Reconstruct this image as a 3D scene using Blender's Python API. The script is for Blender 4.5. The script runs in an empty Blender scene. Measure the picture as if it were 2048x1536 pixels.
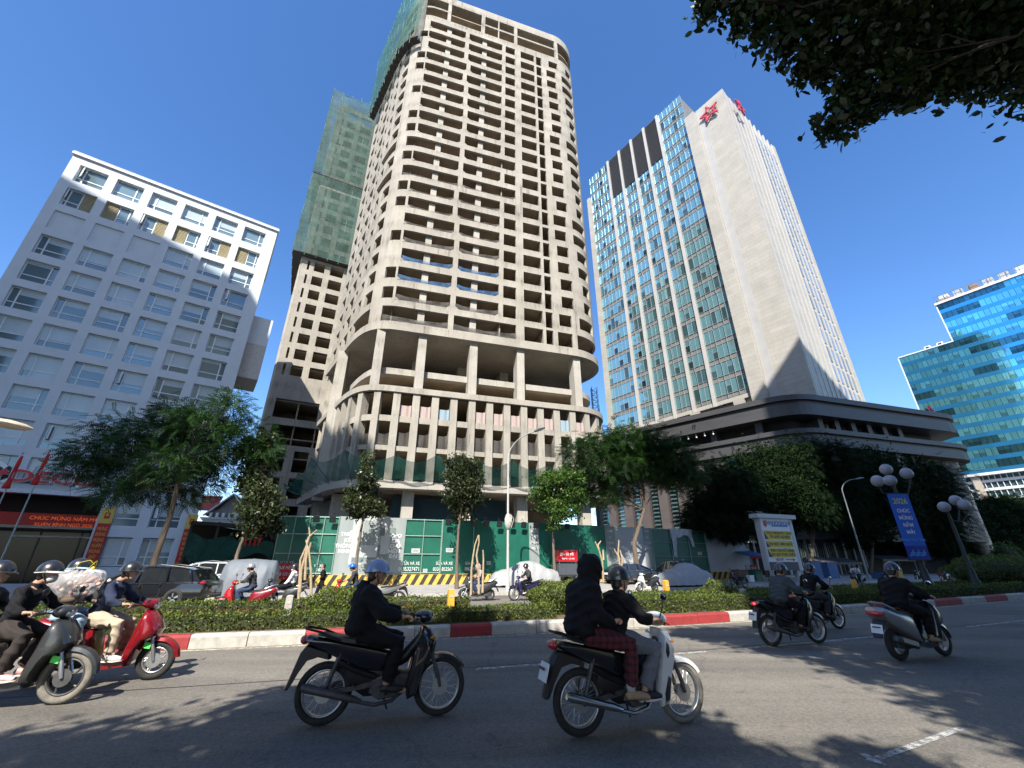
import bpy, bmesh, math, random
import numpy as np
from mathutils import Vector, Matrix, Euler
random.seed(7); RNG = np.random.default_rng(7)
SC = bpy.context.scene
COL = SC.collection
PI = math.pi
R = math.radians
# ---------------------------------------------------------------- camera calibration (photo is 2048 x 1536)
FPX, CX, CY, HCAM = 838.0, 1024.0, 768.0, 1.54
PITCH = math.atan(361 / 838.0)
cP, sP = math.cos(PITCH), math.sin(PITCH)
CAM = Vector((0, 0, HCAM))
def ray(u, v):
    a = (u - CX) / FPX; b = (CY - v) / FPX
    return Vector((a, cP - b * sP, sP + b * cP))
def at_z(u, v, z):
    r = ray(u, v); return CAM + r * ((z - HCAM) / r.z)
def at_y(u, v, y):
    r = ray(u, v); return CAM + r * (y / r.y)
def proj(p):
    q = Vector(p) - CAM
    d = q.y * cP + q.z * sP; up = -q.y * sP + q.z * cP
    return CX + FPX * q.x / d, CY - FPX * up / d
cam_data = bpy.data.cameras.new('camera'); cam = bpy.data.objects.new('camera', cam_data)
COL.objects.link(cam); cam.location = CAM; cam.rotation_euler = (PI / 2 + PITCH, 0, 0)
cam_data.sensor_fit = 'HORIZONTAL'; cam_data.sensor_width = 36; cam_data.lens = 36 * FPX / 2048
cam_data.clip_start = .05; cam_data.clip_end = 3000
SC.camera = cam
# ---------------------------------------------------------------- light
SUN_EL, SUN_AZ = 44.0, 9.0
S_DIR = Vector((-math.sin(R(SUN_AZ)) * math.cos(R(SUN_EL)), -math.cos(R(SUN_AZ)) * math.cos(R(SUN_EL)), math.sin(R(SUN_EL))))
w = bpy.data.worlds.new('World'); SC.world = w; w.use_nodes = True
nt = w.node_tree; bg = nt.nodes['Background']
sky = nt.nodes.new('ShaderNodeTexSky'); sky.sky_type = 'NISHITA'; sky.sun_disc = False
sky.sun_elevation = R(SUN_EL); sky.sun_rotation = math.atan2(S_DIR.x, S_DIR.y)
sky.altitude = 0; sky.air_density = 1.0; sky.dust_density = 0.6; sky.ozone_density = 3.0
hs_ = nt.nodes.new('ShaderNodeHueSaturation'); hs_.inputs['Saturation'].default_value = 1.22; hs_.inputs['Hue'].default_value = .506; hs_.inputs['Value'].default_value = 1.12
nt.links.new(sky.outputs[0], hs_.inputs['Color']); nt.links.new(hs_.outputs[0], bg.inputs[0]); bg.inputs[1].default_value = 0.125
sl = bpy.data.lights.new('sun', 'SUN'); sl.energy = 5.0; sl.angle = R(.53); sl.color = (1, .945, .85)
so = bpy.data.objects.new('sun', sl); COL.objects.link(so); so.location = (0, -20, 60)
so.rotation_euler = S_DIR.to_track_quat('Z', 'Y').to_euler()
SC.view_settings.view_transform = 'Standard'; SC.view_settings.look = 'None'
SC.view_settings.exposure = 1.0; SC.view_settings.gamma = 1; SC.view_settings.use_curve_mapping = False
SC.render.engine = 'CYCLES'
SC.cycles.max_bounces = 6; SC.cycles.diffuse_bounces = 3; SC.cycles.glossy_bounces = 3
SC.cycles.transmission_bounces = 4; SC.cycles.transparent_max_bounces = 10
SC.cycles.caustics_reflective = False; SC.cycles.caustics_refractive = False
SC.cycles.sample_clamp_indirect = 6
# ---------------------------------------------------------------- materials
MATS = {}
def mat(name, col, rough=.6, metal=0., var=.12, scale=4., bump=0., bscale=30., spec=.5, coat=0., alpha=1., stretch=None, col2=None, attr=None):
    """noise-varied principled material; col2: second colour of the blotches"""
    if name in MATS: return MATS[name]
    m = bpy.data.materials.new(name); m.use_nodes = True; MATS[name] = m
    n = m.node_tree; P = n.nodes['Principled BSDF']
    P.inputs['Roughness'].default_value = rough; P.inputs['Metallic'].default_value = metal
    P.inputs['Specular IOR Level'].default_value = spec
    P.inputs['Coat Weight'].default_value = coat; P.inputs['Coat Roughness'].default_value = .06
    P.inputs['Alpha'].default_value = alpha
    tc = n.nodes.new('ShaderNodeTexCoord'); mp = n.nodes.new('ShaderNodeMapping')
    n.links.new(tc.outputs['Object'], mp.inputs[0])
    if stretch: mp.inputs['Scale'].default_value = stretch
    nz = n.nodes.new('ShaderNodeTexNoise'); nz.inputs['Scale'].default_value = scale; nz.inputs['Detail'].default_value = 6
    nz.inputs['Roughness'].default_value = .65
    n.links.new(mp.outputs[0], nz.inputs[0])
    cr = n.nodes.new('ShaderNodeValToRGB')
    a = [c * (1 - var) for c in col]; b = [min(1, c * (1 + var)) for c in col]
    if col2: a, b = list(col2), list(col)
    cr.color_ramp.elements[0].color = (*a, 1); cr.color_ramp.elements[1].color = (*b, 1)
    cr.color_ramp.elements[0].position = .32; cr.color_ramp.elements[1].position = .68
    n.links.new(nz.outputs[0], cr.inputs[0])
    out = cr.outputs[0]
    if attr:
        at = n.nodes.new('ShaderNodeAttribute'); at.attribute_name = attr
        mx = n.nodes.new('ShaderNodeMix'); mx.data_type = 'RGBA'; mx.blend_type = 'MULTIPLY'; mx.inputs[0].default_value = 1
        n.links.new(out, mx.inputs[6]); n.links.new(at.outputs[0], mx.inputs[7]); out = mx.outputs[2]
    n.links.new(out, P.inputs['Base Color'])
    if bump:
        n2 = n.nodes.new('ShaderNodeTexNoise'); n2.inputs['Scale'].default_value = bscale; n2.inputs['Detail'].default_value = 5
        n.links.new(mp.outputs[0], n2.inputs[0])
        bp = n.nodes.new('ShaderNodeBump'); bp.inputs['Strength'].default_value = bump; bp.inputs['Distance'].default_value = .02
        n.links.new(n2.outputs[0], bp.inputs['Height']); n.links.new(bp.outputs[0], P.inputs['Normal'])
    return m
def nodes_of(m): return m.node_tree.nodes, m.node_tree.links
def concrete_mat(name, base, stain, amount):
    m = bpy.data.materials.new(name); m.use_nodes = True; MATS[name] = m
    N, L = nodes_of(m); P = N['Principled BSDF']; P.inputs['Roughness'].default_value = .9; P.inputs['Specular IOR Level'].default_value = .2
    tc = N.new('ShaderNodeTexCoord')
    def noise(scale, st, det=6, rough=.6):
        mp = N.new('ShaderNodeMapping'); mp.inputs['Scale'].default_value = st; L.new(tc.outputs['Object'], mp.inputs[0])
        z = N.new('ShaderNodeTexNoise'); z.inputs['Scale'].default_value = scale; z.inputs['Detail'].default_value = det; z.inputs['Roughness'].default_value = rough
        L.new(mp.outputs[0], z.inputs[0]); return z.outputs[0]
    def ramp(src, p0, p1, c0, c1):
        r = N.new('ShaderNodeValToRGB'); r.color_ramp.elements[0].position = p0; r.color_ramp.elements[1].position = p1
        r.color_ramp.elements[0].color = (*c0, 1); r.color_ramp.elements[1].color = (*c1, 1); L.new(src, r.inputs[0]); return r.outputs[0]
    def mix(f, a, b):
        x = N.new('ShaderNodeMix'); x.data_type = 'RGBA'; L.new(f, x.inputs[0])
        for s, q in ((6, a), (7, b)):
            if isinstance(q, tuple): x.inputs[s].default_value = (*q, 1)
            else: L.new(q, x.inputs[s])
        return x.outputs[2]
    big = ramp(noise(.22, (1, 1, 1), 8, .7), .3, .7, tuple(c * .72 for c in base), tuple(min(1, c * 1.18) for c in base))
    patch = ramp(noise(.5, (1, 1, .25), 2, .4), .52, .6, tuple(c * .9 for c in base), tuple(c * 1.1 for c in base))
    a = N.new('ShaderNodeMix'); a.data_type = 'RGBA'; a.inputs[0].default_value = .4; L.new(big, a.inputs[6]); L.new(patch, a.inputs[7])
    streak = ramp(noise(1.1, (1.6, 1.6, .1), 7, .75), .55, .72, (0, 0, 0), (amount,) * 3)
    blot = ramp(noise(.12, (1, 1, .5), 4, .6), .36, .58, (0, 0, 0), (1, 1, 1))
    mm = N.new('ShaderNodeMath'); mm.operation = 'MULTIPLY'; L.new(streak, mm.inputs[0]); L.new(blot, mm.inputs[1])
    c = mix(mm.outputs[0], a.outputs[2], stain)
    # rain-washed grime hanging from every storey edge
    sz = N.new('ShaderNodeSeparateXYZ'); L.new(tc.outputs['Object'], sz.inputs[0])
    def math_(op, a, b=None):
        q = N.new('ShaderNodeMath'); q.operation = op
        for i, v in enumerate((a, b)):
            if v is None: continue
            if isinstance(v, (int, float)): q.inputs[i].default_value = v
            else: L.new(v, q.inputs[i])
        return q.outputs[0]
    fr = math_('FRACT', math_('DIVIDE', math_('SUBTRACT', sz.outputs[2], 25.5), 2.93))
    edge = ramp(fr, .42, .78, (0, 0, 0), (1, 1, 1)); e2 = ramp(fr, .8, .98, (1, 1, 1), (.35, .35, .35))
    drip = ramp(noise(2.2, (1.5, 1.5, .22), 8, .8), .44, .66, (0, 0, 0), (1, 1, 1)); zone = ramp(noise(.09, (1, 1, .8), 3, .5), .4, .6, (.1, .1, .1), (.85, .85, .85))
    c = mix(math_('MULTIPLY', math_('MULTIPLY', edge, e2), math_('MULTIPLY', drip, zone)), c, stain)
    fine = ramp(noise(7, (1, 1, .4), 8, .8), .25, .75, (.82, .82, .82), (1.12, 1.12, 1.12))
    x = N.new('ShaderNodeMix'); x.data_type = 'RGBA'; x.blend_type = 'MULTIPLY'; x.inputs[0].default_value = 1; L.new(c, x.inputs[6]); L.new(fine, x.inputs[7])
    L.new(x.outputs[2], P.inputs['Base Color'])
    bp = N.new('ShaderNodeBump'); bp.inputs['Strength'].default_value = .35; bp.inputs['Distance'].default_value = .03
    L.new(noise(3, (1, 1, 1), 8, .7), bp.inputs['Height']); L.new(bp.outputs[0], P.inputs['Normal'])
    return m
def glass_mat(name, col, rough=.04, metal=.55, wob=.0, attr='tint'):
    """coated facade glass: mirror-like tint over a dark body, per-pane tint attribute"""
    m = bpy.data.materials.new(name); m.use_nodes = True; MATS[name] = m
    N, L = nodes_of(m); P = N['Principled BSDF']
    P.inputs['Roughness'].default_value = rough; P.inputs['Metallic'].default_value = metal; P.inputs['Specular IOR Level'].default_value = .8
    at = N.new('ShaderNodeAttribute'); at.attribute_name = attr
    x = N.new('ShaderNodeMix'); x.data_type = 'RGBA'; x.blend_type = 'MULTIPLY'; x.inputs[0].default_value = 1
    x.inputs[6].default_value = (*col, 1); L.new(at.outputs[0], x.inputs[7]); L.new(x.outputs[2], P.inputs['Base Color'])
    if wob:
        tc = N.new('ShaderNodeTexCoord'); z = N.new('ShaderNodeTexNoise'); z.inputs['Scale'].default_value = .55; z.inputs['Detail'].default_value = 1
        L.new(tc.outputs['Object'], z.inputs[0])
        bp = N.new('ShaderNodeBump'); bp.inputs['Strength'].default_value = wob; bp.inputs['Distance'].default_value = .05
        L.new(z.outputs[0], bp.inputs['Height']); L.new(bp.outputs[0], P.inputs['Normal'])
    return m
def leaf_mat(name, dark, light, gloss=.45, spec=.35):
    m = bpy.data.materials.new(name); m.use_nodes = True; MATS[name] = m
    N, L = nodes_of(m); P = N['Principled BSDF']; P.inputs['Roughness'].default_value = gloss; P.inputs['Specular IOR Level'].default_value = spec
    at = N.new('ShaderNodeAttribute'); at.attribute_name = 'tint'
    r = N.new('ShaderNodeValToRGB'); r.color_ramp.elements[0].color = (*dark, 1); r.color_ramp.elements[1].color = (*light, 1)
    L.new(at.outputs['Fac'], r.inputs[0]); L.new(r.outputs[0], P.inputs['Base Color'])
    T = N.new('ShaderNodeBsdfTranslucent'); L.new(r.outputs[0], T.inputs[0])
    X = N.new('ShaderNodeMixShader'); X.inputs[0].default_value = .28
    L.new(P.outputs[0], X.inputs[1]); L.new(T.outputs[0], X.inputs[2]); L.new(X.outputs[0], N['Material Output'].inputs[0])
    return m
def net_mat(name, col, a, scale=60):
    """woven safety net: partly open mesh"""
    m = bpy.data.materials.new(name); m.use_nodes = True; MATS[name] = m
    N, L = nodes_of(m); P = N['Principled BSDF']; P.inputs['Roughness'].default_value = .7
    tc = N.new('ShaderNodeTexCoord'); z = N.new('ShaderNodeTexNoise'); z.inputs['Scale'].default_value = .45; z.inputs['Detail'].default_value = 5
    L.new(tc.outputs['Object'], z.inputs[0])
    r = N.new('ShaderNodeValToRGB'); r.color_ramp.elements[0].color = (*[c * .7 for c in col], 1); r.color_ramp.elements[1].color = (*[c * 1.25 for c in col], 1)
    r.color_ramp.elements[0].position = .35; r.color_ramp.elements[1].position = .65
    L.new(z.outputs[0], r.inputs[0]); L.new(r.outputs[0], P.inputs['Base Color'])
    z2 = N.new('ShaderNodeTexNoise'); z2.inputs['Scale'].default_value = .8; L.new(tc.outputs['Object'], z2.inputs[0])
    mr = N.new('ShaderNodeMapRange'); mr.inputs[1].default_value = .3; mr.inputs[2].default_value = .7; mr.inputs[3].default_value = a - .13; mr.inputs[4].default_value = a + .13
    L.new(z2.outputs[0], mr.inputs[0])
    T = N.new('ShaderNodeBsdfTransparent'); TL = N.new('ShaderNodeBsdfTranslucent'); L.new(r.outputs[0], TL.inputs[0])
    A = N.new('ShaderNodeAddShader'); X0 = N.new('ShaderNodeMixShader'); X0.inputs[0].default_value = .35
    L.new(P.outputs[0], X0.inputs[1]); L.new(TL.outputs[0], X0.inputs[2])
    X = N.new('ShaderNodeMixShader'); L.new(mr.outputs[0], X.inputs[0]); L.new(T.outputs[0], X.inputs[1]); L.new(X0.outputs[0], X.inputs[2])
    L.new(X.outputs[0], N['Material Output'].inputs[0]); return m
# ---------------------------------------------------------------- mesh builder
class MB:
    def __init__(s): s.v = []; s.f = []; s.m = []; s.t = []
    def add(s, vs, fs, mi=0, tint=None):
        o = len(s.v); s.v.extend([tuple(p) for p in vs])
        for f in fs: s.f.append(tuple(o + i for i in f)); s.m.append(mi); s.t.append(tint)
        return s
    def quad(s, a, b, c, d, mi=0, tint=None): return s.add([a, b, c, d], [(0, 1, 2, 3)], mi, tint)
    def box(s, c, d, mi=0, rot=None, tint=None, taper=1.0):
        x, y, z = d[0] / 2, d[1] / 2, d[2] / 2
        vs = [Vector((sx * x * (taper if sz > 0 else 1), sy * y * (taper if sz > 0 else 1), sz * z)) for sz in (-1, 1) for sy in (-1, 1) for sx in (-1, 1)]
        M = Matrix.Identity(3) if rot is None else (rot if isinstance(rot, Matrix) else Euler(rot).to_matrix())
        vs = [M @ p + Vector(c) for p in vs]
        return s.add(vs, [(0, 2, 3, 1), (4, 5, 7, 6), (0, 1, 5, 4), (2, 6, 7, 3), (0, 4, 6, 2), (1, 3, 7, 5)], mi, tint)
    def bar(s, a, b, w, h=None, mi=0, tint=None):
        a, b = Vector(a), Vector(b); d = b - a; h = h or w
        q = d.to_track_quat('X', 'Z').to_matrix()
        return s.box((a + b) / 2, (d.length, w, h), mi, q, tint)
    def tube(s, pts, rad, n=8, mi=0, cap=True, flat=1.0, tint=None):
        pts = [Vector(p) for p in pts]
        if not hasattr(rad, '__len__'): rad = [rad] * len(pts)
        vs = []; up = None
        for i, p in enumerate(pts):
            t = (pts[min(i + 1, len(pts) - 1)] - pts[max(i - 1, 0)]).normalized()
            if up is None:
                up = Vector((0, 0, 1)) if abs(t.z) < .9 else Vector((1, 0, 0))
            x = t.cross(up); 
            if x.length < 1e-5: x = t.orthogonal()
            x.normalize(); y = x.cross(t).normalized(); up = y
            for k in range(n):
                a = 2 * PI * k / n
                vs.append(p + (x * math.cos(a) + y * math.sin(a) * flat) * rad[i])
        fs = []
        for i in range(len(pts) - 1):
            for k in range(n):
                k2 = (k + 1) % n; fs.append((i * n + k, i * n + k2, (i + 1) * n + k2, (i + 1) * n + k))
        if cap: fs.append(tuple(range(n - 1, -1, -1))); fs.append(tuple((len(pts) - 1) * n + k for k in range(n)))
        return s.add(vs, fs, mi, tint)
    def sph(s, c, r, n=10, mi=0, rot=None, tint=None):
        if not hasattr(r, '__len__'): r = (r, r, r)
        m = max(4, n // 2 + 1); M = rot if rot is not None else Matrix.Identity(3)
        vs = [Vector((0, 0, -r[2]))]
        for i in range(1, m):
            a = -PI / 2 + PI * i / m
            for k in range(n):
                b = 2 * PI * k / n; vs.append(Vector((r[0] * math.cos(a) * math.cos(b), r[1] * math.cos(a) * math.sin(b), r[2] * math.sin(a))))
        vs.append(Vector((0, 0, r[2]))); vs = [M @ p + Vector(c) for p in vs]; fs = []
        for k in range(n): fs.append((0, 1 + (k + 1) % n, 1 + k))
        for i in range(m - 2):
            for k in range(n):
                a = 1 + i * n + k; b = 1 + i * n + (k + 1) % n; fs.append((a, b, b + n, a + n))
        l = len(vs) - 1; o = 1 + (m - 2) * n
        for k in range(n): fs.append((o + k, o + (k + 1) % n, l))
        return s.add(vs, fs, mi, tint)
    def rings(s, rs, mi=0, cap=True, closed=False, tint=None):
        """loft through equal-length rings"""
        n = len(rs[0]); vs = [p for r in rs for p in r]; fs = []
        m = len(rs)
        for i in range(m if closed else m - 1):
            j = (i + 1) % m
            for k in range(n):
                k2 = (k + 1) % n; fs.append((i * n + k, i * n + k2, j * n + k2, j * n + k))
        if cap and not closed: fs.append(tuple(range(n - 1, -1, -1))); fs.append(tuple((m - 1) * n + k for k in range(n)))
        return s.add(vs, fs, mi, tint)
    def prism(s, poly, z0, z1, mi=0, tint=None):
        n = len(poly); vs = [(p[0], p[1], z0) for p in poly] + [(p[0], p[1], z1) for p in poly]
        fs = [tuple(range(n - 1, -1, -1)), tuple(range(n, 2 * n))] + [(k, (k + 1) % n, n + (k + 1) % n, n + k) for k in range(n)]
        return s.add(vs, fs, mi, tint)
    def pillow(s, prof, ys, mi=0, tint=None):
        """side profile (x,z) lofted across y; ys: list of (y, scale, dz) - scale about the profile centroid"""
        cx = sum(p[0] for p in prof) / len(prof); cz = sum(p[1] for p in prof) / len(prof)
        rs = []
        for y in ys:
            k = y[1]; rs.append([(cx + (p[0] - cx) * k, y[0], cz + (p[1] - cz) * k + (y[2] if len(y) > 2 else 0)) for p in prof])
        return s.rings(rs, mi, True, False, tint)
    def torus(s, c, Rm, r, n=28, m=8, mi=0, squash=1.0):
        """wheel torus, axle along y"""
        rs = []
        for i in range(n):
            a = 2 * PI * i / n; ring = []
            for k in range(m):
                b = 2 * PI * k / m; q = Rm + r * math.cos(b)
                ring.append((c[0] + q * math.cos(a), c[1] + r * squash * math.sin(b), c[2] + q * math.sin(a)))
            rs.append(ring)
        return s.rings(rs, mi, False, True)
    def xf(s, M):
        s.v = [tuple(M @ Vector(p)) for p in s.v]; return s
    def mesh(s, name, mats, smooth=False):
        me = bpy.data.meshes.new(name); me.from_pydata(s.v, [], s.f)
        for m in (mats if isinstance(mats, (list, tuple)) else [mats]): me.materials.append(m)
        if any(s.m): me.polygons.foreach_set('material_index', s.m)
        if any(t is not None for t in s.t):
            at = me.color_attributes.new('tint', 'FLOAT_COLOR', 'CORNER'); buf = []
            for f, t in zip(s.f, s.t):
                t = (1, 1, 1) if t is None else (t if hasattr(t, '__len__') else (t, t, t))
                buf.extend([t[0], t[1], t[2], 1.] * len(f))
            at.data.foreach_set('color', buf)
        bm = bmesh.new(); bm.from_mesh(me); bmesh.ops.recalc_face_normals(bm, faces=bm.faces); bm.to_mesh(me); bm.free()
        if smooth:
            me.polygons.foreach_set('use_smooth', [True] * len(me.polygons))
            if smooth != 'all': me.set_sharp_from_angle(angle=R(smooth if isinstance(smooth, (int, float)) and smooth > 1 else 40))
        me.update(); return me
    def build(s, name, mats, parent=None, smooth=False, loc=None, rotz=0, label=None):
        o = bpy.data.objects.new(name, s.mesh(name, mats, smooth)); COL.objects.link(o)
        if parent is not None: o.parent = parent
        if loc is not None: o.location = loc
        if rotz: o.rotation_euler = (0, 0, rotz)
        if label: o['label'] = label
        return o
def tag(o, label=None, cat=None, group=None, kind=None):
    if label: o['label'] = label
    if cat: o['category'] = cat
    if group: o['group'] = group
    if kind: o['kind'] = kind
    return o
def thing(name, label, cat, loc=(0, 0, 0), rotz=0., group=None):
    o = bpy.data.objects.new(name, None); COL.objects.link(o); o.location = loc; o.rotation_euler = (0, 0, rotz)
    o.empty_display_size = .2
    return tag(o, label, cat, group)
def link_mesh(name, me, parent=None, M=None, label=None):
    o = bpy.data.objects.new(name, me); COL.objects.link(o)
    if parent is not None: o.parent = parent
    if M is not None: o.matrix_local = M
    if label: o['label'] = label
    return o
def copy_tree(o, parent=None):
    c = o.copy(); COL.objects.link(c)
    if parent is not None: c.parent = parent
    for ch in [x for x in bpy.data.objects if x.parent is o]: copy_tree(ch, c)
    return c
def copy_thing(o, label, loc, rotz, group=None):
    c = copy_tree(o); c.location = loc; c.rotation_euler = (0, 0, rotz); c['label'] = label
    if group: c['group'] = group
    return c
def text(s, size, parent, M, material, ext=.01, name='lettering', align='CENTER', space=1.0, bold=.0, xs=1.0):
    """writing as a flat mesh: text in the local XZ plane (reading along +X, facing -Y)"""
    cu = bpy.data.curves.new(name, 'FONT'); cu.body = s; cu.size = size; cu.extrude = ext; cu.align_x = align; cu.align_y = 'CENTER'
    cu.space_line = space; cu.offset = bold; cu.resolution_u = 3
    t = bpy.data.objects.new(name, cu); COL.objects.link(t)
    bpy.context.view_layer.update()
    me = bpy.data.meshes.new_from_object(t.evaluated_get(bpy.context.evaluated_depsgraph_get()))
    bpy.data.objects.remove(t); bpy.data.curves.remove(cu)
    me.transform(Matrix.Rotation(PI / 2, 4, 'X') @ Matrix.Diagonal((xs, 1, 1, 1)))
    me.materials.clear(); me.materials.append(material)
    return link_mesh(name, me, parent, M)
def scatter(P, size, tint, up=.25, nrm=None, fold=.25, aspect=.45, jit=.35):
    """leaf quads: P (n,3) positions; returns verts, faces, tints; rhombus leaves with random direction"""
    n = len(P)
    d = RNG.normal(size=(n, 3)); d[:, 2] -= up; d /= np.linalg.norm(d, axis=1)[:, None]
    q = RNG.normal(size=(n, 3)) if nrm is None else nrm + RNG.normal(size=(n, 3)) * .6
    s = np.cross(d, q); s /= (np.linalg.norm(s, axis=1)[:, None] + 1e-9)
    u = np.cross(s, d)
    L = (size * (1 + jit * RNG.uniform(-1, 1, n)))[:, None] if np.ndim(size) == 0 else size[:, None]
    W = L * aspect
    v = np.empty((n, 4, 3)); v[:, 0] = P - d * L * .5; v[:, 2] = P + d * L * .5
    v[:, 1] = P + s * W * .5 + u * W * fold; v[:, 3] = P - s * W * .5 + u * W * fold
    return v.reshape(-1, 3), np.arange(n * 4).reshape(n, 4), tint
def scatter6(P, size, tint, up=.5, aspect=.5, fold=.2, jit=.35):
    """pointed oval leaves, six corners each"""
    n = len(P); d = RNG.normal(size=(n, 3)); d[:, 2] -= up; d /= np.linalg.norm(d, axis=1)[:, None]
    s = np.cross(d, RNG.normal(size=(n, 3))); s /= (np.linalg.norm(s, axis=1)[:, None] + 1e-9); u = np.cross(s, d)
    L = (size * (1 + jit * RNG.uniform(-1, 1, n)))[:, None]; W = L * aspect; v = np.empty((n, 6, 3))
    for k, (a, b, c) in enumerate(((-.5, 0, 0), (-.2, .46, fold), (.22, .42, fold), (.5, 0, -.1), (.22, -.42, fold), (-.2, -.46, fold))): v[:, k] = P + d * L * a + s * W * b + u * W * c * .5
    return v.reshape(-1, 3), np.arange(n * 6).reshape(n, 6), tint
def leaf_mesh(name, parts, material):
    V = np.concatenate([p[0] for p in parts]); off = 0; F = []; T = []
    for v, f, t in parts:
        F.append(f + off); off += len(v); T.append(t)
    F = np.concatenate(F); T = np.concatenate(T)
    me = bpy.data.meshes.new(name); me.vertices.add(len(V)); me.vertices.foreach_set('co', V.astype(np.float32).ravel())
    k = F.shape[1]
    me.loops.add(len(F) * k); me.loops.foreach_set('vertex_index', F.astype(np.int32).ravel())
    me.polygons.add(len(F)); me.polygons.foreach_set('loop_start', np.arange(0, len(F) * k, k, dtype=np.int32))
    try: me.polygons.foreach_set('loop_total', np.full(len(F), k, dtype=np.int32))
    except Exception: pass
    at = me.color_attributes.new('tint', 'FLOAT_COLOR', 'CORNER')
    c = np.repeat(np.clip(T, 0, 1), k); c4 = np.stack([c, c, c, np.ones_like(c)], 1)
    at.data.foreach_set('color', c4.astype(np.float32).ravel())
    me.materials.append(material); me.update(calc_edges=True); me.validate()
    return me
# ---------------------------------------------------------------- road curve: base line = front of the median kerb
def gy(x):
    if x > 16: return 18.37 + .5 * (x - 16)
    if x < -20: return 6.85 + .14 * (x + 20)
    return 11.65 + .34 * x + .005 * x * x
def gs(x): return .5 if x > 16 else (.14 if x < -20 else .34 + .01 * x)
def road(x, off, z=0.):
    a = math.atan(gs(x)); return Vector((x - math.sin(a) * off, gy(x) + math.cos(a) * off, z))
def heading(x): return math.atan(gs(x))
def on_off(u, off, z=0.):
    """parameter x on the curve at offset off whose point at height z sits in image column u"""
    lo, hi = -90., 120.
    for _ in range(60):
        m = (lo + hi) / 2
        p = road(m, off, z)
        uu = proj(p)[0] if (p.y * cP + (p.z - HCAM) * sP) > .2 else (-1e5 if p.x < 0 else 1e5)
        if uu < u: lo = m
        else: hi = m
    return lo
def xs(a, b, n): return [a + (b - a) * i / n for i in range(n + 1)]
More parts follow.
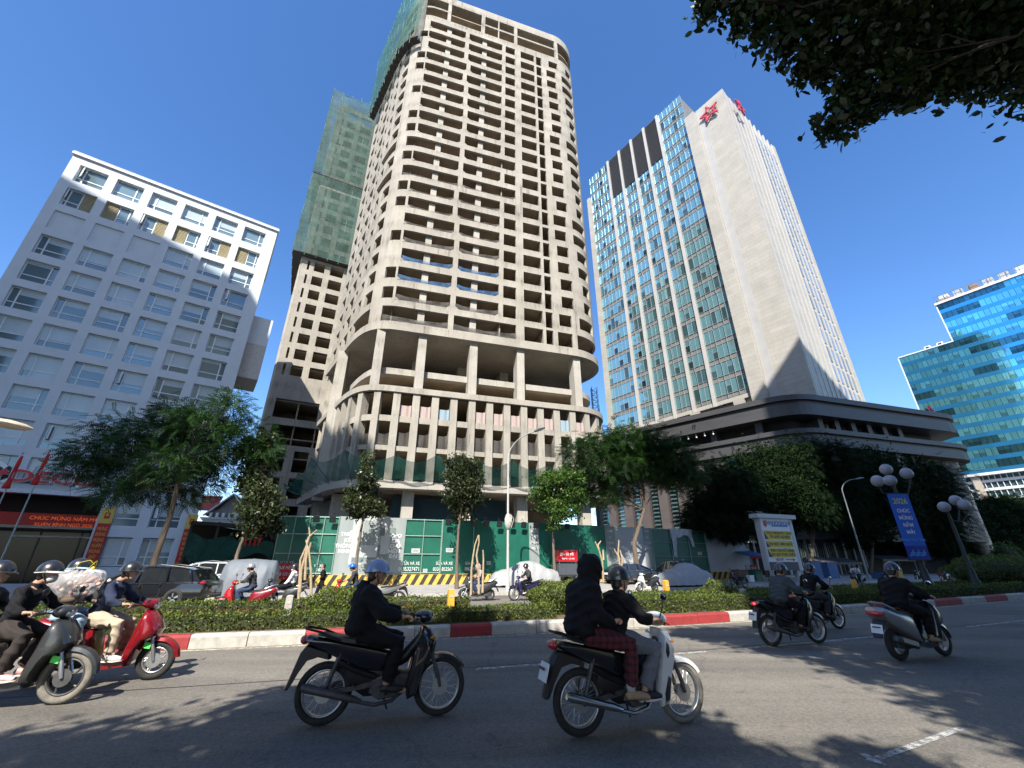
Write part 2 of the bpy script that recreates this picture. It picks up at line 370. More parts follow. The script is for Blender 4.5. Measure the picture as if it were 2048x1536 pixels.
# ================================================================ SETTING
def strip(name, offs, zs, mats, mi, x0, x1, n=90, smooth=False, kind='structure'):
    """sheet following the road; offs/zs: cross-section polyline; mi: material index per segment"""
    X = xs(x0, x1, n); vs = []; fs = []; ms = []
    k = len(offs)
    for x in X:
        for o, z in zip(offs, zs): vs.append(road(x, o, z))
    b = MB()
    for i in range(n):
        for j in range(k - 1):
            fs.append((i * k + j, (i + 1) * k + j, (i + 1) * k + j + 1, i * k + j + 1)); ms.append(mi[j])
    b.v = [tuple(p) for p in vs]; b.f = fs; b.m = ms; b.t = [None] * len(fs)
    o = b.build(name, mats); o['kind'] = kind; return o
def asphalt():
    m = mat('asphalt', (.185, .172, .153), rough=.88, spec=.25, var=.14, scale=.35, bump=.5, bscale=90)
    N, L = nodes_of(m); P = N['Principled BSDF']; src = P.inputs['Base Color'].links[0].from_socket
    tc = N.new('ShaderNodeTexCoord')
    z = N.new('ShaderNodeTexNoise'); z.inputs['Scale'].default_value = 140; z.inputs['Detail'].default_value = 3; L.new(tc.outputs['Object'], z.inputs[0])
    r = N.new('ShaderNodeValToRGB'); r.color_ramp.elements[0].position = .35; r.color_ramp.elements[1].position = .7
    r.color_ramp.elements[0].color = (.72, .72, .72, 1); r.color_ramp.elements[1].color = (1.3, 1.3, 1.28, 1); L.new(z.outputs[0], r.inputs[0])
    # long tyre-worn bands along the road + blotches
    mp = N.new('ShaderNodeMapping'); mp.inputs['Rotation'].default_value = (0, 0, R(-17)); mp.inputs['Scale'].default_value = (.05, .9, 1); L.new(tc.outputs['Object'], mp.inputs[0])
    z2 = N.new('ShaderNodeTexNoise'); z2.inputs['Scale'].default_value = 1.2; z2.inputs['Detail'].default_value = 5; L.new(mp.outputs[0], z2.inputs[0])
    r2 = N.new('ShaderNodeValToRGB'); r2.color_ramp.elements[0].position = .35; r2.color_ramp.elements[1].position = .65
    r2.color_ramp.elements[0].color = (.74, .74, .75, 1); r2.color_ramp.elements[1].color = (1.1, 1.09, 1.07, 1); L.new(z2.outputs[0], r2.inputs[0])
    vo = N.new('ShaderNodeTexVoronoi'); vo.feature = 'DISTANCE_TO_EDGE'; vo.inputs['Scale'].default_value = .33
    zz = N.new('ShaderNodeTexNoise'); zz.inputs['Scale'].default_value = 1.3; zz.inputs['Detail'].default_value = 4; L.new(tc.outputs['Object'], zz.inputs[0])
    ad = N.new('ShaderNodeMix'); ad.data_type = 'VECTOR'; ad.inputs[0].default_value = .35; L.new(tc.outputs['Object'], ad.inputs[4]); L.new(zz.outputs[1], ad.inputs[5]); L.new(ad.outputs[1], vo.inputs[0])
    r3 = N.new('ShaderNodeValToRGB'); r3.color_ramp.elements[0].position = .0; r3.color_ramp.elements[1].position = .006
    r3.color_ramp.elements[0].color = (.8, .8, .8, 1); r3.color_ramp.elements[1].color = (1, 1, 1, 1); L.new(vo.outputs[0], r3.inputs[0])
    z4 = N.new('ShaderNodeTexNoise'); z4.inputs['Scale'].default_value = 1.7; z4.inputs['Detail'].default_value = 7; z4.inputs['Roughness'].default_value = .7; L.new(tc.outputs['Object'], z4.inputs[0])
    r4 = N.new('ShaderNodeValToRGB'); r4.color_ramp.elements[0].position = .27; r4.color_ramp.elements[1].position = .42; r4.color_ramp.elements[0].color = (.62, .61, .6, 1); r4.color_ramp.elements[1].color = (1, 1, 1, 1); L.new(z4.outputs[0], r4.inputs[0])
    z5 = N.new('ShaderNodeTexVoronoi'); z5.inputs['Scale'].default_value = 48; L.new(tc.outputs['Object'], z5.inputs[0]); r5 = N.new('ShaderNodeValToRGB'); r5.color_ramp.elements[0].color = (.7, .7, .7, 1); r5.color_ramp.elements[1].color = (1.25, 1.24, 1.2, 1); L.new(z5.outputs['Color'], r5.inputs[0])
    cur = src
    for q in (r.outputs[0], r2.outputs[0], r3.outputs[0], r4.outputs[0], r5.outputs[0]):
        x = N.new('ShaderNodeMix'); x.data_type = 'RGBA'; x.blend_type = 'MULTIPLY'; x.inputs[0].default_value = 1
        L.new(cur, x.inputs[6]); L.new(q, x.inputs[7]); cur = x.outputs[2]
    L.new(cur, P.inputs['Base Color']); return m
M_ASPH = asphalt()
M_SOIL = mat('soil', (.11, .075, .045), rough=.95, var=.4, scale=6, bump=.6, bscale=25)
M_PAVE = mat('pavement_tiles', (.3, .29, .275), rough=.85, var=.15, scale=1.2, bump=.3, bscale=20)
M_EARTH = mat('ground_earth', (.16, .15, .14), rough=.95, var=.25, scale=.1)
M_KRED = mat('kerb_red_paint', (.33, .028, .028), rough=.75, var=.3, scale=6, col2=(.2, .028, .028), bump=.4, bscale=40)
M_KWHT = mat('kerb_white_paint', (.47, .45, .41), rough=.8, var=.2, scale=5, col2=(.3, .285, .255), bump=.4, bscale=40)
def worn_paint(name, col):
    m = mat(name, col, rough=.75, var=.15, scale=5); N, L = nodes_of(m); P = N['Principled BSDF']
    tc = N.new('ShaderNodeTexCoord'); z = N.new('ShaderNodeTexNoise'); z.inputs['Scale'].default_value = 9; z.inputs['Detail'].default_value = 9; z.inputs['Roughness'].default_value = .8
    L.new(tc.outputs['Object'], z.inputs[0]); r = N.new('ShaderNodeValToRGB'); r.color_ramp.elements[0].position = .42; r.color_ramp.elements[1].position = .56; L.new(z.outputs[0], r.inputs[0])
    L.new(r.outputs[0], P.inputs['Alpha']); return m
M_LINE = worn_paint('road_paint_white', (.42, .42, .4)); M_EDGE = worn_paint('road_paint_cream', (.55, .48, .33))
M_SEAM = mat('road_seam_tar', (.02, .02, .022), rough=.8)
# ground: one sheet to the horizon
b = MB(); b.quad((-900, -900, -.06), (900, -900, -.06), (900, 900, -.06), (-900, 900, -.06)); o = b.build('ground', M_EARTH); o['kind'] = 'structure'
strip('road', [-10.6, -8, -5, -2, 0.05], [0] * 5, [M_ASPH], [0] * 4, -75, 120)
strip('far_road', [4.3, 8, 13.25], [0] * 3, [M_ASPH], [0] * 2, -75, 120)
strip('pavement', [-10.6, -10.6, -10.35, -24], [0, .14, .15, .15], [M_PAVE, M_KWHT], [1, 1, 0], -75, 120)
strip('far_pavement', [13.2, 13.2, 13.45, 18.4, 26], [0, .14, .15, .36, .36], [M_PAVE, M_KWHT], [1, 1, 0, 0], -75, 120)
strip('median_soil', [.24, .6, 2.2, 4.0, 4.3, 4.3], [.2, .23, .25, .22, .2, 0], [M_SOIL, M_KWHT], [0, 0, 0, 1, 1], -75, 120)
# kerb of the median: worn red and white blocks
def kerb():
    b = MB(); k = -34.0; i = 0
    pat = {}
    def colour(x):
        if x < -6.42: return 0 if (int((-6.42 - x) / 1.05) % 4) < 2 else 1
        if x < -4.38: return 1
        if x < -3.0: return 0
        if x < -1.45: return 1
        if x < -.5: return 0
        if x < 4.2: return 1
        if x < 6.6: return 0
        return 0 if (int((x - 6.6) / 1.05) % 4) in (2, 3) else 1
    brk = [-6.42, -5.42, -4.38, -3.0, -2.2, -1.42, -.48, .6, 1.65, 2.7, 3.25, 4.2, 5.3, 6.4]
    left = [-6.42 - 1.05 * j for j in range(30, 0, -1)]; right = [6.4 + 1.05 * j for j in range(1, 60)]
    B = left + brk + right
    for x0, x1 in zip(B[:-1], B[1:]):
        g = .008; c = colour((x0 + x1) / 2); X = [x0 + g, (x0 + x1) / 2, x1 - g]; dz = random.uniform(-.006, .006)
        prof = [(0.0, -.02), (-.0, .2 + dz), (.035, .245 + dz), (.2, .25 + dz), (.235, .22 + dz), (.235, -.02)]
        b.rings([[road(x, o_, z_) for o_, z_ in prof] for x in X], c)
    return b.build('kerb', [M_KRED, M_KWHT], smooth=25)
o = kerb(); o['kind'] = 'structure'
# painted lines and the tar seam between the lanes
def line(name, off, w, segs, m, z=.005):
    b = MB()
    for x0, x1 in segs:
        n = max(1, int((x1 - x0) / 1.2)); X = xs(x0, x1, n)
        for a, c in zip(X[:-1], X[1:]): b.quad(road(a, off - w / 2, z), road(c, off - w / 2, z), road(c, off + w / 2, z), road(a, off + w / 2, z))
    o = b.build(name, m); o['kind'] = 'structure'; return o
line('lane_marking', -3.32, .13, [(-1.6, 2.6), (3.3, 9.5), (10.8, 19), (21, 30), (33, 45)], M_LINE)
line('edge_marking', -.2, .12, [(-34, 60)], M_EDGE)
line('road_seam', -3.18, .025, [(-34, 40)], M_SEAM, .004)
b = MB()
p0, p1, p2 = at_z(1740, 1522, .005), at_z(1765, 1531, .005), at_z(1925, 1455, .005)
d = (p2 - p0).normalized(); n_ = Vector((-d.y, d.x, 0)) * .035
b.quad(p0 - n_, p2 - n_, p2 + n_, p0 + n_); q = at_z(1722, 1506, .005); d2 = (p1 - q).normalized(); n2 = Vector((-d2.y, d2.x, 0)) * .035
b.quad(q - n2, p1 - n2, p1 + n2 , q + n2)
b.v = [(p[0], p[1], .005 if i < 4 else .008) for i, p in enumerate(b.v)]
o = b.build('worn_marking', M_LINE); o['kind'] = 'structure'
# ---------------------------------------------------------------- hedges
M_LEAFH = leaf_mat('hedge_leaves', (.025, .045, .008), (.2, .25, .04), .5)
M_LEAFR = leaf_mat('copper_leaves', (.05, .03, .012), (.22, .09, .03), .5)
M_TWIG = mat('twigs', (.03, .036, .012), rough=.95, var=.4, scale=12)
def hedge(name, label, x0, x1, off, w, z0, h, dens=1000, size=.052, m=None, group='clipped hedges on the median', bumpy=.035, cat='hedge', red=0):
    """clipped box hedge along the road: a dark twiggy core and leaf-sized faces over top and sides"""
    L_ = x1 - x0; c = (x0 + x1) / 2; t = thing(name, label, cat, road(c, off, z0), 0, group)
    org = road(c, off, z0)
    core = MB(); X = xs(x0 + .06, x1 - .06, max(2, int(L_ / .8)))
    prof = [(-w / 2 + .08, 0), (-w / 2 + .07, h - .1), (w / 2 - .07, h - .1), (w / 2 - .08, 0)]
    core.rings([[road(x, off + a, z0 + z) - org for a, z in prof] for x in X]); core.build('twigs', M_TWIG, t)
    per = w + 2 * h; n = int(L_ * per * dens)
    u = RNG.uniform(0, per, n); xx = RNG.uniform(x0, x1, n)
    ne = int(w * h * dens * 2 + 10)
    a = np.where(u < h, -w / 2, np.where(u < h + w, u - h - w / 2, w / 2)); z = np.where(u < h, u, np.where(u < h + w, h, per - u))
    xe = np.where(RNG.uniform(size=ne) < .5, x0, x1); a = np.concatenate([a, RNG.uniform(-w / 2, w / 2, ne)]); z = np.concatenate([z, RNG.uniform(0, h, ne)]); xx = np.concatenate([xx, xe])
    lump = np.sin(xx * 2.3) * .4 + np.sin(xx * 5.9 + 1) * .3 + np.sin(xx * 11.3) * .3
    dep = np.abs(RNG.normal(0, .05, len(a)))
    sgn = np.sign(a); a = a - sgn * dep * (np.abs(a) > w / 2 - .02); z = np.where(z >= h - 1e-6, z - dep + bumpy * lump + RNG.exponential(.018, len(z)), z)
    P = np.empty((len(a), 3))
    for i in range(len(a)):
        p = road(float(xx[i]), off + float(a[i]), z0 + float(z[i])) - org; P[i] = (p.x, p.y, p.z)
    tint = np.clip(.38 + .25 * RNG.normal(size=len(a)) + .18 * lump + .1 * np.sin(xx * 17), .02, 1)
    lf = leaf_mesh('leaves', [scatter(P, size, tint, up=-.35, aspect=.55)], m or M_LEAFH)
    link_mesh('leaves', lf, t)
    if red:
        k = int(red); rx = RNG.uniform(x0, x1, k); P2 = np.array([tuple(road(float(q), off - w / 2 - RNG.uniform(0, .35), z0 + RNG.uniform(.02, .3)) - org) for q in rx])
        link_mesh('copper_leaves', leaf_mesh('copper_leaves', [scatter(P2, .09, RNG.uniform(0, 1, k), up=-.6)], M_LEAFR), t)
    return t
hedge('hedge', 'low clipped front hedge running behind the red and white kerb blocks, left stretch', -22, 1.35, .82, .62, .22, .33, red=0)
hedge('hedge', 'low dense front hedge with a flat clipped top behind the worn red kerb, right stretch', 2.9, 14.6, .86, .7, .22, .42, dens=1000)
hedge('hedge', 'shaded front hedge curving away on the far right under the round bush', 14.9, 48, .86, .7, .22, .42, dens=300, size=.085)
hedge('hedge', 'back hedge along the far side of the median with copper plants at its foot', -24, -.4, 3.0, .8, .22, .42, dens=700, red=2600)
hedge('hedge', 'back hedge on the right with yellow posts standing in front of it', 2.6, 40, 3.2, .8, .22, .4, dens=520, size=.065, red=900)
def bush(name, label, c, r, n, size=.08, m=None, group=None):
    t = thing(name, label, 'bush', c, 0, group)
    b = MB(); b.sph((0, 0, r[2] * .75), (r[0] * .8, r[1] * .8, r[2] * .8), 12); b.build('twigs', M_TWIG, t)
    P = RNG.normal(size=(n, 3)); P /= np.linalg.norm(P, axis=1)[:, None]; P = P[P[:, 2] > -.75]
    k = 1 + .1 * np.sin(P[:, 0] * 7 + P[:, 2] * 5) + .08 * np.sin(P[:, 1] * 9 + 2) - np.abs(RNG.normal(0, .07, len(P)))
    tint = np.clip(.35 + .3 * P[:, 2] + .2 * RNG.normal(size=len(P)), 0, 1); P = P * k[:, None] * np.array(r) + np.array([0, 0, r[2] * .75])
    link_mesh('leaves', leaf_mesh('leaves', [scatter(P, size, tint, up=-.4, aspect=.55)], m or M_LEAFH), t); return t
x = on_off(690, 2.3, .5); bush('bush', 'rounded yellow green bush in the median behind the blue capped rider', road(x - .2, 2.4, .22), (.78, .6, .44), 5200, .065)
x = on_off(1112, 2.0, .5); bush('bush', 'loose yellow green bush behind the hooded pillion passenger', road(x, 1.7, .22), (.95, .7, .5), 7000, .065)
x = on_off(1430, 3.2, .5); bush('bush', 'small square topped bush in the back hedge left of the pylon sign', road(x, 3.0, .22), (.6, .5, .45), 1500)
x = on_off(1990, 2.4, .9); bush('bush', 'large dark dome shaped bush at the far right of the median', road(x, 2.4, .22), (2.6, 1.6, 1.05), 9000, .1)
# posts in the median
M_YEL = mat('post_yellow', (.62, .32, .03), rough=.6, var=.2, scale=8); M_GREYC = mat('post_concrete', (.33, .31, .28), rough=.9, var=.25, scale=9)
def post(label, u, off, m, h=.55, w=.17):
    x = on_off(u, off, .5); b = MB(); b.box((0, 0, h / 2), (w, w, h), 0, taper=.82); b.box((0, 0, h + .015), (w * .86, w * .86, .03), 0, taper=.6)
    b.box((0, -w / 2 + .012, h * .78), (w * .6, .012, .06), 1, rot=(R(-4), 0, 0))
    o = b.build('marker_post', [m, M_KWHT], smooth=30, loc=road(x, off, .2), rotz=heading(x)); tag(o, label, 'post', 'marker posts in the median'); return o
post('orange yellow marker post standing beside the slim tree trunk', 901, 2.3, M_YEL, .66, .2)
post('yellow marker post in front of the grey covered car', 1334, 3.9, M_YEL, .75, .2)
post('yellow marker post below the rider in the white shirt', 1712, 2.6, M_YEL, .68, .2)
post('weathered grey concrete post in the hedge by the parked red motorbike', 576, 1.9, M_GREYC, .6, .19)
post('short grey concrete post in the shaded hedge left of the pylon sign', 1487, 2.0, M_GREYC, .5, .2)
# ================================================================ HOARDING
FO = 18.8
xh = on_off(1000, FO, 2); ph = road(xh, FO)
def z_on(u, v, off):
    x = on_off(u, off, 2.0); p = road(x, off); r = ray(u, v); return x, HCAM + r.z * (p.y / r.y)
HTOP = z_on(1000, 1043.5, FO)[1]
M_HGRN = mat('hoarding_green', (.012, .13, .085), rough=.45, var=.18, scale=.6, bump=.1, bscale=3, col2=(.008, .085, .058))
M_HTUBE = mat('hoarding_tube', (.25, .36, .31), rough=.5, metal=.3)
M_POST = mat('poster_grey', (.25, .285, .28), rough=.6, var=.12, scale=.7, stretch=(3, 3, .5))
M_POSTW = mat('poster_pale', (.4, .425, .42), rough=.6, var=.08, scale=2); M_POSTD = mat('poster_dark', (.15, .185, .185), rough=.6, var=.2, scale=3)
M_HWHT = mat('hoarding_white', (.46, .475, .5), rough=.6, var=.1, scale=1.2, bump=.15, bscale=4)
M_SY = mat('stripe_yellow', (.55, .36, .06), rough=.7, var=.25, scale=6); M_SB = mat('stripe_black', (.035, .03, .028), rough=.8, var=.3, scale=6)
M_TWHITE = mat('writing_white', (.75, .75, .73), rough=.6, var=.02); M_BLACKP = mat('lamp_black', (.012, .012, .013), rough=.5, var=.1)
M_WGRAF = mat('graffiti_white', (.7, .72, .7), rough=.7, var=.1)
hx = {u: on_off(u, FO, 2.0) for u in (548, 640, 668, 806, 880, 945, 1058, 1078, 1213, 1233, 1290, 1307, 1415, 1457, 1502)}
hoard = thing('construction_hoarding', 'long green site hoarding with grey posters and a yellow and black striped base', 'hoarding', ph)
def hpt(x, z, d=0.): return road(x, FO - d, z) - ph
ZB = .98
def hpanel(name, u0, u1, m, d=0., z0=ZB, z1=None, label=None, over=0):
    b = MB(); X = xs(hx[u0], hx[u1], max(2, int((hx[u1] - hx[u0]) / 1.2))); z1 = z1 or HTOP
    b.rings([[hpt(x, z0, d + .05), hpt(x, z1, d + .05), hpt(x, z1, d), hpt(x, z0, d)] for x in X]); return b.build(name, m, hoard, label=label)
for u0, u1 in ((548, 640), (640, 668), (806, 880), (880, 945), (945, 1058), (1078, 1213), (1307, 1415)): hpanel('green_panel', u0, u1, M_HGRN)
hpanel('poster_panel', 668, 806, M_POST, .02, .7, HTOP + .02, label='grey interior poster with white lettering')
for u0, u1 in ((1058, 1078), (1213, 1233), (1290, 1307)): hpanel('poster_strip', u0, u1, M_POST, .02, .72)
for u0, u1 in ((1233, 1290), (1415, 1457), (1457, 1502)): hpanel('white_panel', u0, u1, M_HWHT, .01, .5)
# frame tubes on the front of the framed panels
b = MB()
def htube(x0, z0, x1, z1, r=.03): b.tube([hpt(x0, z0, .11), hpt((x0 + x1) / 2, (z0 + z1) / 2, .11), hpt(x1, z1, .11)], r, 6)
for u0, u1, nv in ((548, 668, 4), (806, 880, 2), (1307, 1415, 3)):
    for k in range(nv + 1): x = hx[u0] + (hx[u1] - hx[u0]) * k / nv; htube(x, ZB, x, HTOP)
    for zf in (.98, .68, .35, .02): htube(hx[u0], ZB + (HTOP - ZB) * zf, hx[u1], ZB + (HTOP - ZB) * zf)
    b.build('frame_tubes', M_HTUBE, hoard, 30); b = MB()
htube(hx[880] + .06, ZB, hx[880] + .06, HTOP); b.build('frame_tube', M_HTUBE, hoard, 30); b = MB(); htube(hx[945], 2.6, hx[945], HTOP); b.build('frame_tube', M_HTUBE, hoard, 30)
# striped base
b = MB(); X = xs(hx[548], hx[1502], 60)
b.rings([[hpt(x, .33, .2), hpt(x, ZB - .02, .16), hpt(x, ZB - .02, -.05), hpt(x, .33, -.05)] for x in X]); 
sb = b.build('striped_base', M_SY, hoard)
b = MB(); x = hx[548]
while x < hx[1502]:
    f = lambda xx, z: hpt(xx, z,   .2 - .04 * (z - .33) / (ZB - .35) + .004)
    b.quad(f(x, .35), f(x + .3, .35), f(x + .3 + .38, ZB - .03), f(x + .38, ZB - .03)); x += .62
b.build('stripe', M_SB, sb)
def hM(u, v=None, z=None, d=.06):
    x, zz = z_on(u, v if v else 1100, FO); zz = z if z is not None else zz
    p = hpt(x, zz, d); return Matrix.Translation(p) @ Matrix.Rotation(heading(x), 4, 'Z')
for s, u, v, sz in (('THIẾT', 690, 1069, .31), ('KẾ', 691, 1081, .31), ('THÔNG', 686, 1092, .31), ('MINH', 688, 1103, .31), ('CHO', 788, 1072, .31), ('GIA', 788, 1083, .31), ('CHỦ', 788, 1093, .31), ('HIỆN', 787, 1103, .31), ('ĐẠI', 786, 1113, .31)):
    text(s, sz, hoard, hM(u, v, d=.085), M_TWHITE, .004, bold=.008)
for s, u, v, sz in (('SỬA VÁ XE', 823, 1127, .42), ('0985327471', 820, 1138.5, .5), ('SỬA VÁ XE', 889, 1127, .42), ('0336 852567', 887, 1138.5, .46), ('SỬA VÁ XE', 944, 1127, .36), ('0862595', 941, 1138, .42), ('SỬA XE', 577, 1126, .42), ('098 1988', 613, 1137, .3), ('VÁ XE', 641, 1132, .36), ('0855', 645, 1140, .4)):
    text(s, sz * .66, hoard, hM(u, v, d=.07), M_WGRAF, .003, name='graffiti', xs=.82)
# poster picture: a pale room seen in grey tones
b = MB()
def pr(u, v, w, h, mi, d=.077):
    M_ = hM(u, v, d=d); b.box((0, 0, 0), (w, .006, h), mi); k = 8
    b.v[-k:] = [tuple(M_ @ Vector(p)) for p in b.v[-k:]]
pr(735, 1080, 2.2, 2.9, 0); pr(728, 1066, .5, 1.5, 1, .081); pr(741, 1066, .5, 1.5, 1, .081); pr(755, 1074, .18, 2.6, 1, .081); pr(768, 1085, .5, 1.3, 0, .081); pr(716, 1086, .12, 2.4, 2, .081); pr(729, 1120, 1.5, .3, 2, .081)
pr(752, 1127, 1.7, .45, 1, .085); pr(766, 1117, .5, .5, 2, .085); pr(756, 1104, .15, .8, 2, .085); pr(770, 1064, 1.0, .5, 2, .081)
b.build('poster_picture', [M_POSTW, M_POST, M_POSTD], hoard)
for u in (1068, 1223, 1298):
    for k, v in enumerate((1063, 1075, 1086, 1097)): text(('THIẾT', 'KẾ', 'THÔNG', 'MINH')[k], .2, hoard, hM(u, v, d=.08), M_TWHITE, .003)
# paper notices and floodlights on the top edge
for u, v, w, h in ((830, 1101.5, .55, .28), (898, 1100.5, .5, .26), (977, 1126, .3, .22), (1144, 1103, .45, .26), (1400, 1107, .5, .26), (852, 1141, .28, .2), (1365, 1122, .3, .22)):
    b = MB(); b.box((0, 0, 0), (w, .008, h), 0); b.box((0, -.005, h * .12), (w * .7, .004, h * .12), 1); b.box((0, -.005, -h * .16), (w * .6, .004, h * .1), 1); o = b.build('paper_notice', [M_POSTW, M_POSTD], hoard); o.matrix_local = hM(u, v, d=.075)
for u in (622, 655, 890, 943, 968, 994, 1020, 1043, 1068, 1092, 1131):
    b = MB(); b.tube([(0, .1, .1), (0, -.2, .25), (0, -.42, .02)], .015, 5); b.box((0, -.45, -.2), (.36, .1, .4), 0, rot=(R(18), 0, 0)); b.box((0, -.51, -.2), (.3, .03, .34), 1, rot=(R(18), 0, 0))
    o = b.build('floodlight', [M_BLACKP, mat('lamp_dark_glass', (.02, .025, .028), rough=.1)], hoard); o.matrix_local = hM(u, z=HTOP, d=0)
# cloth thrown over the hoarding
M_CLOTH = mat('cloth_grey_white', (.5, .51, .54), rough=.8, var=.25, scale=4, stretch=(3, 1, 1))
def drape(name, label, cat, u0, u1, ztop, drop, m, off, group=None):
    x0 = on_off(u0, off, 3); x1 = on_off(u1, off, 3); org = road((x0 + x1) / 2, off, ztop); b = MB(); n = 14; rows = []
    for i in range(n + 1):
        x = x0 + (x1 - x0) * i / n; rows.append([road(x, off + .1, ztop + .04) - org, road(x, off - .14, ztop + .05) - org] + [road(x, off - .17 - .07 * math.sin(i * 1.7 + j), ztop - drop(i / n) * (j + 1) / 4) - org for j in range(4)])
    for i in range(n):
        for j in range(5): b.quad(rows[i][j], rows[i + 1][j], rows[i + 1][j + 1], rows[i][j + 1])
    o = b.build(name, m, smooth='all', loc=org); return tag(o, label, cat, group)
drape('draped_cloth', 'grey white cloth hung over the top of the green hoarding', 'cloth', 1342, 1385, HTOP, lambda t: .45 + .25 * math.sin(t * 5) ** 2 + (1.7 if t < .18 else 0) + (.7 if t > .92 else 0), M_CLOTH, FO)
# ================================================================ STREET LAMPS
M_POLEW = mat('lamp_pole_white', (.42, .42, .4), rough=.6, var=.15, scale=5); M_POLEG = mat('lamp_pole_grey', (.3, .32, .33), rough=.5, metal=.5, var=.15)
def tube_to_px(path): pass
def street_lamp(label, u, off, h, arm, m, flip=1, z0=.15, r=.085):
    """arm: (dx, dy, dz) from the pole top to the lamp head in road axes"""
    x = on_off(u, off, 1.0); t = thing('street_lamp', label, 'street lamp', road(x, off, z0), heading(x), 'street lamps')
    b = MB(); b.tube([(0, 0, 0), (0, 0, h * .5), (0, 0, h)], [r, r * .8, r * .6], 12); b.tube([(0, 0, 0), (0, 0, .5), (0, 0, .52)], [r * 1.5, r * 1.5, r], 12)
    b.box((0, 0, .01), (.4, .4, .03)); b.build('pole', m, t, 40)
    b = MB(); A = Vector(arm); pts = [Vector((0, 0, h - .02)) + Vector((A.x * (1 - math.cos(k * PI / 2 / 7)) , A.y * (1 - math.cos(k * PI / 2 / 7)), A.z * math.sin(k * PI / 2 / 7))) for k in range(8)]
    b.tube(pts, [r * .6 - .003 * k for k in range(8)], 8); b.build('arm', m, t, 40)
    e = pts[-1]; q = Vector((A.x, A.y, .12 * A.length)).normalized(); rot = q.to_track_quat('X', 'Z').to_matrix()
    b = MB(); rs = []
    for s, w_, hh in ((0, .05, .04), (.12, .12, .07), (.45, .17, .09), (.75, .12, .06), (.85, .03, .03)):
        rs.append([rot @ Vector((s, w_ * math.cos(a), hh * math.sin(a))) + e for a in (2 * PI * k / 10 for k in range(10))])
    b.rings(rs); b.build('lamp_head', M_POLEG, t, 40)
    return t, x
lampA, lx = street_lamp('tall white street lamp with a curved arm standing in front of the green hoarding', 1015.5, 13.9, 7.6, (1.0, -1.9, 1.35), M_POLEW)
b = MB(); b.sph((0, -.02, 3.75), (.22, .2, .5), 8); b.tube([(.1, -.1, 4.2), (.3, -.2, 3.9), (.15, -.15, 3.4)], .02, 5); b.box((.1, -.12, 3.9), (.16, .14, .4)); b.build('cable_bundle', mat('cables_dusty', (.4, .39, .36), rough=.9, var=.3, scale=14, bump=.6, bscale=20), lampA, 40)
street_lamp('slim grey street lamp with a curved arm standing right of the pylon sign', 1733, 15.0, 8.3, (1.4, -.9, 1.3), M_POLEG)
# lamp head reaching in from the left
t = thing('street_lamp', 'pale flat lamp head reaching in over the left edge of the photo', 'street lamp', (-16.6, 10.6, .15), 0, 'street lamps')
b = MB(); b.tube([(0, 0, 0), (0, 0, 5.6)], [.09, .06], 10); b.build('pole', M_POLEG, t, 40)
b = MB(); pz = at_y(0, 845, 11.2) - Vector((-16.6, 10.6, .15)); b.tube([(0, 0, 5.4), (pz.x - .2, pz.y, pz.z + .12)], .04, 8); b.build('arm', M_POLEG, t, 40)
b = MB(); pe = at_y(66, 858, 11.6) - Vector((-16.6, 10.6, .15)); d = (pe - pz)
sd = Vector((-d.y, d.x, 0)).normalized(); rs = []
for f, w_, h_ in ((-.5, .1, .06), (-.2, .24, .1), (.3, .27, .12), (.75, .18, .09), (1, .03, .03)):
    p = pz + d * f; rs.append([p + sd * w_ * math.cos(a) + Vector((0, 0, h_ * math.sin(a))) for a in (2 * PI * k / 12 for k in range(12))])
b.rings(rs); b.build('lamp_head', mat('lamp_head_beige', (.5, .42, .32), rough=.5), t, 40)
# ornamental globe lamps on the median
def globe_mat():
    m = mat('globe_milky', (.36, .345, .37), rough=.35, var=.2, scale=2.5, stretch=(1, 1, 3)); return m
M_GLOBE = globe_mat(); M_IRON = mat('iron_dark_green', (.012, .018, .017), rough=.5, var=.2)
def globe_lamp(label, u, off, globes, rg, banner=False):
    x = on_off(u, off, 1.0); org = road(x, off, .2); t = thing('globe_lamp', label, 'globe lamp', org, heading(x), 'ornamental globe lamps')
    Mi = Matrix.Rotation(-heading(x), 3, 'Z'); c = [Mi @ (at_y(gu, gv, org.y + dy) - org) for gu, gv, dy in globes]
    ztop = max(p.z for p in c); zl = min(p.z for p in c)
    b = MB(); b.tube([(0, 0, 0), (0, 0, .5), (0, 0, .6), (0, 0, 1.1), (0, 0, 1.2), (0, 0, zl - .5), (0, 0, ztop - rg)], [.26, .24, .17, .15, .1, .075, .05], 14)
    b.build('post', M_IRON, t, 35)
    for p in c:
        b = MB()
        if abs(p.x) + abs(p.y) > .15: b.tube([Vector((0, 0, zl - .75)), Vector((p.x * .55, p.y * .55, zl - .85)), Vector((p.x * .95, p.y * .95, p.z - rg - .28)), p - Vector((0, 0, rg * .9))], .035, 8)
        b.tube([p - Vector((0, 0, rg * 1.25)), p - Vector((0, 0, rg * .8))], [.06, .1], 10)
        a_ = b.build('arm', M_IRON, t, 40); b = MB(); b.sph(p, rg, 20); b.build('globe', M_GLOBE, t, 'all' and 40)
    return t, x, org
# pole of the first one stands at column ~1850
gl, gx, gorg = globe_lamp('ornamental lamp with four milky globes carrying the blue new year banner', 1851, 2.2, ((1772, 939, 0.3), (1755, 962, -.3), (1780, 961, 0.1), (1813, 947, 0)), .3)
globe_lamp('smaller looking ornamental lamp with three milky globes farther along the median', 1945, 2.2, ((1888, 1014, .0), (1911, 1001, .2), (1928, 1010, -.2)), .3)
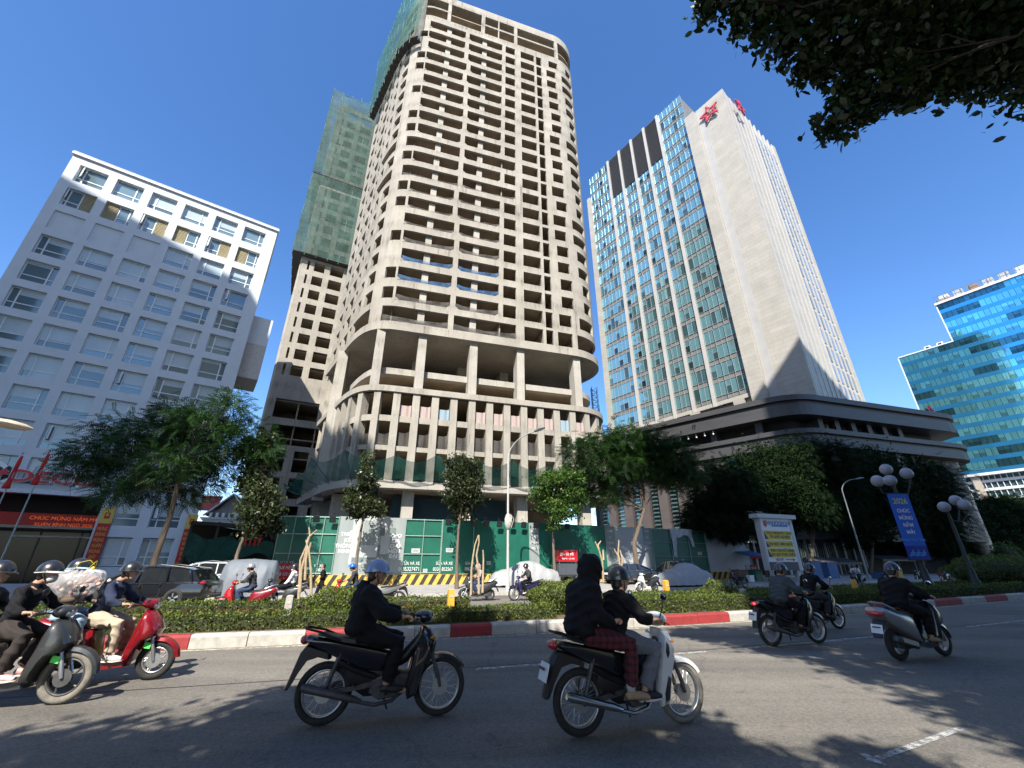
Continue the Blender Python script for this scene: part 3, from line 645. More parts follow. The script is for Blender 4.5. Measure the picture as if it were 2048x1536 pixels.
# ================================================================ BUILDINGS
def pane_tint(): return random.uniform(.75, 1.15)
M_CONC = concrete_mat('raw_concrete', (.36, .333, .285), (.045, .039, .029), 1.0)
M_CONC2 = concrete_mat('raw_concrete_light', (.4, .375, .33), (.11, .095, .075), .7)
M_DARKC = mat('concrete_interior', (.31, .255, .19), rough=.95, var=.25, scale=.5)
M_NETG = net_mat('green_safety_net', (.03, .15, .115), .58)
M_NETK = net_mat('dark_safety_net', (.13, .12, .11), .62)
M_NETB = net_mat('blue_safety_net', (.06, .16, .34), .6)
# ---- tall raw concrete tower -------------------------------------------------
TA = R(17.0); TD = Vector((math.cos(TA), math.sin(TA), 0)); TN = Vector((-math.sin(TA), math.cos(TA), 0)); TO = TN * 43.99
def tw(s, n, z=0.): return TO + TD * s + TN * n + Vector((0, 0, z))
class Path:
    """outline in (s,n), measured by arc length u with u = 0 at the point nearest s = 0"""
    def __init__(q, pts, dense=.35):
        P = [Vector((a, b)) for a, b in pts]; out = [P[0]]
        for i in range(len(P) - 1):
            p0 = P[max(i - 1, 0)]; p1 = P[i]; p2 = P[i + 1]; p3 = P[min(i + 2, len(P) - 1)]
            L = (p2 - p1).length
            if (p3 - p2).length > L: p3 = p2 + (p3 - p2).normalized() * L
            if (p1 - p0).length > L: p0 = p1 - (p1 - p0).normalized() * L
            n = max(1, int(L / dense))
            straight = L > 5
            for k in range(1, n + 1):
                t = k / n
                if straight: out.append(p1.lerp(p2, t)); continue
                out.append(.5 * ((2 * p1) + (p2 - p0) * t + (2 * p0 - 5 * p1 + 4 * p2 - p3) * t * t + (3 * p1 - p0 - 3 * p2 + p3) * t ** 3))
        q.p = out; q.u = [0.]
        for a, b in zip(out[:-1], out[1:]): q.u.append(q.u[-1] + (b - a).length)
        i0 = min(range(len(out)), key=lambda i: abs(out[i].x) + abs(out[i].y)); o = q.u[i0]; q.u = [x - o for x in q.u]
        q.un = np.array(q.u); q.px = np.array([p.x for p in out]); q.py = np.array([p.y for p in out])
    def at(q, u, d=0.):
        x = float(np.interp(u, q.un, q.px)); y = float(np.interp(u, q.un, q.py))
        if d:
            e = .15; tx = float(np.interp(u + e, q.un, q.px) - np.interp(u - e, q.un, q.px)); ty = float(np.interp(u + e, q.un, q.py) - np.interp(u - e, q.un, q.py))
            l = math.hypot(tx, ty) or 1; x += ty / l * d; y -= tx / l * d      # d > 0: outwards
        return x, y
OUT = [(-9.34, 16.1), (-6.2, 6.93), (-5.85, 5.9), (-5.1, 4.0), (-4.3, 2.4), (-3.5, 1.25), (-2.55, .48), (-1.4, .1), (0, 0), (1.2, 0), (21.2, 0), (22.3, .02), (23.6, .27), (24.8, .8), (25.8, 1.6), (26.6, 2.7), (27.05, 4.0), (27.1, 5.4), (26.8, 6.8), (26.45, 7.8), (23.3, 16.6), (21.6, 21.5)]
TP = Path(OUT)
U0, U1 = TP.u[0], TP.u[-1]
def grid_wall(b, P, ub, zb, is_open, t, frame, mi=0, step=.5):
    """wall with openings along a path: outer and inner skins plus the reveals of every opening"""
    us = []
    for a, c in zip(ub[:-1], ub[1:]):
        n = 1 if (a > .2 and c < 22.1) else max(1, int(math.ceil((c - a) / step)))
        us += [a + (c - a) * k / n for k in range(n)]
    us.append(ub[-1]); nu, nz = len(us) - 1, len(zb) - 1
    o = [frame(*P.at(u)) for u in us]; i_ = [frame(*P.at(u, -t)) for u in us]
    op = [[is_open((us[i] + us[i + 1]) / 2, (zb[j] + zb[j + 1]) / 2) for j in range(nz)] for i in range(nu)]
    idx = {}
    def V(i, j, s):
        k = (i, j, s)
        if k not in idx:
            p = (o if s == 0 else i_)[i]; idx[k] = len(b.v); b.v.append((p.x, p.y, zb[j]))
        return idx[k]
    def F(*q): b.f.append(q); b.m.append(mi); b.t.append(None)
    for i in range(nu):
        for j in range(nz):
            if op[i][j]: continue
            F(V(i, j, 0), V(i + 1, j, 0), V(i + 1, j + 1, 0), V(i, j + 1, 0))
            F(V(i, j, 1), V(i, j + 1, 1), V(i + 1, j + 1, 1), V(i + 1, j, 1))
            if j == 0 or op[i][j - 1]: F(V(i, j, 0), V(i, j, 1), V(i + 1, j, 1), V(i + 1, j, 0))
            if j == nz - 1 or op[i][j + 1]: F(V(i, j + 1, 0), V(i + 1, j + 1, 0), V(i + 1, j + 1, 1), V(i, j + 1, 1))
            if i == 0 or op[i - 1][j]: F(V(i, j, 0), V(i, j + 1, 0), V(i, j + 1, 1), V(i, j, 1))
            if i == nu - 1 or op[i + 1][j]: F(V(i + 1, j, 0), V(i + 1, j, 1), V(i + 1, j + 1, 1), V(i + 1, j + 1, 0))
def wall_from_openings(b, P, u0, u1, z0, z1, ops, t, frame, mi=0):
    ub = sorted({round(x, 3) for x in [u0, u1] + [q for o_ in ops for q in o_[:2]] if u0 <= x <= u1})
    zb = sorted({round(x, 3) for x in [z0, z1] + [q for o_ in ops for q in o_[2:]] if z0 <= x <= z1})
    grid_wall(b, P, ub, zb, lambda u, z: any(a < u < c and d < z < e for a, c, d, e in ops), t, frame, mi)
tower = thing('unfinished_tower', 'tall raw concrete tower shell with rounded corners and empty window openings', 'tower', tw(10, 8))
def tl(s, n, z=0.): return tw(s, n, z) - tower.location
tfr = lambda s, n: tl(s, n)
# storeys
rz = random.Random(5); big = (0, 8, 10); FL = []
for f in range(21):
    zt = 29.65 if f == 0 else 32.42 + 2.93 * (f - 1)
    ops = []
    zb_, zl = (27.55, 29.62) if f == 0 else (zt - 1.9, zt + .04)
    if f == 0 or f in big:
        ops += [(-2.45, 5.35, zb_, zl)]
        ops += [(6.02, 11.62, zb_, zl), (12.2, 14.0, zt - 1.9, zt)] if f not in (0, 8, 10) else [(6.02, 14.0, zb_, zl)]
    else:
        s0 = -1.15 + rz.uniform(-.12, .12); s1 = 5.3 + rz.choice((-.35, 0, .15)); ops += [(s0, s1, zb_, zl), (s1 + .66, 11.65, zb_, zl), (12.25, 14.02, zt - 1.9, zt)]
        if (f % 5) in (1, 2, 4) or f < 3: ops.append((-2.75, -1.42, zt - 1.7, zt - .05))
    ops.append((15.1, 17.7, zb_ if f == 0 else zt - 1.9, zl if f == 0 else zt)); ops.append((18.1, 19.1, zb_ if f == 0 else zt - 2.45, zt))
    if f == 0: ops += [(19.75, 21.85, zb_, zl), (22.55, 30.2, zb_ - .05, zl)]
    else:
        k = (f // 2) % 3; sh = (0, .5, .22)[k]
        if f in (9, 7): ops.append((19.95, 22.0, zt - 1.95, zt))
        else: ops.append((20.05 + sh, 21.85 + sh, zt - 1.8, zt))
        ops.append((23.1, 26.2, zt - 1.75, zt) if k == 0 else ((24.2, 25.9, zt - 1.75, zt) if k == 1 else (23.6, 26.0, zt - 1.75, zt)))
        ops += [(27.6, 29.4, zt - 1.75, zt), (31.5, 33.3, zt - 1.75, zt), (35.4, 37.2, zt - 1.75, zt)]
    # left flank
    if f in big: ops.append((-9.2, -4.3, zb_, zl))
    else: ops += [(-6.15, -4.35, zt - 1.85, zt), (-8.5, -7.3, zt - 1.75, zt)]
    ops += [(-10.8, -9.75, zt - 1.75, zt), (-13.6, -11.5, zt - 1.95, zt), (-15.6, -14.5, zt - 1.75, zt), (-18.8, -16.7, zt - 1.95, zt)]
    FL.append((zt, ops))
allops = [o_ for _, ops in FL for o_ in ops]
# crown: two tall storeys
za, zm, zc, zd = 89.75, 92.15, 92.65, 95.05
for a, c in ((-2.3, 1.5), (8.3, 10.8), (11.0, 13.9), (14.5, 22.0)): allops += [(a, c, za, zm), (a, c, zm + .45, zd)]
allops += [(2.1, 7.65, za, zd), (22.65, 30.5, za, zd), (-9, -4.2, za, zm), (-9, -4.2, zc, zd), (-14, -11, za, zd), (-19, -16, za, zd)]
b = MB(); wall_from_openings(b, TP, U0, U1, 26.36, 97.0, allops, .32, tfr)
facade = b.build('facade_wall', M_CONC, tower)
# split arched corners: small haunches under the bays
b = MB()
for zt, ops in FL[1:]:
    for a, c, z0, z1 in ops:
        if c - a > 4 and -1.35 < a < 20:
            for q, sg in ((a, 1), (c, -1)):
                x, y = TP.at(q); p = [tl(q, .01, z0), tl(q + sg * .45, .01, z0), tl(q, .01, z0 + .4)]; p2 = [v + TN * .3 for v in p]
                b.add(p + p2, [(0, 1, 2), (5, 4, 3), (0, 3, 4, 1), (1, 4, 5, 2), (2, 5, 3, 0)])
b.build('bay_haunch', M_CONC, tower)
# slabs: outline pulled in by the wall thickness
def outline(d, u0=None, u1=None, step=.8):
    u = np.linspace(U0 if u0 is None else u0, U1 if u1 is None else u1, 70); return [TP.at(float(x), d) for x in u]
def slab(z, th, d, name='floor_slab', m=None, extra=None):
    b = MB(); pl = [tl(s, n) for s, n in outline(d)]; c_ = tl(9, 9); N_ = len(pl)
    for z_ in (z - th, z): b.add([(p.x, p.y, z_) for p in pl] + [(c_.x, c_.y, z_)], [(k, (k + 1) % N_, N_) for k in range(N_)])
    for k in range(N_): p, q = pl[k], pl[(k + 1) % N_]; b.quad((p.x, p.y, z - th), (q.x, q.y, z - th), (q.x, q.y, z), (p.x, p.y, z))
    return b.build(name, m or M_DARKC, tower)
for zt, _ in FL: slab(zt + .58, .2, -.34)
slab(89.6, .25, -.34); slab(92.5, .2, -.34); slab(96.6, .3, -.34, 'roof_slab', M_CONC)
# heavy ring beams under the storeys (projecting edge band)
def ring(P, d, z0, z1, t, u0, u1, name, m=M_CONC, par=None):
    b = MB(); n = 90; us = [u0 + (u1 - u0) * k / n for k in range(n + 1)]
    b.rings([[tl(*P.at(u, d), z0), tl(*P.at(u, d), z1), tl(*P.at(u, d - t), z1), tl(*P.at(u, d - t), z0)] for u in us]); return b.build(name, m, par or tower)
ring(TP, .22, 26.33, 27.32, .6, U0, U1, 'edge_band'); slab(26.9, .5, -.1, 'floor_slab', M_CONC)
# inner columns seen through the bays, partition walls
def pcol(s, n, z0, z1, w=.85, d=1.1, m=M_CONC2, name='column'):
    b = MB(); c = tl(s, n); b.box((c.x, c.y, (z0 + z1) / 2), (w, d, z1 - z0), 0, rot=(0, 0, TA)); return b.build(name, m, tower)
for s in (2.13, 8.47): pcol(s, .86, 27.3, 89.3, .8, .9)
for s in (14.5, 20): pcol(s, 4.5, 27.3, 89.3, .9, 1.0)
b = MB()
for s0, n0, s1, n1 in ((-1.5, 6.0, 22.5, 6.0), (5.65, .5, 5.65, 6), (11.95, .5, 11.95, 6), (14.6, .5, 14.6, 6), (17.9, .5, 17.9, 6), (19.6, .5, 19.6, 6), (22.6, 1.2, 22.6, 6), (-1.3, 1.0, -1.3, 5), (-4, 6, 22, 6), (24.5, 5, 21.5, 14), (-2.5, 6, -6, 15.5)):
    b.bar(tl(s0, n0, 58.2), tl(s1, n1, 58.2), .15, 62.2)
b.build('partition_wall', M_DARKC, tower)
# safety nets sagging in the lower bays
def sag_net(u0, u1, z0, z1, name, m, d=-.1, sag=.35, cols=12):
    b = MB(); 
    for i in range(cols):
        ts = (i / cols, (i + 1) / cols)
        q = []
        for t in ts:
            x = u0 + (u1 - u0) * t; zt_ = z1 - sag * 4 * t * (1 - t); s, n = TP.at(x, d - .12 * math.sin(t * 9) ** 2); q.append((tl(s, n, z0), tl(s, n, (z0 + zt_) / 2) - TN * .1 * math.sin(t * 14), tl(s, n, zt_)))
        for j in range(2): b.quad(q[0][j], q[1][j], q[1][j + 1], q[0][j + 1])
    return b.build(name, m, tower, smooth='all')
for f, (zt, ops) in enumerate(FL[:9]):
    for a, c, z0, z1 in ops:
        if c - a > 4 and -3 < a < 22: sag_net(a + .05, c - .05, z0 + .02, z0 + (.75 if f > 4 else 1.0), 'bay_net', M_NETB if f in (2, 3) and c > 5 else M_NETK, -.2, .3)
# ---- open lobby storey and its columns
PODZ = 19.4
for s in (-2.1, 2.6, 8.7, 14.65, 22.3): pcol(s, 1.0, PODZ - .6, 26.4, .95, 1.5)
for s, n in ((-6.6, 8.5), (25.5, 8), (8.7, 9), (14.65, 9), (2.6, 9)): pcol(s, n, 8, 26.4, 1.2, 2.4)
b = MB(); b.bar(tl(-9.0, 15.9, 20), tl(23.4, 15.9, 20), .4, 13.5); b.build('back_wall', M_CONC, tower)
ring(TP, -1.3, 21.4, 22.15, .9, -11, 30, 'mezzanine_beam', M_CONC2); slab(21.95, .3, -2.0)
PP = TP
ring(TP, .16, 18.75, 19.42, .8, U0 + .1, 34, 'parapet_band', M_CONC); slab(19.1, .35, -.3)
for z0 in (15.5, 12.38): ring(TP, -.28, z0, z0 + (.66 if z0 > 15 else .5), .4, U0 + .1, 34, 'spandrel_beam'); slab(z0 + .45, .25, -.5)
ring(TP, .75, 8.42, 9.12, 1.3, U0 + .1, 34, 'canopy_band', M_CONC2); slab(8.95, .3, -.1)
# vertical fins of the podium, each a part
fu = [.45 + 2.07 * k for k in range(-8, 12)] + [25.2, 27.2, 29.2, 31.2]
for u in fu:
    s, n = TP.at(u, -.02); s2, n2 = TP.at(u, -1.02); p = tl(s, n); q = tl(s2, n2); b = MB(); b.bar((p.x, p.y, 13.93), (q.x, q.y, 13.93), .78 if -1 < u < 23 else .7, 9.66)
    b.build('fin', M_CONC, tower)
for s in (2.66, 8.55, 14.85, 22.5): pcol(s, 1.4, .1, 8.5, 1.15, 1.4, M_CONC2, 'ground_column')
for s, n in ((-3.9, 6.5), (-6.3, 12)): pcol(s, n, .1, 8.5, 2.2, 2.2, M_CONC2, 'ground_column')
b = MB()
for s0, s1 in ((1.2, 7.9), (9.2, 14.0)): b.bar(tl(s0, 4.5, 4.2), tl(s1, 4.5, 4.2), .12, 8.3)
b.build('blue_screen', mat('screen_dark_blue', (.012, .05, .075), rough=.6, var=.2, scale=1), tower)
b = MB(); b.bar(tl(-8, 14, 4.2), tl(24, 14, 4.2), .3, 8.4); b.build('ground_floor_wall', M_DARKC, tower)
# striped tarpaulins hung in the upper podium row
M_TARP = mat('tarp_striped', (.42, .27, .22), rough=.8, var=.2, scale=7, stretch=(.4, .4, 3), col2=(.3, .3, .31), bump=.5, bscale=6)
M_TARPB = mat('tarp_blue', (.16, .32, .4), rough=.8, var=.2, scale=6, stretch=(.4, .4, 3), col2=(.3, .3, .32), bump=.5, bscale=6)
for k, u in enumerate(fu):
    if 0 < u < 22.5:
        a, c = u + .42, u + 1.62; ok = k not in (11,)
        if ok: sag_net(a, c, 16.2, 17.55 + random.uniform(-.1, .1), 'tarpaulin', M_TARPB if (k in (10, 17)) else M_TARP, -.35, .08, 5)
        sag_net(a - .05, c + .05, 12.9, 14.6 + random.uniform(-.15, .1), 'grey_net', M_NETK, -.45, .22, 5)
    elif -8 < u <= 0: sag_net(u + .42, u + 1.62, 12.9, 14.3, 'grey_net', M_NETK, -.45, .2, 5)
# catch net above the canopy on raking struts
NP = []
for k, u in enumerate([-17, -13, -9, -5.5, -2.6, 1.0, 4.9, 8.8, 12.7, 16.6, 20.4, 24, 27]):
    s, n = TP.at(u, .9); s2, n2 = TP.at(u, 2.6 if u > -3 else 3.0); zt_ = 11.6 - (.3 if k % 2 else 0) + (0 if u > -9 else -1.2)
    NP.append((tl(s, n, 9.2), tl(s2, n2, zt_), tl(*TP.at(u, .3), 8.3)))
b = MB()
for (p, q, _), (p2, q2, _) in zip(NP[:-1], NP[1:]):
    n = 8
    for i in range(n):
        r = []
        for t in (i / n, (i + 1) / n):
            lo = p.lerp(p2, t) + Vector((0, 0, .1 * math.sin(t * 12))); hi = q.lerp(q2, t) - Vector((0, 0, .75 * 4 * t * (1 - t))); md = lo.lerp(hi, .5) - Vector((0, 0, .25))
            r.append((lo, md, hi))
        for j in range(2): b.quad(r[0][j], r[1][j], r[1][j + 1], r[0][j + 1])
b.build('catch_net', M_NETG, tower, smooth='all')
b = MB()
for p, q, e in NP: b.tube([e, p, q + (q - p) * .02], .035, 5)
b.build('net_strut', M_BLACKP, tower)
# scaffold and green net round the upper left flank
b = MB(); SZ = lambda u: 80.6 + max(0, (-u - 2)) * .05
us = np.linspace(-2.3, U0 - 1.0, 34); lv = [0, .12, .25, .4, .55, .7, .85, 1.0]
G = []
for i, u in enumerate(us):
    s, n = TP.at(max(float(u), U0), 1.5); 
    if u < U0: s -= .35; n += .95
    G.append([tl(s, n, (81.0 if i > 3 else 83.2 - i * .7) + 19.0 * f) - TD * (.14 * math.sin(i * 1.3 + f * 9)) for f in lv])
for i in range(len(G) - 1):
    for j in range(len(lv) - 1): b.quad(G[i][j], G[i + 1][j], G[i + 1][j + 1], G[i][j + 1])
b.build('green_net', M_NETG, tower, smooth='all')
b = MB(); bk = MB()
for i in range(0, len(us), 2):
    for d in (.5, 1.4):
        s, n = TP.at(max(float(us[i]), U0), d); b.tube([tl(s, n, 80.2 + random.uniform(-.5, .4)), tl(s, n, 100.2 + random.uniform(-.3, 1.0))], .035, 5)
    s, n = TP.at(max(float(us[i]), U0), .2); s2, n2 = TP.at(max(float(us[i]), U0), 1.9); b.tube([tl(s, n, 80.6), tl(s2, n2, 81.3)], .04, 5)
for z in (81, 84, 87, 90, 93, 96, 99): b.tube([tl(*TP.at(max(float(u), U0), 1.35), z) for u in us[::2]], .03, 5)
b.build('scaffold_tubes', mat('scaffold_steel', (.1, .16, .15), rough=.7, metal=.1), tower)
for i in range(0, len(us) - 2, 2):
    a_, c_ = [TP.at(max(float(us[k]), U0), .9) for k in (i, i + 2)]; bk.bar(tl(*a_, 80.9), tl(*c_, 80.9), 1.1, .08)
bk.build('scaffold_deck', mat('deck_boards', (.05, .045, .04), rough=.9), tower)
# rust lift mast behind the right corner
b = MB(); c = tl(28.8, 8.0); q = .42
for dx, dy in ((-q, -q), (q, -q), (q, q), (-q, q)): b.tube([(c.x + dx, c.y + dy, 5 - 0), (c.x + dx, c.y + dy, 26.0)], .05, 5)
for k in range(28):
    z = 5 + k * .75
    for (dx, dy), (ex, ey) in (((-q, -q), (q, -q)), ((q, -q), (q, q)), ((q, q), (-q, q)), ((-q, q), (-q, -q))):
        b.tube([(c.x + dx, c.y + dy, z), (c.x + ex, c.y + ey, z + .7)], .03, 4); b.tube([(c.x + dx, c.y + dy, z), (c.x + ex, c.y + ey, z)], .03, 4)
hm = b.build('hoist_mast', mat('hoist_blue', (.02, .12, .2), rough=.5), None, loc=tower.location); tag(hm, 'blue lattice hoist mast behind the rounded right corner of the concrete tower', 'hoist mast')
# terrace rail and things hung to dry above the hoarding
b = MB(); 
for z in (3.6, 4.3, 4.9): b.tube([tl(s, .2, z) for s in (1, 8, 16, 22.5)], .03, 5)
for s in range(1, 23, 2): b.tube([tl(s, .2, 2.5), tl(s, .2, 4.9)], .03, 5)
b.build('terrace_rail', mat('rail_grey', (.45, .45, .43), rough=.5), tower)
for s, lab, cc in ((6.2, 'orange garment drying on the rail behind the hoarding', (.4, .13, .06)), (7.3, 'purple garment drying on the rail behind the hoarding', (.16, .06, .2)), (7.8, 'white shirt drying on the rail behind the hoarding', (.7, .7, .72)), (12.2, 'red garment drying on the rail behind the hoarding', (.5, .05, .04))):
    b = MB(); rs = [[(dx * k, .04 * math.sin(dx * 9 + z), z) for dx in (-.3, -.1, .1, .3)] + [(dx * k, .06 + .04 * math.sin(dx * 9 + z), z) for dx in (.3, .1, -.1, -.3)] for z, k in ((-.75, 1.1), (-.3, .95), (-.05, 1.3), (.0, .5))]
    b.rings(rs); o = b.build('hanging_garment', mat('cloth_' + lab.split()[0], cc, rough=.85, var=.2), None, loc=tw(s, .1, 5.2), rotz=TA); tag(o, lab, 'garment', 'washing behind the hoarding')
# ---- second concrete tower, wrapped in net
A2 = R(27.0); D2 = Vector((math.cos(A2), math.sin(A2), 0)); N2 = Vector((-math.sin(A2), math.cos(A2), 0)); O2 = Vector((-18.8, 70.5, 0))
t2 = thing('unfinished_tower', 'second raw concrete tower behind, its upper half wrapped in green net', 'tower', O2 + D2 * -16 + N2 * 6)
def t2l(s, n, z=0.): return O2 + D2 * s + N2 * n + Vector((0, 0, z)) - t2.location
P2 = Path([(-21.9, 14), (-21.75, .3), (-21.5, 0), (0, 0), (4, 0)], 3.0)
ops = []
for k in range(24):
    zt = 43.45 - 2.97 * (k - 0) + 2.97 * 17
    if zt - 2 < 27.2 or zt > 96: continue
    ops += [(-20.5, -20.15, zt - 1.95, zt), (-19.35, -17.6, zt - 1.85, zt), (-16.6, -14.4, zt - 1.85, zt + .1), (-13.6, -10.5, zt - 1.85, zt), (-9.6, -7, zt - 1.85, zt), (-5, -2, zt - 1.85, zt)]
    ops += [(-30, -28.2, zt - 1.8, zt), (-26, -24.2, zt - 1.8, zt)]
ops += [(-20.4, -14.1, 22.5, 25.6), (-20.1, -13.4, 18.3, 21.4), (-12, -4, 18.3, 26)]
for z0, z1 in ((14.3, 17.5), (10.3, 13.4), (6.2, 9.4), (1, 5.4)): ops += [(-19.3, -17.5, z0, z1), (-16.3, -14.3, z0, z1), (-13, -11, z0, z1), (-9.5, -7.5, z0, z1)]
b = MB(); wall_from_openings(b, P2, P2.u[0], P2.u[-1], 0, 95.5, ops, .4, lambda s, n: t2l(s, n)); b.build('facade_wall', M_CONC, t2)
for k in range(30):
    z = 4.5 + 3.0 * k; b = MB(); pl = [t2l(s, n) for s, n in ((-21.4, .45), (3.5, .45), (3.5, 13.5), (-21.4, 13.5))]; b.prism([(p.x, p.y) for p in pl], z - .2, z)
    if z < 95: b.build('floor_slab', M_DARKC, t2)
b = MB(); b.bar(t2l(-21.4, 7, 47), t2l(3, 7, 47), .3, 93)
for s in (-17.1, -14, -10): b.bar(t2l(s, .6, 47), t2l(s, 7, 47), .2, 93)
b.build('partition_wall', M_DARKC, t2)
b = MB(); rows = []
E2 = [(-23.3, 16), (-23.3, 10), (-23.35, 4), (-23.3, -1.25), (-20, -1.3), (-16, -1.25), (-12, -1.3), (-8, -1.3), (0, -1.3)]
zz = [53.0, 58, 63, 68, 73, 76.4]
def netwall(z0, z1, nm):
    b = MB(); g = []
    for s, n in E2: g.append([t2l(s + .1 * math.sin(z), n + .18 * math.sin(z * .8 + s), z) for z in np.linspace(z0, z1, 9)])
    for i in range(len(g) - 1):
        for j in range(8): b.quad(g[i][j], g[i + 1][j], g[i + 1][j + 1], g[i][j + 1])
    b.build(nm, M_NETG2, t2, smooth='all')
M_NETG2 = net_mat('grey_green_net', (.05, .125, .1), .66); netwall(53.0, 72.0, 'green_net'); netwall(72.6, 97.2, 'green_net')
b = MB(); dk = MB()
for i, s in enumerate([-23.2 + 1.9 * k for k in range(10)]):
    b.tube([t2l(s, -1.15, 52.6), t2l(s, -1.15, 98 + random.uniform(-.3, .9))], .045, 5)
for n in (1, 4, 7, 10, 13): b.tube([t2l(-23.2, n, 52.6), t2l(-23.2, n, 98)], .045, 5)
for z in (53, 62, 72.3, 82, 92, 97): b.tube([t2l(-23.2, 13, z), t2l(-23.2, -1.2, z), t2l(-4, -1.2, z)], .05, 5)
b.build('scaffold_tubes', MATS['scaffold_steel'], t2)
for z in (53.0, 72.3):
    dk = MB(); dk.bar(t2l(-23.3, -.55, z), t2l(0, -.55, z), 1.3, .15); dk.bar(t2l(-22.5, .1, z), t2l(-22.5, 14, z), 1.5, .15); dk.build('scaffold_deck', MATS['deck_boards'], t2)
# ---- white office block on the left ------------------------------------------
class Frame:
    def __init__(q, o, deg): q.a = R(deg); q.o = Vector(o); q.d = Vector((math.cos(q.a), math.sin(q.a), 0)); q.n = Vector((-math.sin(q.a), math.cos(q.a), 0))
    def w(q, s, n, z=0.): return q.o + q.d * s + q.n * n + Vector((0, 0, z))
    def M(q, s, n, z): return Matrix.Translation(q.w(s, n, z)) @ Matrix.Rotation(q.a, 4, 'Z')
def root_at(F, name, label, cat, s, n): return thing(name, label, cat, F.w(s, n), F.a)      # parts then live in (s,n,z) minus the root's (s,n)
M_WHITE = mat('white_render', (.53, .57, .595), rough=.75, var=.05, scale=.6, bump=.08, bscale=8)
M_FRAMEW = mat('window_frame_white', (.7, .72, .73), rough=.5, var=.05)
M_GL = glass_mat('office_glass', (.17, .25, .27), .05, .3)
M_BLIND = mat('window_blind', (.36, .44, .46), rough=.35, var=.1, scale=.7, stretch=(3, 3, .4), spec=.7, coat=.7)
M_LOUV = mat('louvre_beige', (.5, .44, .28), rough=.6, var=.08)
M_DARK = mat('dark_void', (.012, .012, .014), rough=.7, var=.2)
LF = Frame((-25.5, 45, 0), 35.5)
lb = root_at(LF, 'office_block', 'white office block with a regular grid of recessed windows and red entrance lettering', 'building', -15, 0)
def L_(s): return s + 15
cols = [-23.95 + 2.98 * k for k in range(6)]; rows = [39.85, 36.7, 33.65, 30.65, 27.65, 24.7, 21.75, 18.75, 15.75, 12.8, 9.8, 6.8, 3.72]
WW, WH, RD = 2.25, 2.2, .42
ops = []; wins = []
for j, zt in enumerate(rows):
    for i, s in enumerate(cols):
        h = WH if j < 12 else 2.35
        if j >= 11 and i < 4: continue
        ops.append((s, s + WW, zt - h, zt)); wins.append((i, j, s, zt, h))
ops.append((-26, -12.55, 0, 7.15))
LP = Path([(-24.75, 0), (0, 0), (.02, 0)], 50)
b = MB(); 
ub = sorted({-24.75, -5.65, -12.55} | {q for o_ in ops for q in o_[:2] if q > -24.7}); zb = sorted({0, 40.8} | {round(q, 3) for o_ in ops for q in o_[2:]})
class Flat:
    def at(q, u, d=0.): return u, -d
grid_wall(b, Flat(), ub, zb, lambda u, z: any(a < u < c and d < z < e for a, c, d, e in ops), RD, lambda s, n: Vector((L_(s), n, 0)))
b.build('facade_wall', M_WHITE, lb)
b = MB(); b.box((L_(-5.65) - .15, 6.5 + .005, 20.4), (.3, 12.4, 40.8)); b.box((L_(-24.75) + .15, 6.5, 20.4), (.3, 12.4, 40.8)); b.box((L_(-15.2), 12.85, 20.4), (19.1, .3, 40.8)); b.build('side_wall', M_WHITE, lb)
b = MB(); b.box((L_(-15.2), 6.4, 40.93), (19.35, 13.2, .26)); b.box((L_(-15.2), 6.4, 41.14), (19.2, 13.2, .06)); b.build('roof', mat('parapet_grey', (.6, .62, .65), rough=.6), lb)
for k in range(1, 13):
    b = MB(); b.box((L_(-15.2), 6.6, 40.4 - 3.0 * k - .02), (18.3, 11.9, .2)); b.build('floor_slab', M_DARKC, lb)
# blank panels, louvres, windows
rw = random.Random(3)
def window_meshes(style):
    """style: (blind drop 0..1, side of the narrow casement, louvre half, open casement)"""
    bd, side, lou, opn = style; W, H = WW, WH; fr = MB(); gl = MB(); n0 = RD - .06
    x0, x1 = (0, W) if not lou else ((W * .48, W) if side else (0, W * .55))
    for a, c in ((x0, x0 + .06), (x1 - .06, x1)): fr.box(((a + c) / 2, n0, -H / 2), (.09, .07, H))
    for z in (-.03, -H + .03, -H * .68): fr.box(((x0 + x1) / 2, n0 - .004, z), (x1 - x0 - .18, .07, .09))
    xm = x0 + (x1 - x0) * (.76 if side else .24); fr.box((xm, n0 - .008, -H / 2), (.1, .075, H - .18))
    if opn: fr.box((xm + (.2 if side else -.2), n0 - .28, -H * .35), (.05, .5, H * .55), rot=(0, 0, .5))
    t = rw.uniform(.55, 1.1)
    gl.box(((x0 + x1) / 2, n0 + .02, -H / 2), (x1 - x0 - .05, .012, H - .05), 0, tint=t)
    if bd > 0:
        gl.box(((x0 + xm) / 2 if side else (xm + x1) / 2, n0 + .005, -H * bd / 2 - .02), ((xm - x0 if side else x1 - xm) - .05, .012, H * bd - .04), 1, tint=1)
        if bd > .6: gl.box(((xm + x1) / 2 if side else (x0 + xm) / 2, n0 + .005, -H * .34), ((x1 - xm if side else xm - x0) - .06, .012, H * .62), 1, tint=1)
    f = fr.mesh('window', [M_FRAMEW]); g = gl.mesh('pane', [M_GL, M_BLIND]); l = None
    if lou:
        lv = MB(); a, c = (0, W * .46) if side else (W * .57, W); k = 0
        z = -.06
        while z > -H + .05: lv.box(((a + c) / 2, n0 - .05, z), (c - a, .1, .07), rot=(R(-25), 0, 0)); z -= .17
        l = lv.mesh('louvre', [M_LOUV])
    return f, g, l
styles = [(.3, 0, 0, 0), (.78, 1, 0, 0), (.15, 1, 0, 0), (.55, 0, 0, 1), (.0, 0, 0, 1), (.62, 0, 0, 0), (.95, 1, 0, 0), (.66, 1, 0, 0), (.66, 0, 0, 0), (.45, 1, 0, 0), (0, 1, 0, 0), (.97, 0, 0, 0), (.5, 0, 0, 0)]
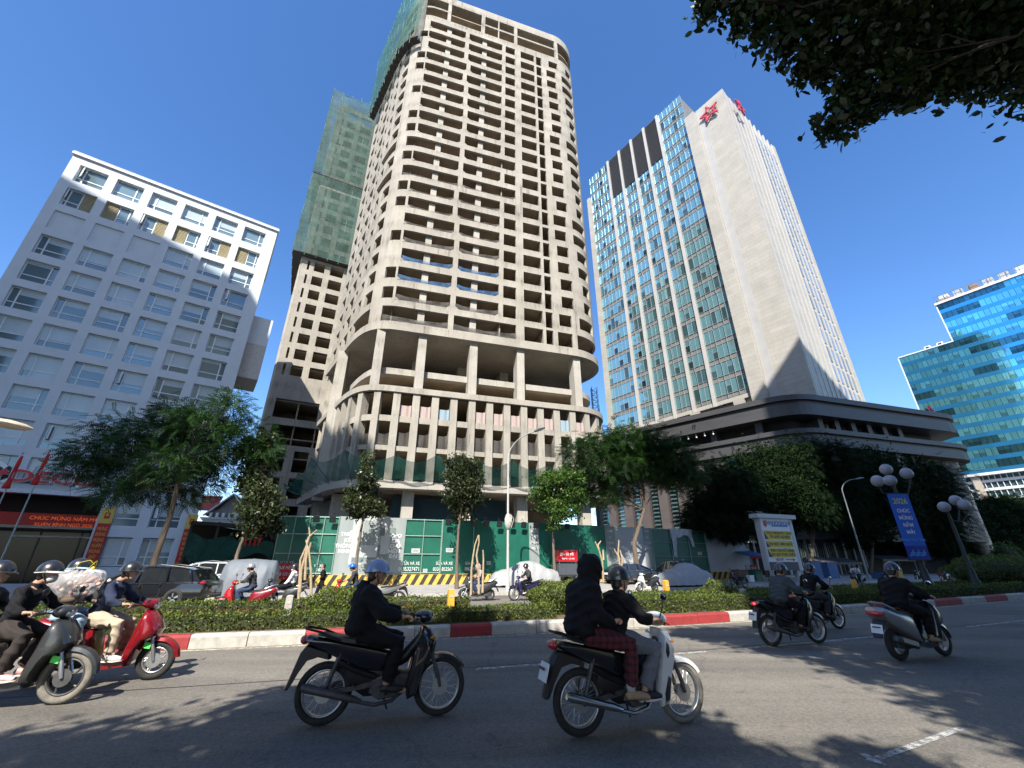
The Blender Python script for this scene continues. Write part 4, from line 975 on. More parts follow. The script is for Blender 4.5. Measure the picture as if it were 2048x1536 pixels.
SM = [window_meshes(s) for s in styles]; LV = [window_meshes((.0, s, 1, s == 0)) for s in (0, 1)]
for i, j, s, zt, h in wins:
    if j == 2 and i < 3:
        b = MB(); b.box((WW / 2, .2, -WH / 2), (WW, .1, WH)); o = b.build('blank_panel', M_WHITE, lb); o.location = (L_(s), 0, zt); continue
    if j == 1: f, g, l = LV[i % 2]
    else: f, g, l = SM[rw.choice((5, 6, 7, 8, 11, 1, 0, 12, 3, 9) if 0 < i < 5 else (4, 8, 9, 10, 2, 12, 0, 3))] if j else SM[(4, 10, 8, 7, 12, 10)[i]]
    o = link_mesh('window', f, lb, Matrix.Translation((L_(s), 0, zt - (h - WH) * .5))); link_mesh('pane', g, o)
    if l: link_mesh('louvre', l, o)
# entrance: dark recess, glass doors, lit red board, sign band
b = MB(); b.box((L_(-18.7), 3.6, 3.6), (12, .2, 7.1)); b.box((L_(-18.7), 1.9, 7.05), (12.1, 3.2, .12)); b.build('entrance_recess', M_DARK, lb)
b = MB()
for x in (-24, -21.4, -18.8, -16.2, -13.6): b.box((L_(x), 3.3, 2.2), (.1, .1, 4.2))
b.box((L_(-18.8), 3.28, 4.25), (11.6, .12, .16)); b.box((L_(-15.2), 3.1, 3.75), (5.2, .1, .14), 1); b.box((L_(-18.8), 3.36, 2.1), (11.4, .03, 4.1), 2, tint=.5)
b.build('entrance_doors', [mat('door_frame_dark', (.05, .05, .055), rough=.5), mat('tube_light_cover', (.6, .65, .65), rough=.4), mat('door_glass_dark', (.008, .008, .01), rough=.15, spec=.25)], lb)
b = MB(); b.box((L_(-18.65), -.25, 7.0), (12.3, .9, .35)); b.build('entrance_canopy', mat('canopy_metal', (.3, .34, .4), rough=.4, metal=.4), lb)
M_RED = mat('sign_red', (.5, .02, .025), rough=.45, var=.06); M_SWHITE = mat('sign_white', (.75, .75, .76), rough=.5, var=.04)
text('DECO', 1.3, lb, Matrix.Translation((L_(-16.0), -.3, 8.15)), M_RED, .06, bold=.03, xs=1.5); text('DECO', 1.3, lb, Matrix.Translation((L_(-16.0), -.22, 8.15)), M_SWHITE, .03, bold=.075, xs=1.5)
b = MB(); 
for sg in (-1, 1):
    b.bar((L_(-19.9) + sg * .0, -.3, 7.75), (L_(-19.9) + sg * 1.05, -.3, 8.5), .12, .42, 0); b.bar((L_(-19.9), -.3, 9.3), (L_(-19.9) + sg * .9, -.3, 8.75), .12, .3, 1)
b.box((L_(-19.9), -.28, 8.75), (.7, .1, .6), 2); b.build('emblem', [M_RED, M_SWHITE, mat('emblem_blue', (.12, .2, .4), rough=.5)], lb)
b = MB(); b.box((L_(-11.6), -.12, 8.3), (.9, .1, 1.0), 0); b.box((L_(-10.6), -.12, 8.4), (.8, .1, .9), 1); b.build('logo_board', [mat('logo_green', (.12, .4, .22), rough=.5), mat('logo_orange', (.6, .12, .03), rough=.5)], lb)
M_YT = mat('banner_lettering_yellow', (.75, .5, .06), rough=.6); M_BRED = mat('banner_red', (.42, .02, .02), rough=.7, var=.12, scale=2); M_BYEL = mat('banner_yellow', (.6, .42, .08), rough=.7, var=.1)
def vbanner(label, s, ztop, zbot, w, words, n=-.12):
    t = thing('vertical_banner', label, 'banner', LF.w(s, n), LF.a, 'red banners on the office block')
    b = MB(); b.box((0, 0, (zbot + ztop - 1.3) / 2), (w, .05, ztop - 1.3 - zbot), 0); b.box((0, 0, ztop - .65), (w, .05, 1.3), 1); b.box((0, -.03, ztop - .65), (w * .42, .02, .5), 0); b.box((0, -.045, ztop - .6), (w * .2, .02, .22), 1); b.build('cloth', [M_BRED, M_BYEL], t)
    n_ = len(words); z = ztop - 1.75
    for wd in words: text(wd, .36, t, Matrix.Translation((0, -.035, z)), M_YT, .004, xs=.62); z -= (ztop - 1.75 - zbot) / n_
    return t
vbanner('red vertical banner with a yellow head beside the dark entrance', -11.95, 6.1, .3, .85, ['MỪNG', 'ĐẢNG', 'MỪNG', 'XUÂN', 'MỪNG', 'ĐẤT', 'NƯỚC', 'ĐỔI', 'MỚI'])
vbanner('red vertical banner with a yellow head on the right corner of the white block', -5.9, 5.9, .3, .8, ['MỪNG', 'XUÂN', 'BÍNH', 'NGỌ', '2026', 'AN', 'KHANG', 'THỊNH', 'VƯỢNG'])
vbanner('red vertical banner on the far left of the entrance', -24.4, 6.6, .3, .9, ['CHÚC', 'MỪNG', 'NĂM', 'MỚI', 'VẠN', 'SỰ'])
t = thing('led_board', 'lit red letter board across the dark entrance of the white block', 'sign', LF.w(-17.2, 2.7), LF.a)
M_LEDR = mat('led_red', (.16, .006, .006), rough=.5); P = M_LEDR.node_tree.nodes['Principled BSDF']; P.inputs['Emission Color'].default_value = (1, .03, .02, 1); P.inputs['Emission Strength'].default_value = .02
M_LEDT = mat('led_letters', (.5, .06, .01), rough=.5); P = M_LEDT.node_tree.nodes['Principled BSDF']; P.inputs['Emission Color'].default_value = (1, .16, .02, 1); P.inputs['Emission Strength'].default_value = .22
b = MB(); b.box((0, 0, 4.95), (9.4, .12, 1.3)); b.build('board', M_LEDR, t)
text('CHÚC MỪNG NĂM MỚI', .42, t, Matrix.Translation((2.3, -.08, 5.2)), M_LEDT, .01); text('XUÂN BÍNH NGỌ 2026', .36, t, Matrix.Translation((2.3, -.08, 4.7)), M_LEDT, .01)
b = MB(); b.box((-2.6, -.1, 5.05), (1.5, .12, 1.4)); o = b.build('badge_panel', mat('led_red_bright', (.4, .01, .01), rough=.4), t); P = o.data.materials[0].node_tree.nodes['Principled BSDF']; P.inputs['Emission Color'].default_value = (1, .02, .03, 1); P.inputs['Emission Strength'].default_value = .5
b = MB(); b.box((0, 0, 0), (.55, .03, .28)); o = b.build('badge_mark', M_RED, t); o.location = (-2.6, -.18, 5.3)
# air handling box jutting from the right flank
b = MB(); b.box((L_(-5.65) + 1.05, 4.2, 27.4), (2.1, 4.6, 3.6), 0); b.box((L_(-5.65) + 1.05, 4.2, 23.4), (2.1, 4.6, 4.4), 1); b.build('jutting_bay', [M_WHITE, mat('bay_beige', (.45, .43, .4), rough=.7)], lb)
# flag poles
M_FLAG = mat('flag_red', (.45, .015, .012), rough=.8, var=.15)
for lab, u, v, d, h in (('thin flag pole with a furled red flag, nearest the left edge', -26, 1060, 26, 7.8), ('thin flag pole with a furled red flag in front of the emblem', 29, 1060, 27, 8.2)):
    p = at_y(u, v, d); t = thing('flag_pole', lab, 'flag pole', (p.x, p.y, .15), 0, 'flag poles by the white block')
    b = MB(); b.tube([(0, 0, 0), (0, 0, h)], [.05, .03], 8); b.sph((0, 0, h + .05), .06, 8); b.build('pole', M_POLEG, t, 40)
    b = MB(); rs = []
    for k in range(9):
        f = k / 8; rs.append([(.03 - .1 * f - (.09 + .14 * f) * math.cos(a) * (.6 + .4 * math.sin(k)), (.07 + .08 * f) * math.sin(a), h - .15 - 2.0 * f) for a in (2 * PI * j / 8 for j in range(8))])
    b.rings(rs); b.build('flag', M_FLAG, t, 'all')
# ---- small house and shed behind --------------------------------------------
HF = Frame((-42.2, 64.5, 0), 22); hs = root_at(HF, 'tiled_house', 'small white house with a red tiled roof between the office block and the netted tower', 'house', 0, 0)
M_TILE = mat('roof_tile_red', (.3, .06, .04), rough=.8, var=.3, scale=3, bump=.6, bscale=14); M_HW = mat('house_white', (.68, .7, .7), rough=.8, var=.1, scale=2)
M_HG = mat('house_grey_wall', (.3, .29, .26), rough=.9, var=.2)
b = MB(); b.box((0, 2.5, 3.9), (5.6, 5, 7.8)); b.box((0, 2.4, 7.75), (6.2, 5.6, .2)); b.build('wall', M_HW, hs)
b = MB(); b.add([(-2.2, .6, 7.85), (2.4, .6, 7.85), (.3, .6, 11.2), (-2.2, 5, 7.85), (2.4, 5, 7.85), (.3, 5, 11.2)], [(0, 1, 2), (5, 4, 3), (0, 3, 4, 1)]); b.add([(-2.2, .62, 7.85), (-2.2, .62, 9.0), (2.4, .62, 9.0), (2.4, .62, 7.85)], [(0, 1, 2, 3)]); b.build('gable', M_HG, hs)
b = MB()
for sg, xe in ((-1, -2.9), (1, 3.0)): b.bar((.3, .1, 11.35), (xe, .1, 8.1), .5, .16, 1); b.quad((.3, .1, 11.45), (xe, .1, 8.2), (xe, 6, 8.2), (.3, 6, 11.45), 0)
b.box((-5.2, 4.2, 10.3), (6, 4, .15), 0, rot=(R(38), 0, 0)); b.box((4.5, 6, 10), (4, 4, 4.5), 2); b.build('roof', [M_TILE, M_HW, M_HG], hs)
w_ = MB(); w_.box((.6, -.05, 5.6), (2.0, .12, 2.6), 0); o = w_.build('window', [M_HW], hs); g = MB(); g.box((.6, -.13, 5.3), (1.4, .05, 1.9), 0); [g.box((.6 + dx, -.17, 5.3), (.1, .04, 1.9), 1) for dx in (-.7, -.25, .25, .7)]; g.build('pane', [M_DARK, M_HW], o)
b = MB(); b.box((-2.2, -.06, 6.4), (1.6, .1, .12)); b.box((2.2, -.06, 6.4), (1.2, .1, .12)); b.box((0, -.1, 7.5), (5.9, .15, .12)); [b.box((-2 + .8 * k, .2, 8.25), (.35, .3, .6)) for k in range(6)]; b.build('wall_trim', M_HW, hs)
# netted shed left of the hoarding
x0, x1 = on_off(364, 19.5, 2), on_off(545, 19.5, 2); p = road((x0 + x1) / 2, 19.5, .15)
sh = thing('netted_shed', 'dark low shed screened with green netting between the white block and the hoarding', 'shed', p, heading((x0 + x1) / 2)); Lw = (road(x1, 19.5) - road(x0, 19.5)).length
b = MB(); b.box((0, 4, 3.75), (Lw, 8, .2), rot=(R(2), R(3), 0)); b.build('roof', mat('shed_roof', (.03, .03, .032), rough=.8), sh)
b = MB()
for x in (-Lw / 2, -Lw * .2, Lw * .12, Lw / 2): b.box((x, .2, 1.9), (.12, .12, 3.8))
b.build('post', M_BLACKP, sh); b = MB(); b.box((0, 7.8, 1.9), (Lw, .1, 3.8)); b.build('back_wall', M_BLACKP, sh); b = MB(); b.box((-Lw / 2, 4, 1.9), (.1, 7.6, 3.8)); b.build('side_wall', M_BLACKP, sh); b = MB(); b.box((0, 1.5, .65), (Lw * .8, .2, 1.3)); b.build('low_wall', M_GREYC, sh)
b = MB(); n = 16
for i in range(n):
    q = []
    for t_ in (i / n, (i + 1) / n): q.append([(-Lw / 2 + Lw * t_, .12 * math.sin(t_ * 17 + j), 3.2 - t_ * .5 - .3 * math.sin(t_ * 7) ** 2 - j * (.4 + .18 * math.sin(t_ * 6))) for j in range(4)])
    for j in range(3): b.quad(q[0][j], q[1][j], q[1][j + 1], q[0][j + 1])
b.build('net', net_mat('shed_net', (.01, .1, .075), .8), sh, 'all')
for k in range(4):
    x = on_off(489 + 9 * k, 19.2, 2.5); b = MB(); b.rings([[(.13 * s_ * math.cos(a), .1 * s_ * math.sin(a), z) for a in (2 * PI * j / 7 for j in range(7))] for z, s_ in ((0, .25), (.4, .6), (.9, 1.0), (1.25 + .25 * k, .75))])
    o = b.build('furled_flag', M_FLAG, None, 'all', loc=road(x, 19.2, 2.55)); tag(o, 'furled red flag standing by the green hoarding end', 'flag', 'furled flags by the hoarding')
# ---- stone and glass office tower on the right ------------------------------------
M_STONE = mat('pale_stone', (.375, .355, .313), rough=.55, var=.1, scale=.35, spec=.4)
def stone_cladding():
    m = M_STONE; N, L = nodes_of(m); P = N['Principled BSDF']; src = P.inputs['Base Color'].links[0].from_socket
    tc = N.new('ShaderNodeTexCoord'); mp = N.new('ShaderNodeMapping'); L.new(tc.outputs['Object'], mp.inputs[0])
    sx = N.new('ShaderNodeSeparateXYZ'); L.new(mp.outputs[0], sx.inputs[0]); ad = N.new('ShaderNodeMath'); ad.operation = 'ADD'; L.new(sx.outputs[0], ad.inputs[0]); L.new(sx.outputs[1], ad.inputs[1])
    cb = N.new('ShaderNodeCombineXYZ'); L.new(ad.outputs[0], cb.inputs[0]); L.new(sx.outputs[2], cb.inputs[1])
    br = N.new('ShaderNodeTexBrick'); br.inputs['Scale'].default_value = 1; br.inputs['Brick Width'].default_value = 3.4; br.inputs['Row Height'].default_value = .8; br.inputs['Mortar Size'].default_value = .03
    br.inputs['Color1'].default_value = (.95, .95, .95, 1); br.inputs['Color2'].default_value = (1.04, 1.035, 1.03, 1); br.inputs['Mortar'].default_value = (.8, .79, .78, 1); L.new(cb.outputs[0], br.inputs[0])
    x = N.new('ShaderNodeMix'); x.data_type = 'RGBA'; x.blend_type = 'MULTIPLY'; x.inputs[0].default_value = 1; L.new(src, x.inputs[6]); L.new(br.outputs[0], x.inputs[7]); L.new(x.outputs[2], P.inputs['Base Color'])
stone_cladding()
M_FIN = mat('white_fin', (.42, .41, .385), rough=.45, var=.06, scale=.5); M_SPAN = mat('spandrel_grey', (.17, .17, .16), rough=.5, var=.12, scale=.6)
M_GT = glass_mat('teal_glass', (.25, .5, .55), .02, .66, wob=.12); M_MULL = mat('mullion_silver', (.38, .41, .42), rough=.35, metal=.3)
M_LVD = mat('louvre_dark', (.13, .13, .145), rough=.5, metal=.2)
RF = Frame((28, 84, 0), -53.8); rt = root_at(RF, 'office_tower', 'pale stone and glass office tower with white fins and a red emblem near its top', 'tower', 10, 0)
def X_(s): return s - 10
Z0, FH, NF = 28.7, 3.57, 22; ZT = Z0 + FH * NF
fins = [-1.1, 2.97, 7.1, 11.23, 15.35]; bays = [(-8.35, -1.5)] + [(a + .42, c - .42) for a, c in zip(fins[:-1], fins[1:])] + [(15.75, 22.0)]; npan = [6, 3, 3, 3, 3, 6]
b = MB(); 
for s in fins: b.box((X_(s), -.08, (27.6 + ZT) / 2 + .1), (.6, .5, ZT - 27.6 - .2), 0)
b.build('fin', M_FIN, rt)
b = MB(); b.box((X_(6.8), .4, (Z0 + ZT) / 2), (30.3, .5, ZT - Z0 - .3)); b.build('spandrel_wall', M_SPAN, rt)
b = MB(); b.box((X_(-8.9), 6, 62), (1.0, 13.4, 75)); b.box((X_(-8.9), 6.0, 10), (1.2, 13.0, 40)); b.box((X_(-8.9) + .6, 13.5, 62), (2, 2, 74)); b.build('end_wall', M_STONE, rt)
rg = random.Random(11)
def gpane(b, x0, x1, z0, z1, y=.1):
    q = rg.random(); up = (z1 - Z0) / (ZT - Z0)
    t = rg.uniform(.93, 1.04) if q < .7 else (rg.uniform(.3, .5) if q < .93 else rg.uniform(.1, .2))
    tl_ = (rg.uniform(-.005, .005), rg.uniform(-.005, .005)); dy = (x1 - x0) * tl_[0]; dz = (z1 - z0) * tl_[1]
    if q < .82 or t > .8: b.quad((x0, y - dy - dz, z0), (x1, y + dy - dz, z0), (x1, y + dy + dz, z1), (x0, y - dy + dz, z1), 0, t)
    else:
        zm = z0 + (z1 - z0) * .55; b.quad((x0, y, z0), (x1, y, z0), (x1, y, zm), (x0, y, zm), 0, t); b.quad((x0, y, zm + .05), (x1, y, zm + .05), (x1, y, z1), (x0, y, z1), 0, rg.uniform(.85, 1.05)); b.box(((x0 + x1) / 2, y - .01, zm + .03), (x1 - x0, .03, .05), 1)
cells = []
for f in range(NF):
    for k, (a, c) in enumerate(bays):
        if 1 <= k <= 4 and f >= 18: continue
        cells.append((f, k, a, c))
def cell(b, f, k, a, c):
    z0 = Z0 + FH * f + .95; z1 = Z0 + FH * (f + 1) - .05; n = npan[k]; w_ = (c - a) / n
    for i in range(n): gpane(b, X_(a + w_ * i) + .03, X_(a + w_ * (i + 1)) - .03, z0, z1)
for f, k, a, c in cells[:100]:
    b = MB(); cell(b, f, k, a, c); b.build('window', [M_GT, M_MULL], rt)
b = MB()
for f, k, a, c in cells[100:]: cell(b, f, k, a, c)
b.build('window', [M_GT, M_MULL], rt)['kind'] = 'stuff'
b = MB()
for k, (a, c) in enumerate(bays):
    n = npan[k]; zt_ = ZT if k in (0, 5) else Z0 + FH * 18
    for i in range(n + 1):
        bold = (k in (0, 5) and i in (2, 4)) or (k not in (0, 5) and i == 1)
        if bold:
            ph_ = rg.uniform(0, 9)
            for f in range(0, NF if k in (0, 5) else 18, 2): b.box((X_(a + (c - a) * i / n) + (.0 if (f // 2) % 2 else .18), -.12, Z0 + FH * (f + 1)), (.05, .1, FH * 2 - .05), 0)
        else: b.box((X_(a + (c - a) * i / n), .06, (Z0 + zt_) / 2), (.035, .1, zt_ - Z0), 0)
    for f in range(NF if k in (0, 5) else 18):
        for zz_ in (.0, .93): b.box((X_((a + c) / 2), .075, Z0 + FH * f + zz_), (c - a, .1, .06), 0)
b.build('mullions', [M_MULL, M_FIN], rt)
for k in range(1, 5):
    a, c = bays[k]; b = MB(); z = Z0 + FH * 18 + .2; b.box((X_((a + c) / 2), .13, (z + ZT) / 2), (c - a, .04, ZT - z), 1)
    while z < ZT - .1: b.box((X_((a + c) / 2), -.02, z), (c - a, .28, .2), 0, rot=(R(-25), 0, 0)); z += .5
    b.build('louvre_panel', [M_LVD, M_DARK], rt)
# glass crown return over the stone, slab soffit, core
b = MB(); b.box((X_(20.4), 3.4, 102.6), (.15, 6.4, 9.2), 0, tint=.8); b.build('crown_glass', [M_GT], rt)
b = MB()
for k in range(6): b.box((X_(20.5), .5 + 1.1 * k, 102.6), (.16, .1, 9.3))
b.build('crown_mullions', M_MULL, rt)
b = MB(); b.box((X_(7), 7.2, 67), (30.0, 13.2, 78.5)); b.build('core', M_SPAN, rt)
b = MB(); b.box((X_(7), 6.5, 28.25), (30.6, 13.2, .7)); b.build('soffit', M_STONE, rt)
for s in (-5.5, 3.0, 11.3, 19.6):
    b = MB(); b.box((X_(s), .6, 26.6), (1.5, 1.6, 2.6), taper=1.25); b.build('pedestal', M_STONE, rt)
# stone flank: proud slab, recessed slab, then the finned side
ZS = 98.0
b = MB(); b.box((X_(23.25), 5.4, (18 + ZS - .6) / 2), (2.4, 12.6, ZS - .6 - 18)); b.box((X_(27.6), 6.25, (18 + ZS) / 2), (6.3, 12.3, ZS - 18)); b.build('stone_wall', M_STONE, rt); b = MB(); b.box((X_(25.25), .085, (18 + ZS) / 2 - .2), (1.55, .1, ZS - 18.4)); b.build('painted_shade_strip', mat('shade_strip_grey', (.36, .355, .35), rough=.6, var=.08, scale=.4), rt)  # last box: grey panel added to give the shade strip beside the step
FF = Frame(RF.w(30.75, .1), 35.5)
def F_(s, n): p = FF.w(s, n) - rt.location; c, s_ = math.cos(-RF.a), math.sin(-RF.a); return Vector((p.x * c - p.y * s_, p.x * s_ + p.y * c, 0))
def fbox(b, s, n, z0, z1, ws, wn, mi=0, tint=None): p = F_(s, n); b.box((p.x, p.y, (z0 + z1) / 2), (ws, wn, z1 - z0), mi, rot=(0, 0, FF.a - RF.a), tint=tint)
LFN = 24.3; NFIN = 11
b = MB(); fbox(b, LFN / 2, 6, 18, ZS - .5, LFN - .6, 11.5); fbox(b, LFN - .35, 6, 18, ZS, .9, 12.3, 0); fbox(b, .35, .3, 18, ZS, .7, .9, 0); b.build('flank_wall', M_STONE, rt)
b = MB()
for k in range(NFIN): fbox(b, 1.5 + (LFN - 2.6) * k / (NFIN - 1), .14, 20, ZS + .2, .36, .3)
b.build('flank_fins', M_FIN, rt)
b = MB()
for k in range(NFIN - 1):
    s = 1.5 + (LFN - 2.6) * (k + .5) / (NFIN - 1)
    for f in range(19): fbox(b, s, .22, Z0 - 5 + FH * f * 1.05, Z0 - 5 + FH * (f * 1.05 + .86), 1.8, .12, 0, tint=rg.uniform(.5, 1.0))
o = b.build('flank_window', [glass_mat('flank_glass', (.2, .29, .42), .1, .35)], rt); o['kind'] = 'stuff'
M_STAR = mat('emblem_red', (.5, .05, .08), rough=.4, var=.08)
def star(parent, M_, r):
    b = MB(); P_ = [(r * (1 if k % 2 == 0 else .42) * math.cos(PI / 2 + k * PI / 5), r * (1 if k % 2 == 0 else .42) * math.sin(PI / 2 + k * PI / 5)) for k in range(10)]
    for k in range(10):
        p, q = P_[k], P_[(k + 1) % 10]; y = -.3 - .05 * (k % 2); e = .12
        b.bar((p[0] + (p[0] - q[0]) * e, y, p[1] + (p[1] - q[1]) * e), (q[0] + (q[0] - p[0]) * e, y, q[1] + (q[1] - p[1]) * e), .25, r * .17)
    for k in range(7): b.bar((-r * .75 + k * r * .25, -.02, -r * .8), (-r * .75 + k * r * .25, -.02, r * .75), .05, .05, 1)
    o = b.build('emblem', [M_STAR, M_LVD], parent); o.matrix_local = M_; return o
star(rt, Matrix.Translation((X_(27.4), -.15, 93.9)) @ Matrix.Rotation(-.2, 4, 'Y'), 2.0)
p = F_(4.5, -.8); star(rt, Matrix.Translation((p.x, p.y, 94.5)) @ Matrix.Rotation(FF.a - RF.a, 4, 'Z'), 2.0)
# ---- dark stone podium below it -------------------------------------------------
M_GRAN = mat('dark_granite', (.028, .026, .027), rough=.45, var=.2, scale=.5, spec=.5); M_GRAN2 = mat('granite_band', (.045, .044, .047), rough=.5, var=.2, scale=.7, stretch=(.3, .3, 2))
M_GPIL = mat('granite_pilaster', (.085, .072, .072), rough=.5, var=.12, scale=.6); M_GPD = glass_mat('podium_glass', (.16, .28, .3), .05, .45)
PC = Vector((39.2, 55, 0)); dL = Vector((math.cos(R(135.4)), math.sin(R(135.4)), 0)); dR = Vector((math.cos(R(17)), math.sin(R(17)), 0))
pod = thing('podium_building', 'dark stone podium with curved projecting cornices at the foot of the pale office tower', 'building', PC)
def ppath(off):
    """rounded outline at outward offset off: from far left, round the corner, to the rounded right end"""
    nL = Vector((-math.sin(R(-44.6)), math.cos(R(-44.6)), 0)) * -1; nR = Vector((math.sin(R(17)), -math.cos(R(17)), 0)); out = []
    for t in np.linspace(34, 3.2, 12): out.append(dL * t + nL * off)
    A = dL * 3.2 + nL * off; B_ = dR * 3.2 + nR * off; C_ = (nL + nR).normalized() * (off * 1.1)
    for k in range(1, 8): t = k / 8; out.append(A * (1 - t) ** 2 + C_ * 2 * t * (1 - t) + B_ * t * t)
    for t in np.linspace(3.2, 30.5, 12): out.append(dR * t + nR * off)
    e = dR * 30.5; r = 4.5 + off; cc = e - nR * 4.5
    for k in range(1, 10): a = PI * k / 9; out.append(cc + nR * r * math.cos(a) + dR * r * math.sin(a))
    return out
def pring(z0, z1, o0, o1, name, m):
    pts_o = ppath(o0); pts_i = ppath(o1); b = MB()
    b.rings([[p + Vector((0, 0, z0)), p + Vector((0, 0, z1)), q + Vector((0, 0, z1)), q + Vector((0, 0, z0))] for p, q in zip(pts_o, pts_i)]); return b.build(name, m, pod)
ZP = 23.5
pring(ZP - .75, ZP, 1.2, -3, 'cornice', M_GRAN2); pring(ZP - 1.25, ZP - .76, .7, -3, 'cornice', M_GRAN); pring(ZP - 2.9, ZP - 1.26, .95, -3, 'cornice', M_GRAN2)
pring(ZP - 5.6, ZP - 4.95, 1.3, -3, 'cornice', M_GRAN2); pring(ZP - 6.0, ZP - 5.61, .8, -3, 'cornice', M_GRAN); pring(ZP - 7.3, ZP - 6.01, 1.1, -3, 'cornice', M_GRAN2)
pring(4.5, ZP - 7.31, -.35, -1.2, 'wall', M_GRAN); pring(ZP - 4.94, ZP - 2.91, -2.2, -3, 'terrace_wall', M_DARK)
b = MB(); pl = ppath(-2.5); b.prism([(p.x, p.y) for p in pl], ZP - .6, ZP - .3); b.prism([(p.x, p.y) for p in pl], 4.2, 4.45); b.build('roof_slab', M_GRAN, pod)
pb = MB(); wb = MB()
for dv, nv, L_n, sg in ((dL, Vector((-math.sin(R(-44.6)), math.cos(R(-44.6)), 0)) * -1, 32, 1), (dR, Vector((math.sin(R(17)), -math.cos(R(17)), 0)), 23, 1)):
    k = 0; t = 4.5; ang = math.atan2(dv.y, dv.x)
    while t < L_n:
        p = dv * t + nv * .05; b = MB(); b.box((p.x, p.y, 10.2), (1.5, .9, 11.9), rot=(0, 0, ang)); b.build('pilaster', M_GPIL, pod)
        q = dv * (t + 1.6) - nv * .28; b = MB(); b.box((q.x, q.y, 10.2), (1.4, .1, 11.6), 0, rot=(0, 0, ang), tint=.8)
        for z in np.arange(4.8, 16, .62): r_ = dv * (t + 1.6) - nv * .1; b.box((r_.x, r_.y, z), (1.35, .3, .09), 1, rot=(0, 0, ang))
        b.build('window', [M_GPD, M_GRAN2], pod)
        c = dv * (t + .4) - nv * .8; b = MB(); b.box((c.x, c.y, ZP - 3.9), (.9, .9, 2.0), rot=(0, 0, ang)); 
        if k % 1 == 0 and (k % 2 == 0 or dv is dR): b.build('terrace_column', M_GRAN2, pod)
        t += 3.2; k += 1
for k in range(11):
    t = 11 + 1.3 * k; p = dL * t + (Vector((-math.sin(R(-44.6)), math.cos(R(-44.6)), 0)) * -1) * .5; b = MB(); b.box((p.x, p.y, ZP - 3.2), (.1, .16, .5)); b.box((p.x, p.y, ZP - 3.5), (.16, .22, .14)); b.build('terrace_light', M_SWHITE, pod)
for t in (4, 14, 24): 
    p = dL * t * 1 + dR * 0 - Vector((0, -3, 0)); b = MB(); b.box((p.x + 2, p.y + 2, 2.2), (2.2, 2.2, 4.6)); b.build('ground_column', M_GPIL, pod)
p = dR * 31 + Vector((0, 1.5, 0)); b = MB(); b.tube([(p.x, p.y, 0), (p.x, p.y, ZP - 7.3)], 1.0, 18); b.build('ground_column', mat('column_tan', (.38, .33, .27), rough=.5), pod, 40)
b = MB(); 
for dv, L_n in ((dL, 33), (dR, 33)): b.bar(dv * 1 + Vector((0, 5, 2.2)), dv * L_n + Vector((0, 5, 2.2)), .3, 4.4)
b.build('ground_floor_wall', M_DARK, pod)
p = at_y(1858, 826, 66); o = star(pod, Matrix.Translation(p - PC + Vector((0, 0, .2))) @ Matrix.Rotation(R(17), 4, 'Z'), .9)
# ---- blue glass block on the far right ----------------------------------------------
M_GB = glass_mat('blue_glass', (.28, .78, .92), .03, .85, wob=.1); M_GBB = glass_mat('blue_band_glass', (.07, .42, .78), .06, .8)
p0 = at_y(1839.3, 825.7, 128.0); BF = Frame((p0.x, p0.y, 0), -58.0); bb = root_at(BF, 'glass_block', 'bright blue glass office block with a stepped roofline on the far right', 'building', 0, 0)
def on_blue(u, v):
    r = ray(u, v); t = (BF.o - CAM).dot(BF.n) / r.dot(BF.n); p = CAM + r * t; return (p - BF.o).dot(BF.d), p.z
sL, zA = on_blue(1797, 716.5); sS, zA2 = on_blue(1906, 681); sS2, zB = on_blue(1873.5, 611); s0_, zC = on_blue(1916, 953); sEnd = sS + 45
FHB = (zA - zC) / 12.0; rbk = random.Random(21)
nfl = 12; nup = int(round((zB - zA) / FHB)) 
b = MB(); b.box(((sEnd) / 2 + sL / 2, 8, zA / 2 - .2), (sEnd - sL - .4, 15, zA - .5)); b.box(((sEnd + sS) / 2 + .2, 8, (zA + zB) / 2 - .2), (sEnd - sS - .4, 15, zB - zA)); b.build('core', mat('core_dark', (.02, .05, .07), rough=.5), bb)
for f in range(nfl + nup):
    z0 = zC + FHB * f; a = sL if f < nfl else sS; b = MB(); n = int((sEnd - a) / 1.25); run = 0; tt = 1
    for i in range(n):
        if run <= 0: run = rbk.randint(2, 9); tt = rbk.choice((1.0, .95, .85, .28, .2, 1.05, .75))
        run -= 1; x0 = a + (sEnd - a) * i / n; x1 = a + (sEnd - a) * (i + 1) / n; t = tt * rbk.uniform(.82, 1.1)
        col = (t * (1.0 if f < 8 else .8), t, t * (.9 if f < 8 else 1.1))
        if rbk.random() < .25: zz = z0 + FHB * .68; b.quad((x0 + .04, -.02, z0 + FHB * .36), (x1 - .04, -.02, z0 + FHB * .36), (x1 - .04, -.02, zz - .05), (x0 + .04, -.02, zz - .05), 0, tuple(c * .6 for c in col)); b.quad((x0 + .04, -.02, zz), (x1 - .04, -.02, zz), (x1 - .04, -.02, z0 + FHB), (x0 + .04, -.02, z0 + FHB), 0, col)
        else: b.quad((x0 + .04, -.02 + rbk.uniform(-.015, .015), z0 + FHB * .36), (x1 - .04, -.02 + rbk.uniform(-.015, .015), z0 + FHB * .36), (x1 - .04, -.02, z0 + FHB), (x0 + .04, -.02, z0 + FHB), 0, col)
    b.build('window_band', [M_GB], bb)
    b = MB(); b.box(((a + sEnd) / 2, .02, z0 + FHB * .18), (sEnd - a, .14, FHB * .36), 0, tint=1); b.build('blue_spandrel', [M_GBB], bb)
b = MB()
for (a, z0, z1) in ((sL, zC, zA), (sS, zA, zB)): b.box((a - .1, 4, (z0 + z1) / 2), (.3, 8.2, z1 - z0), 0)
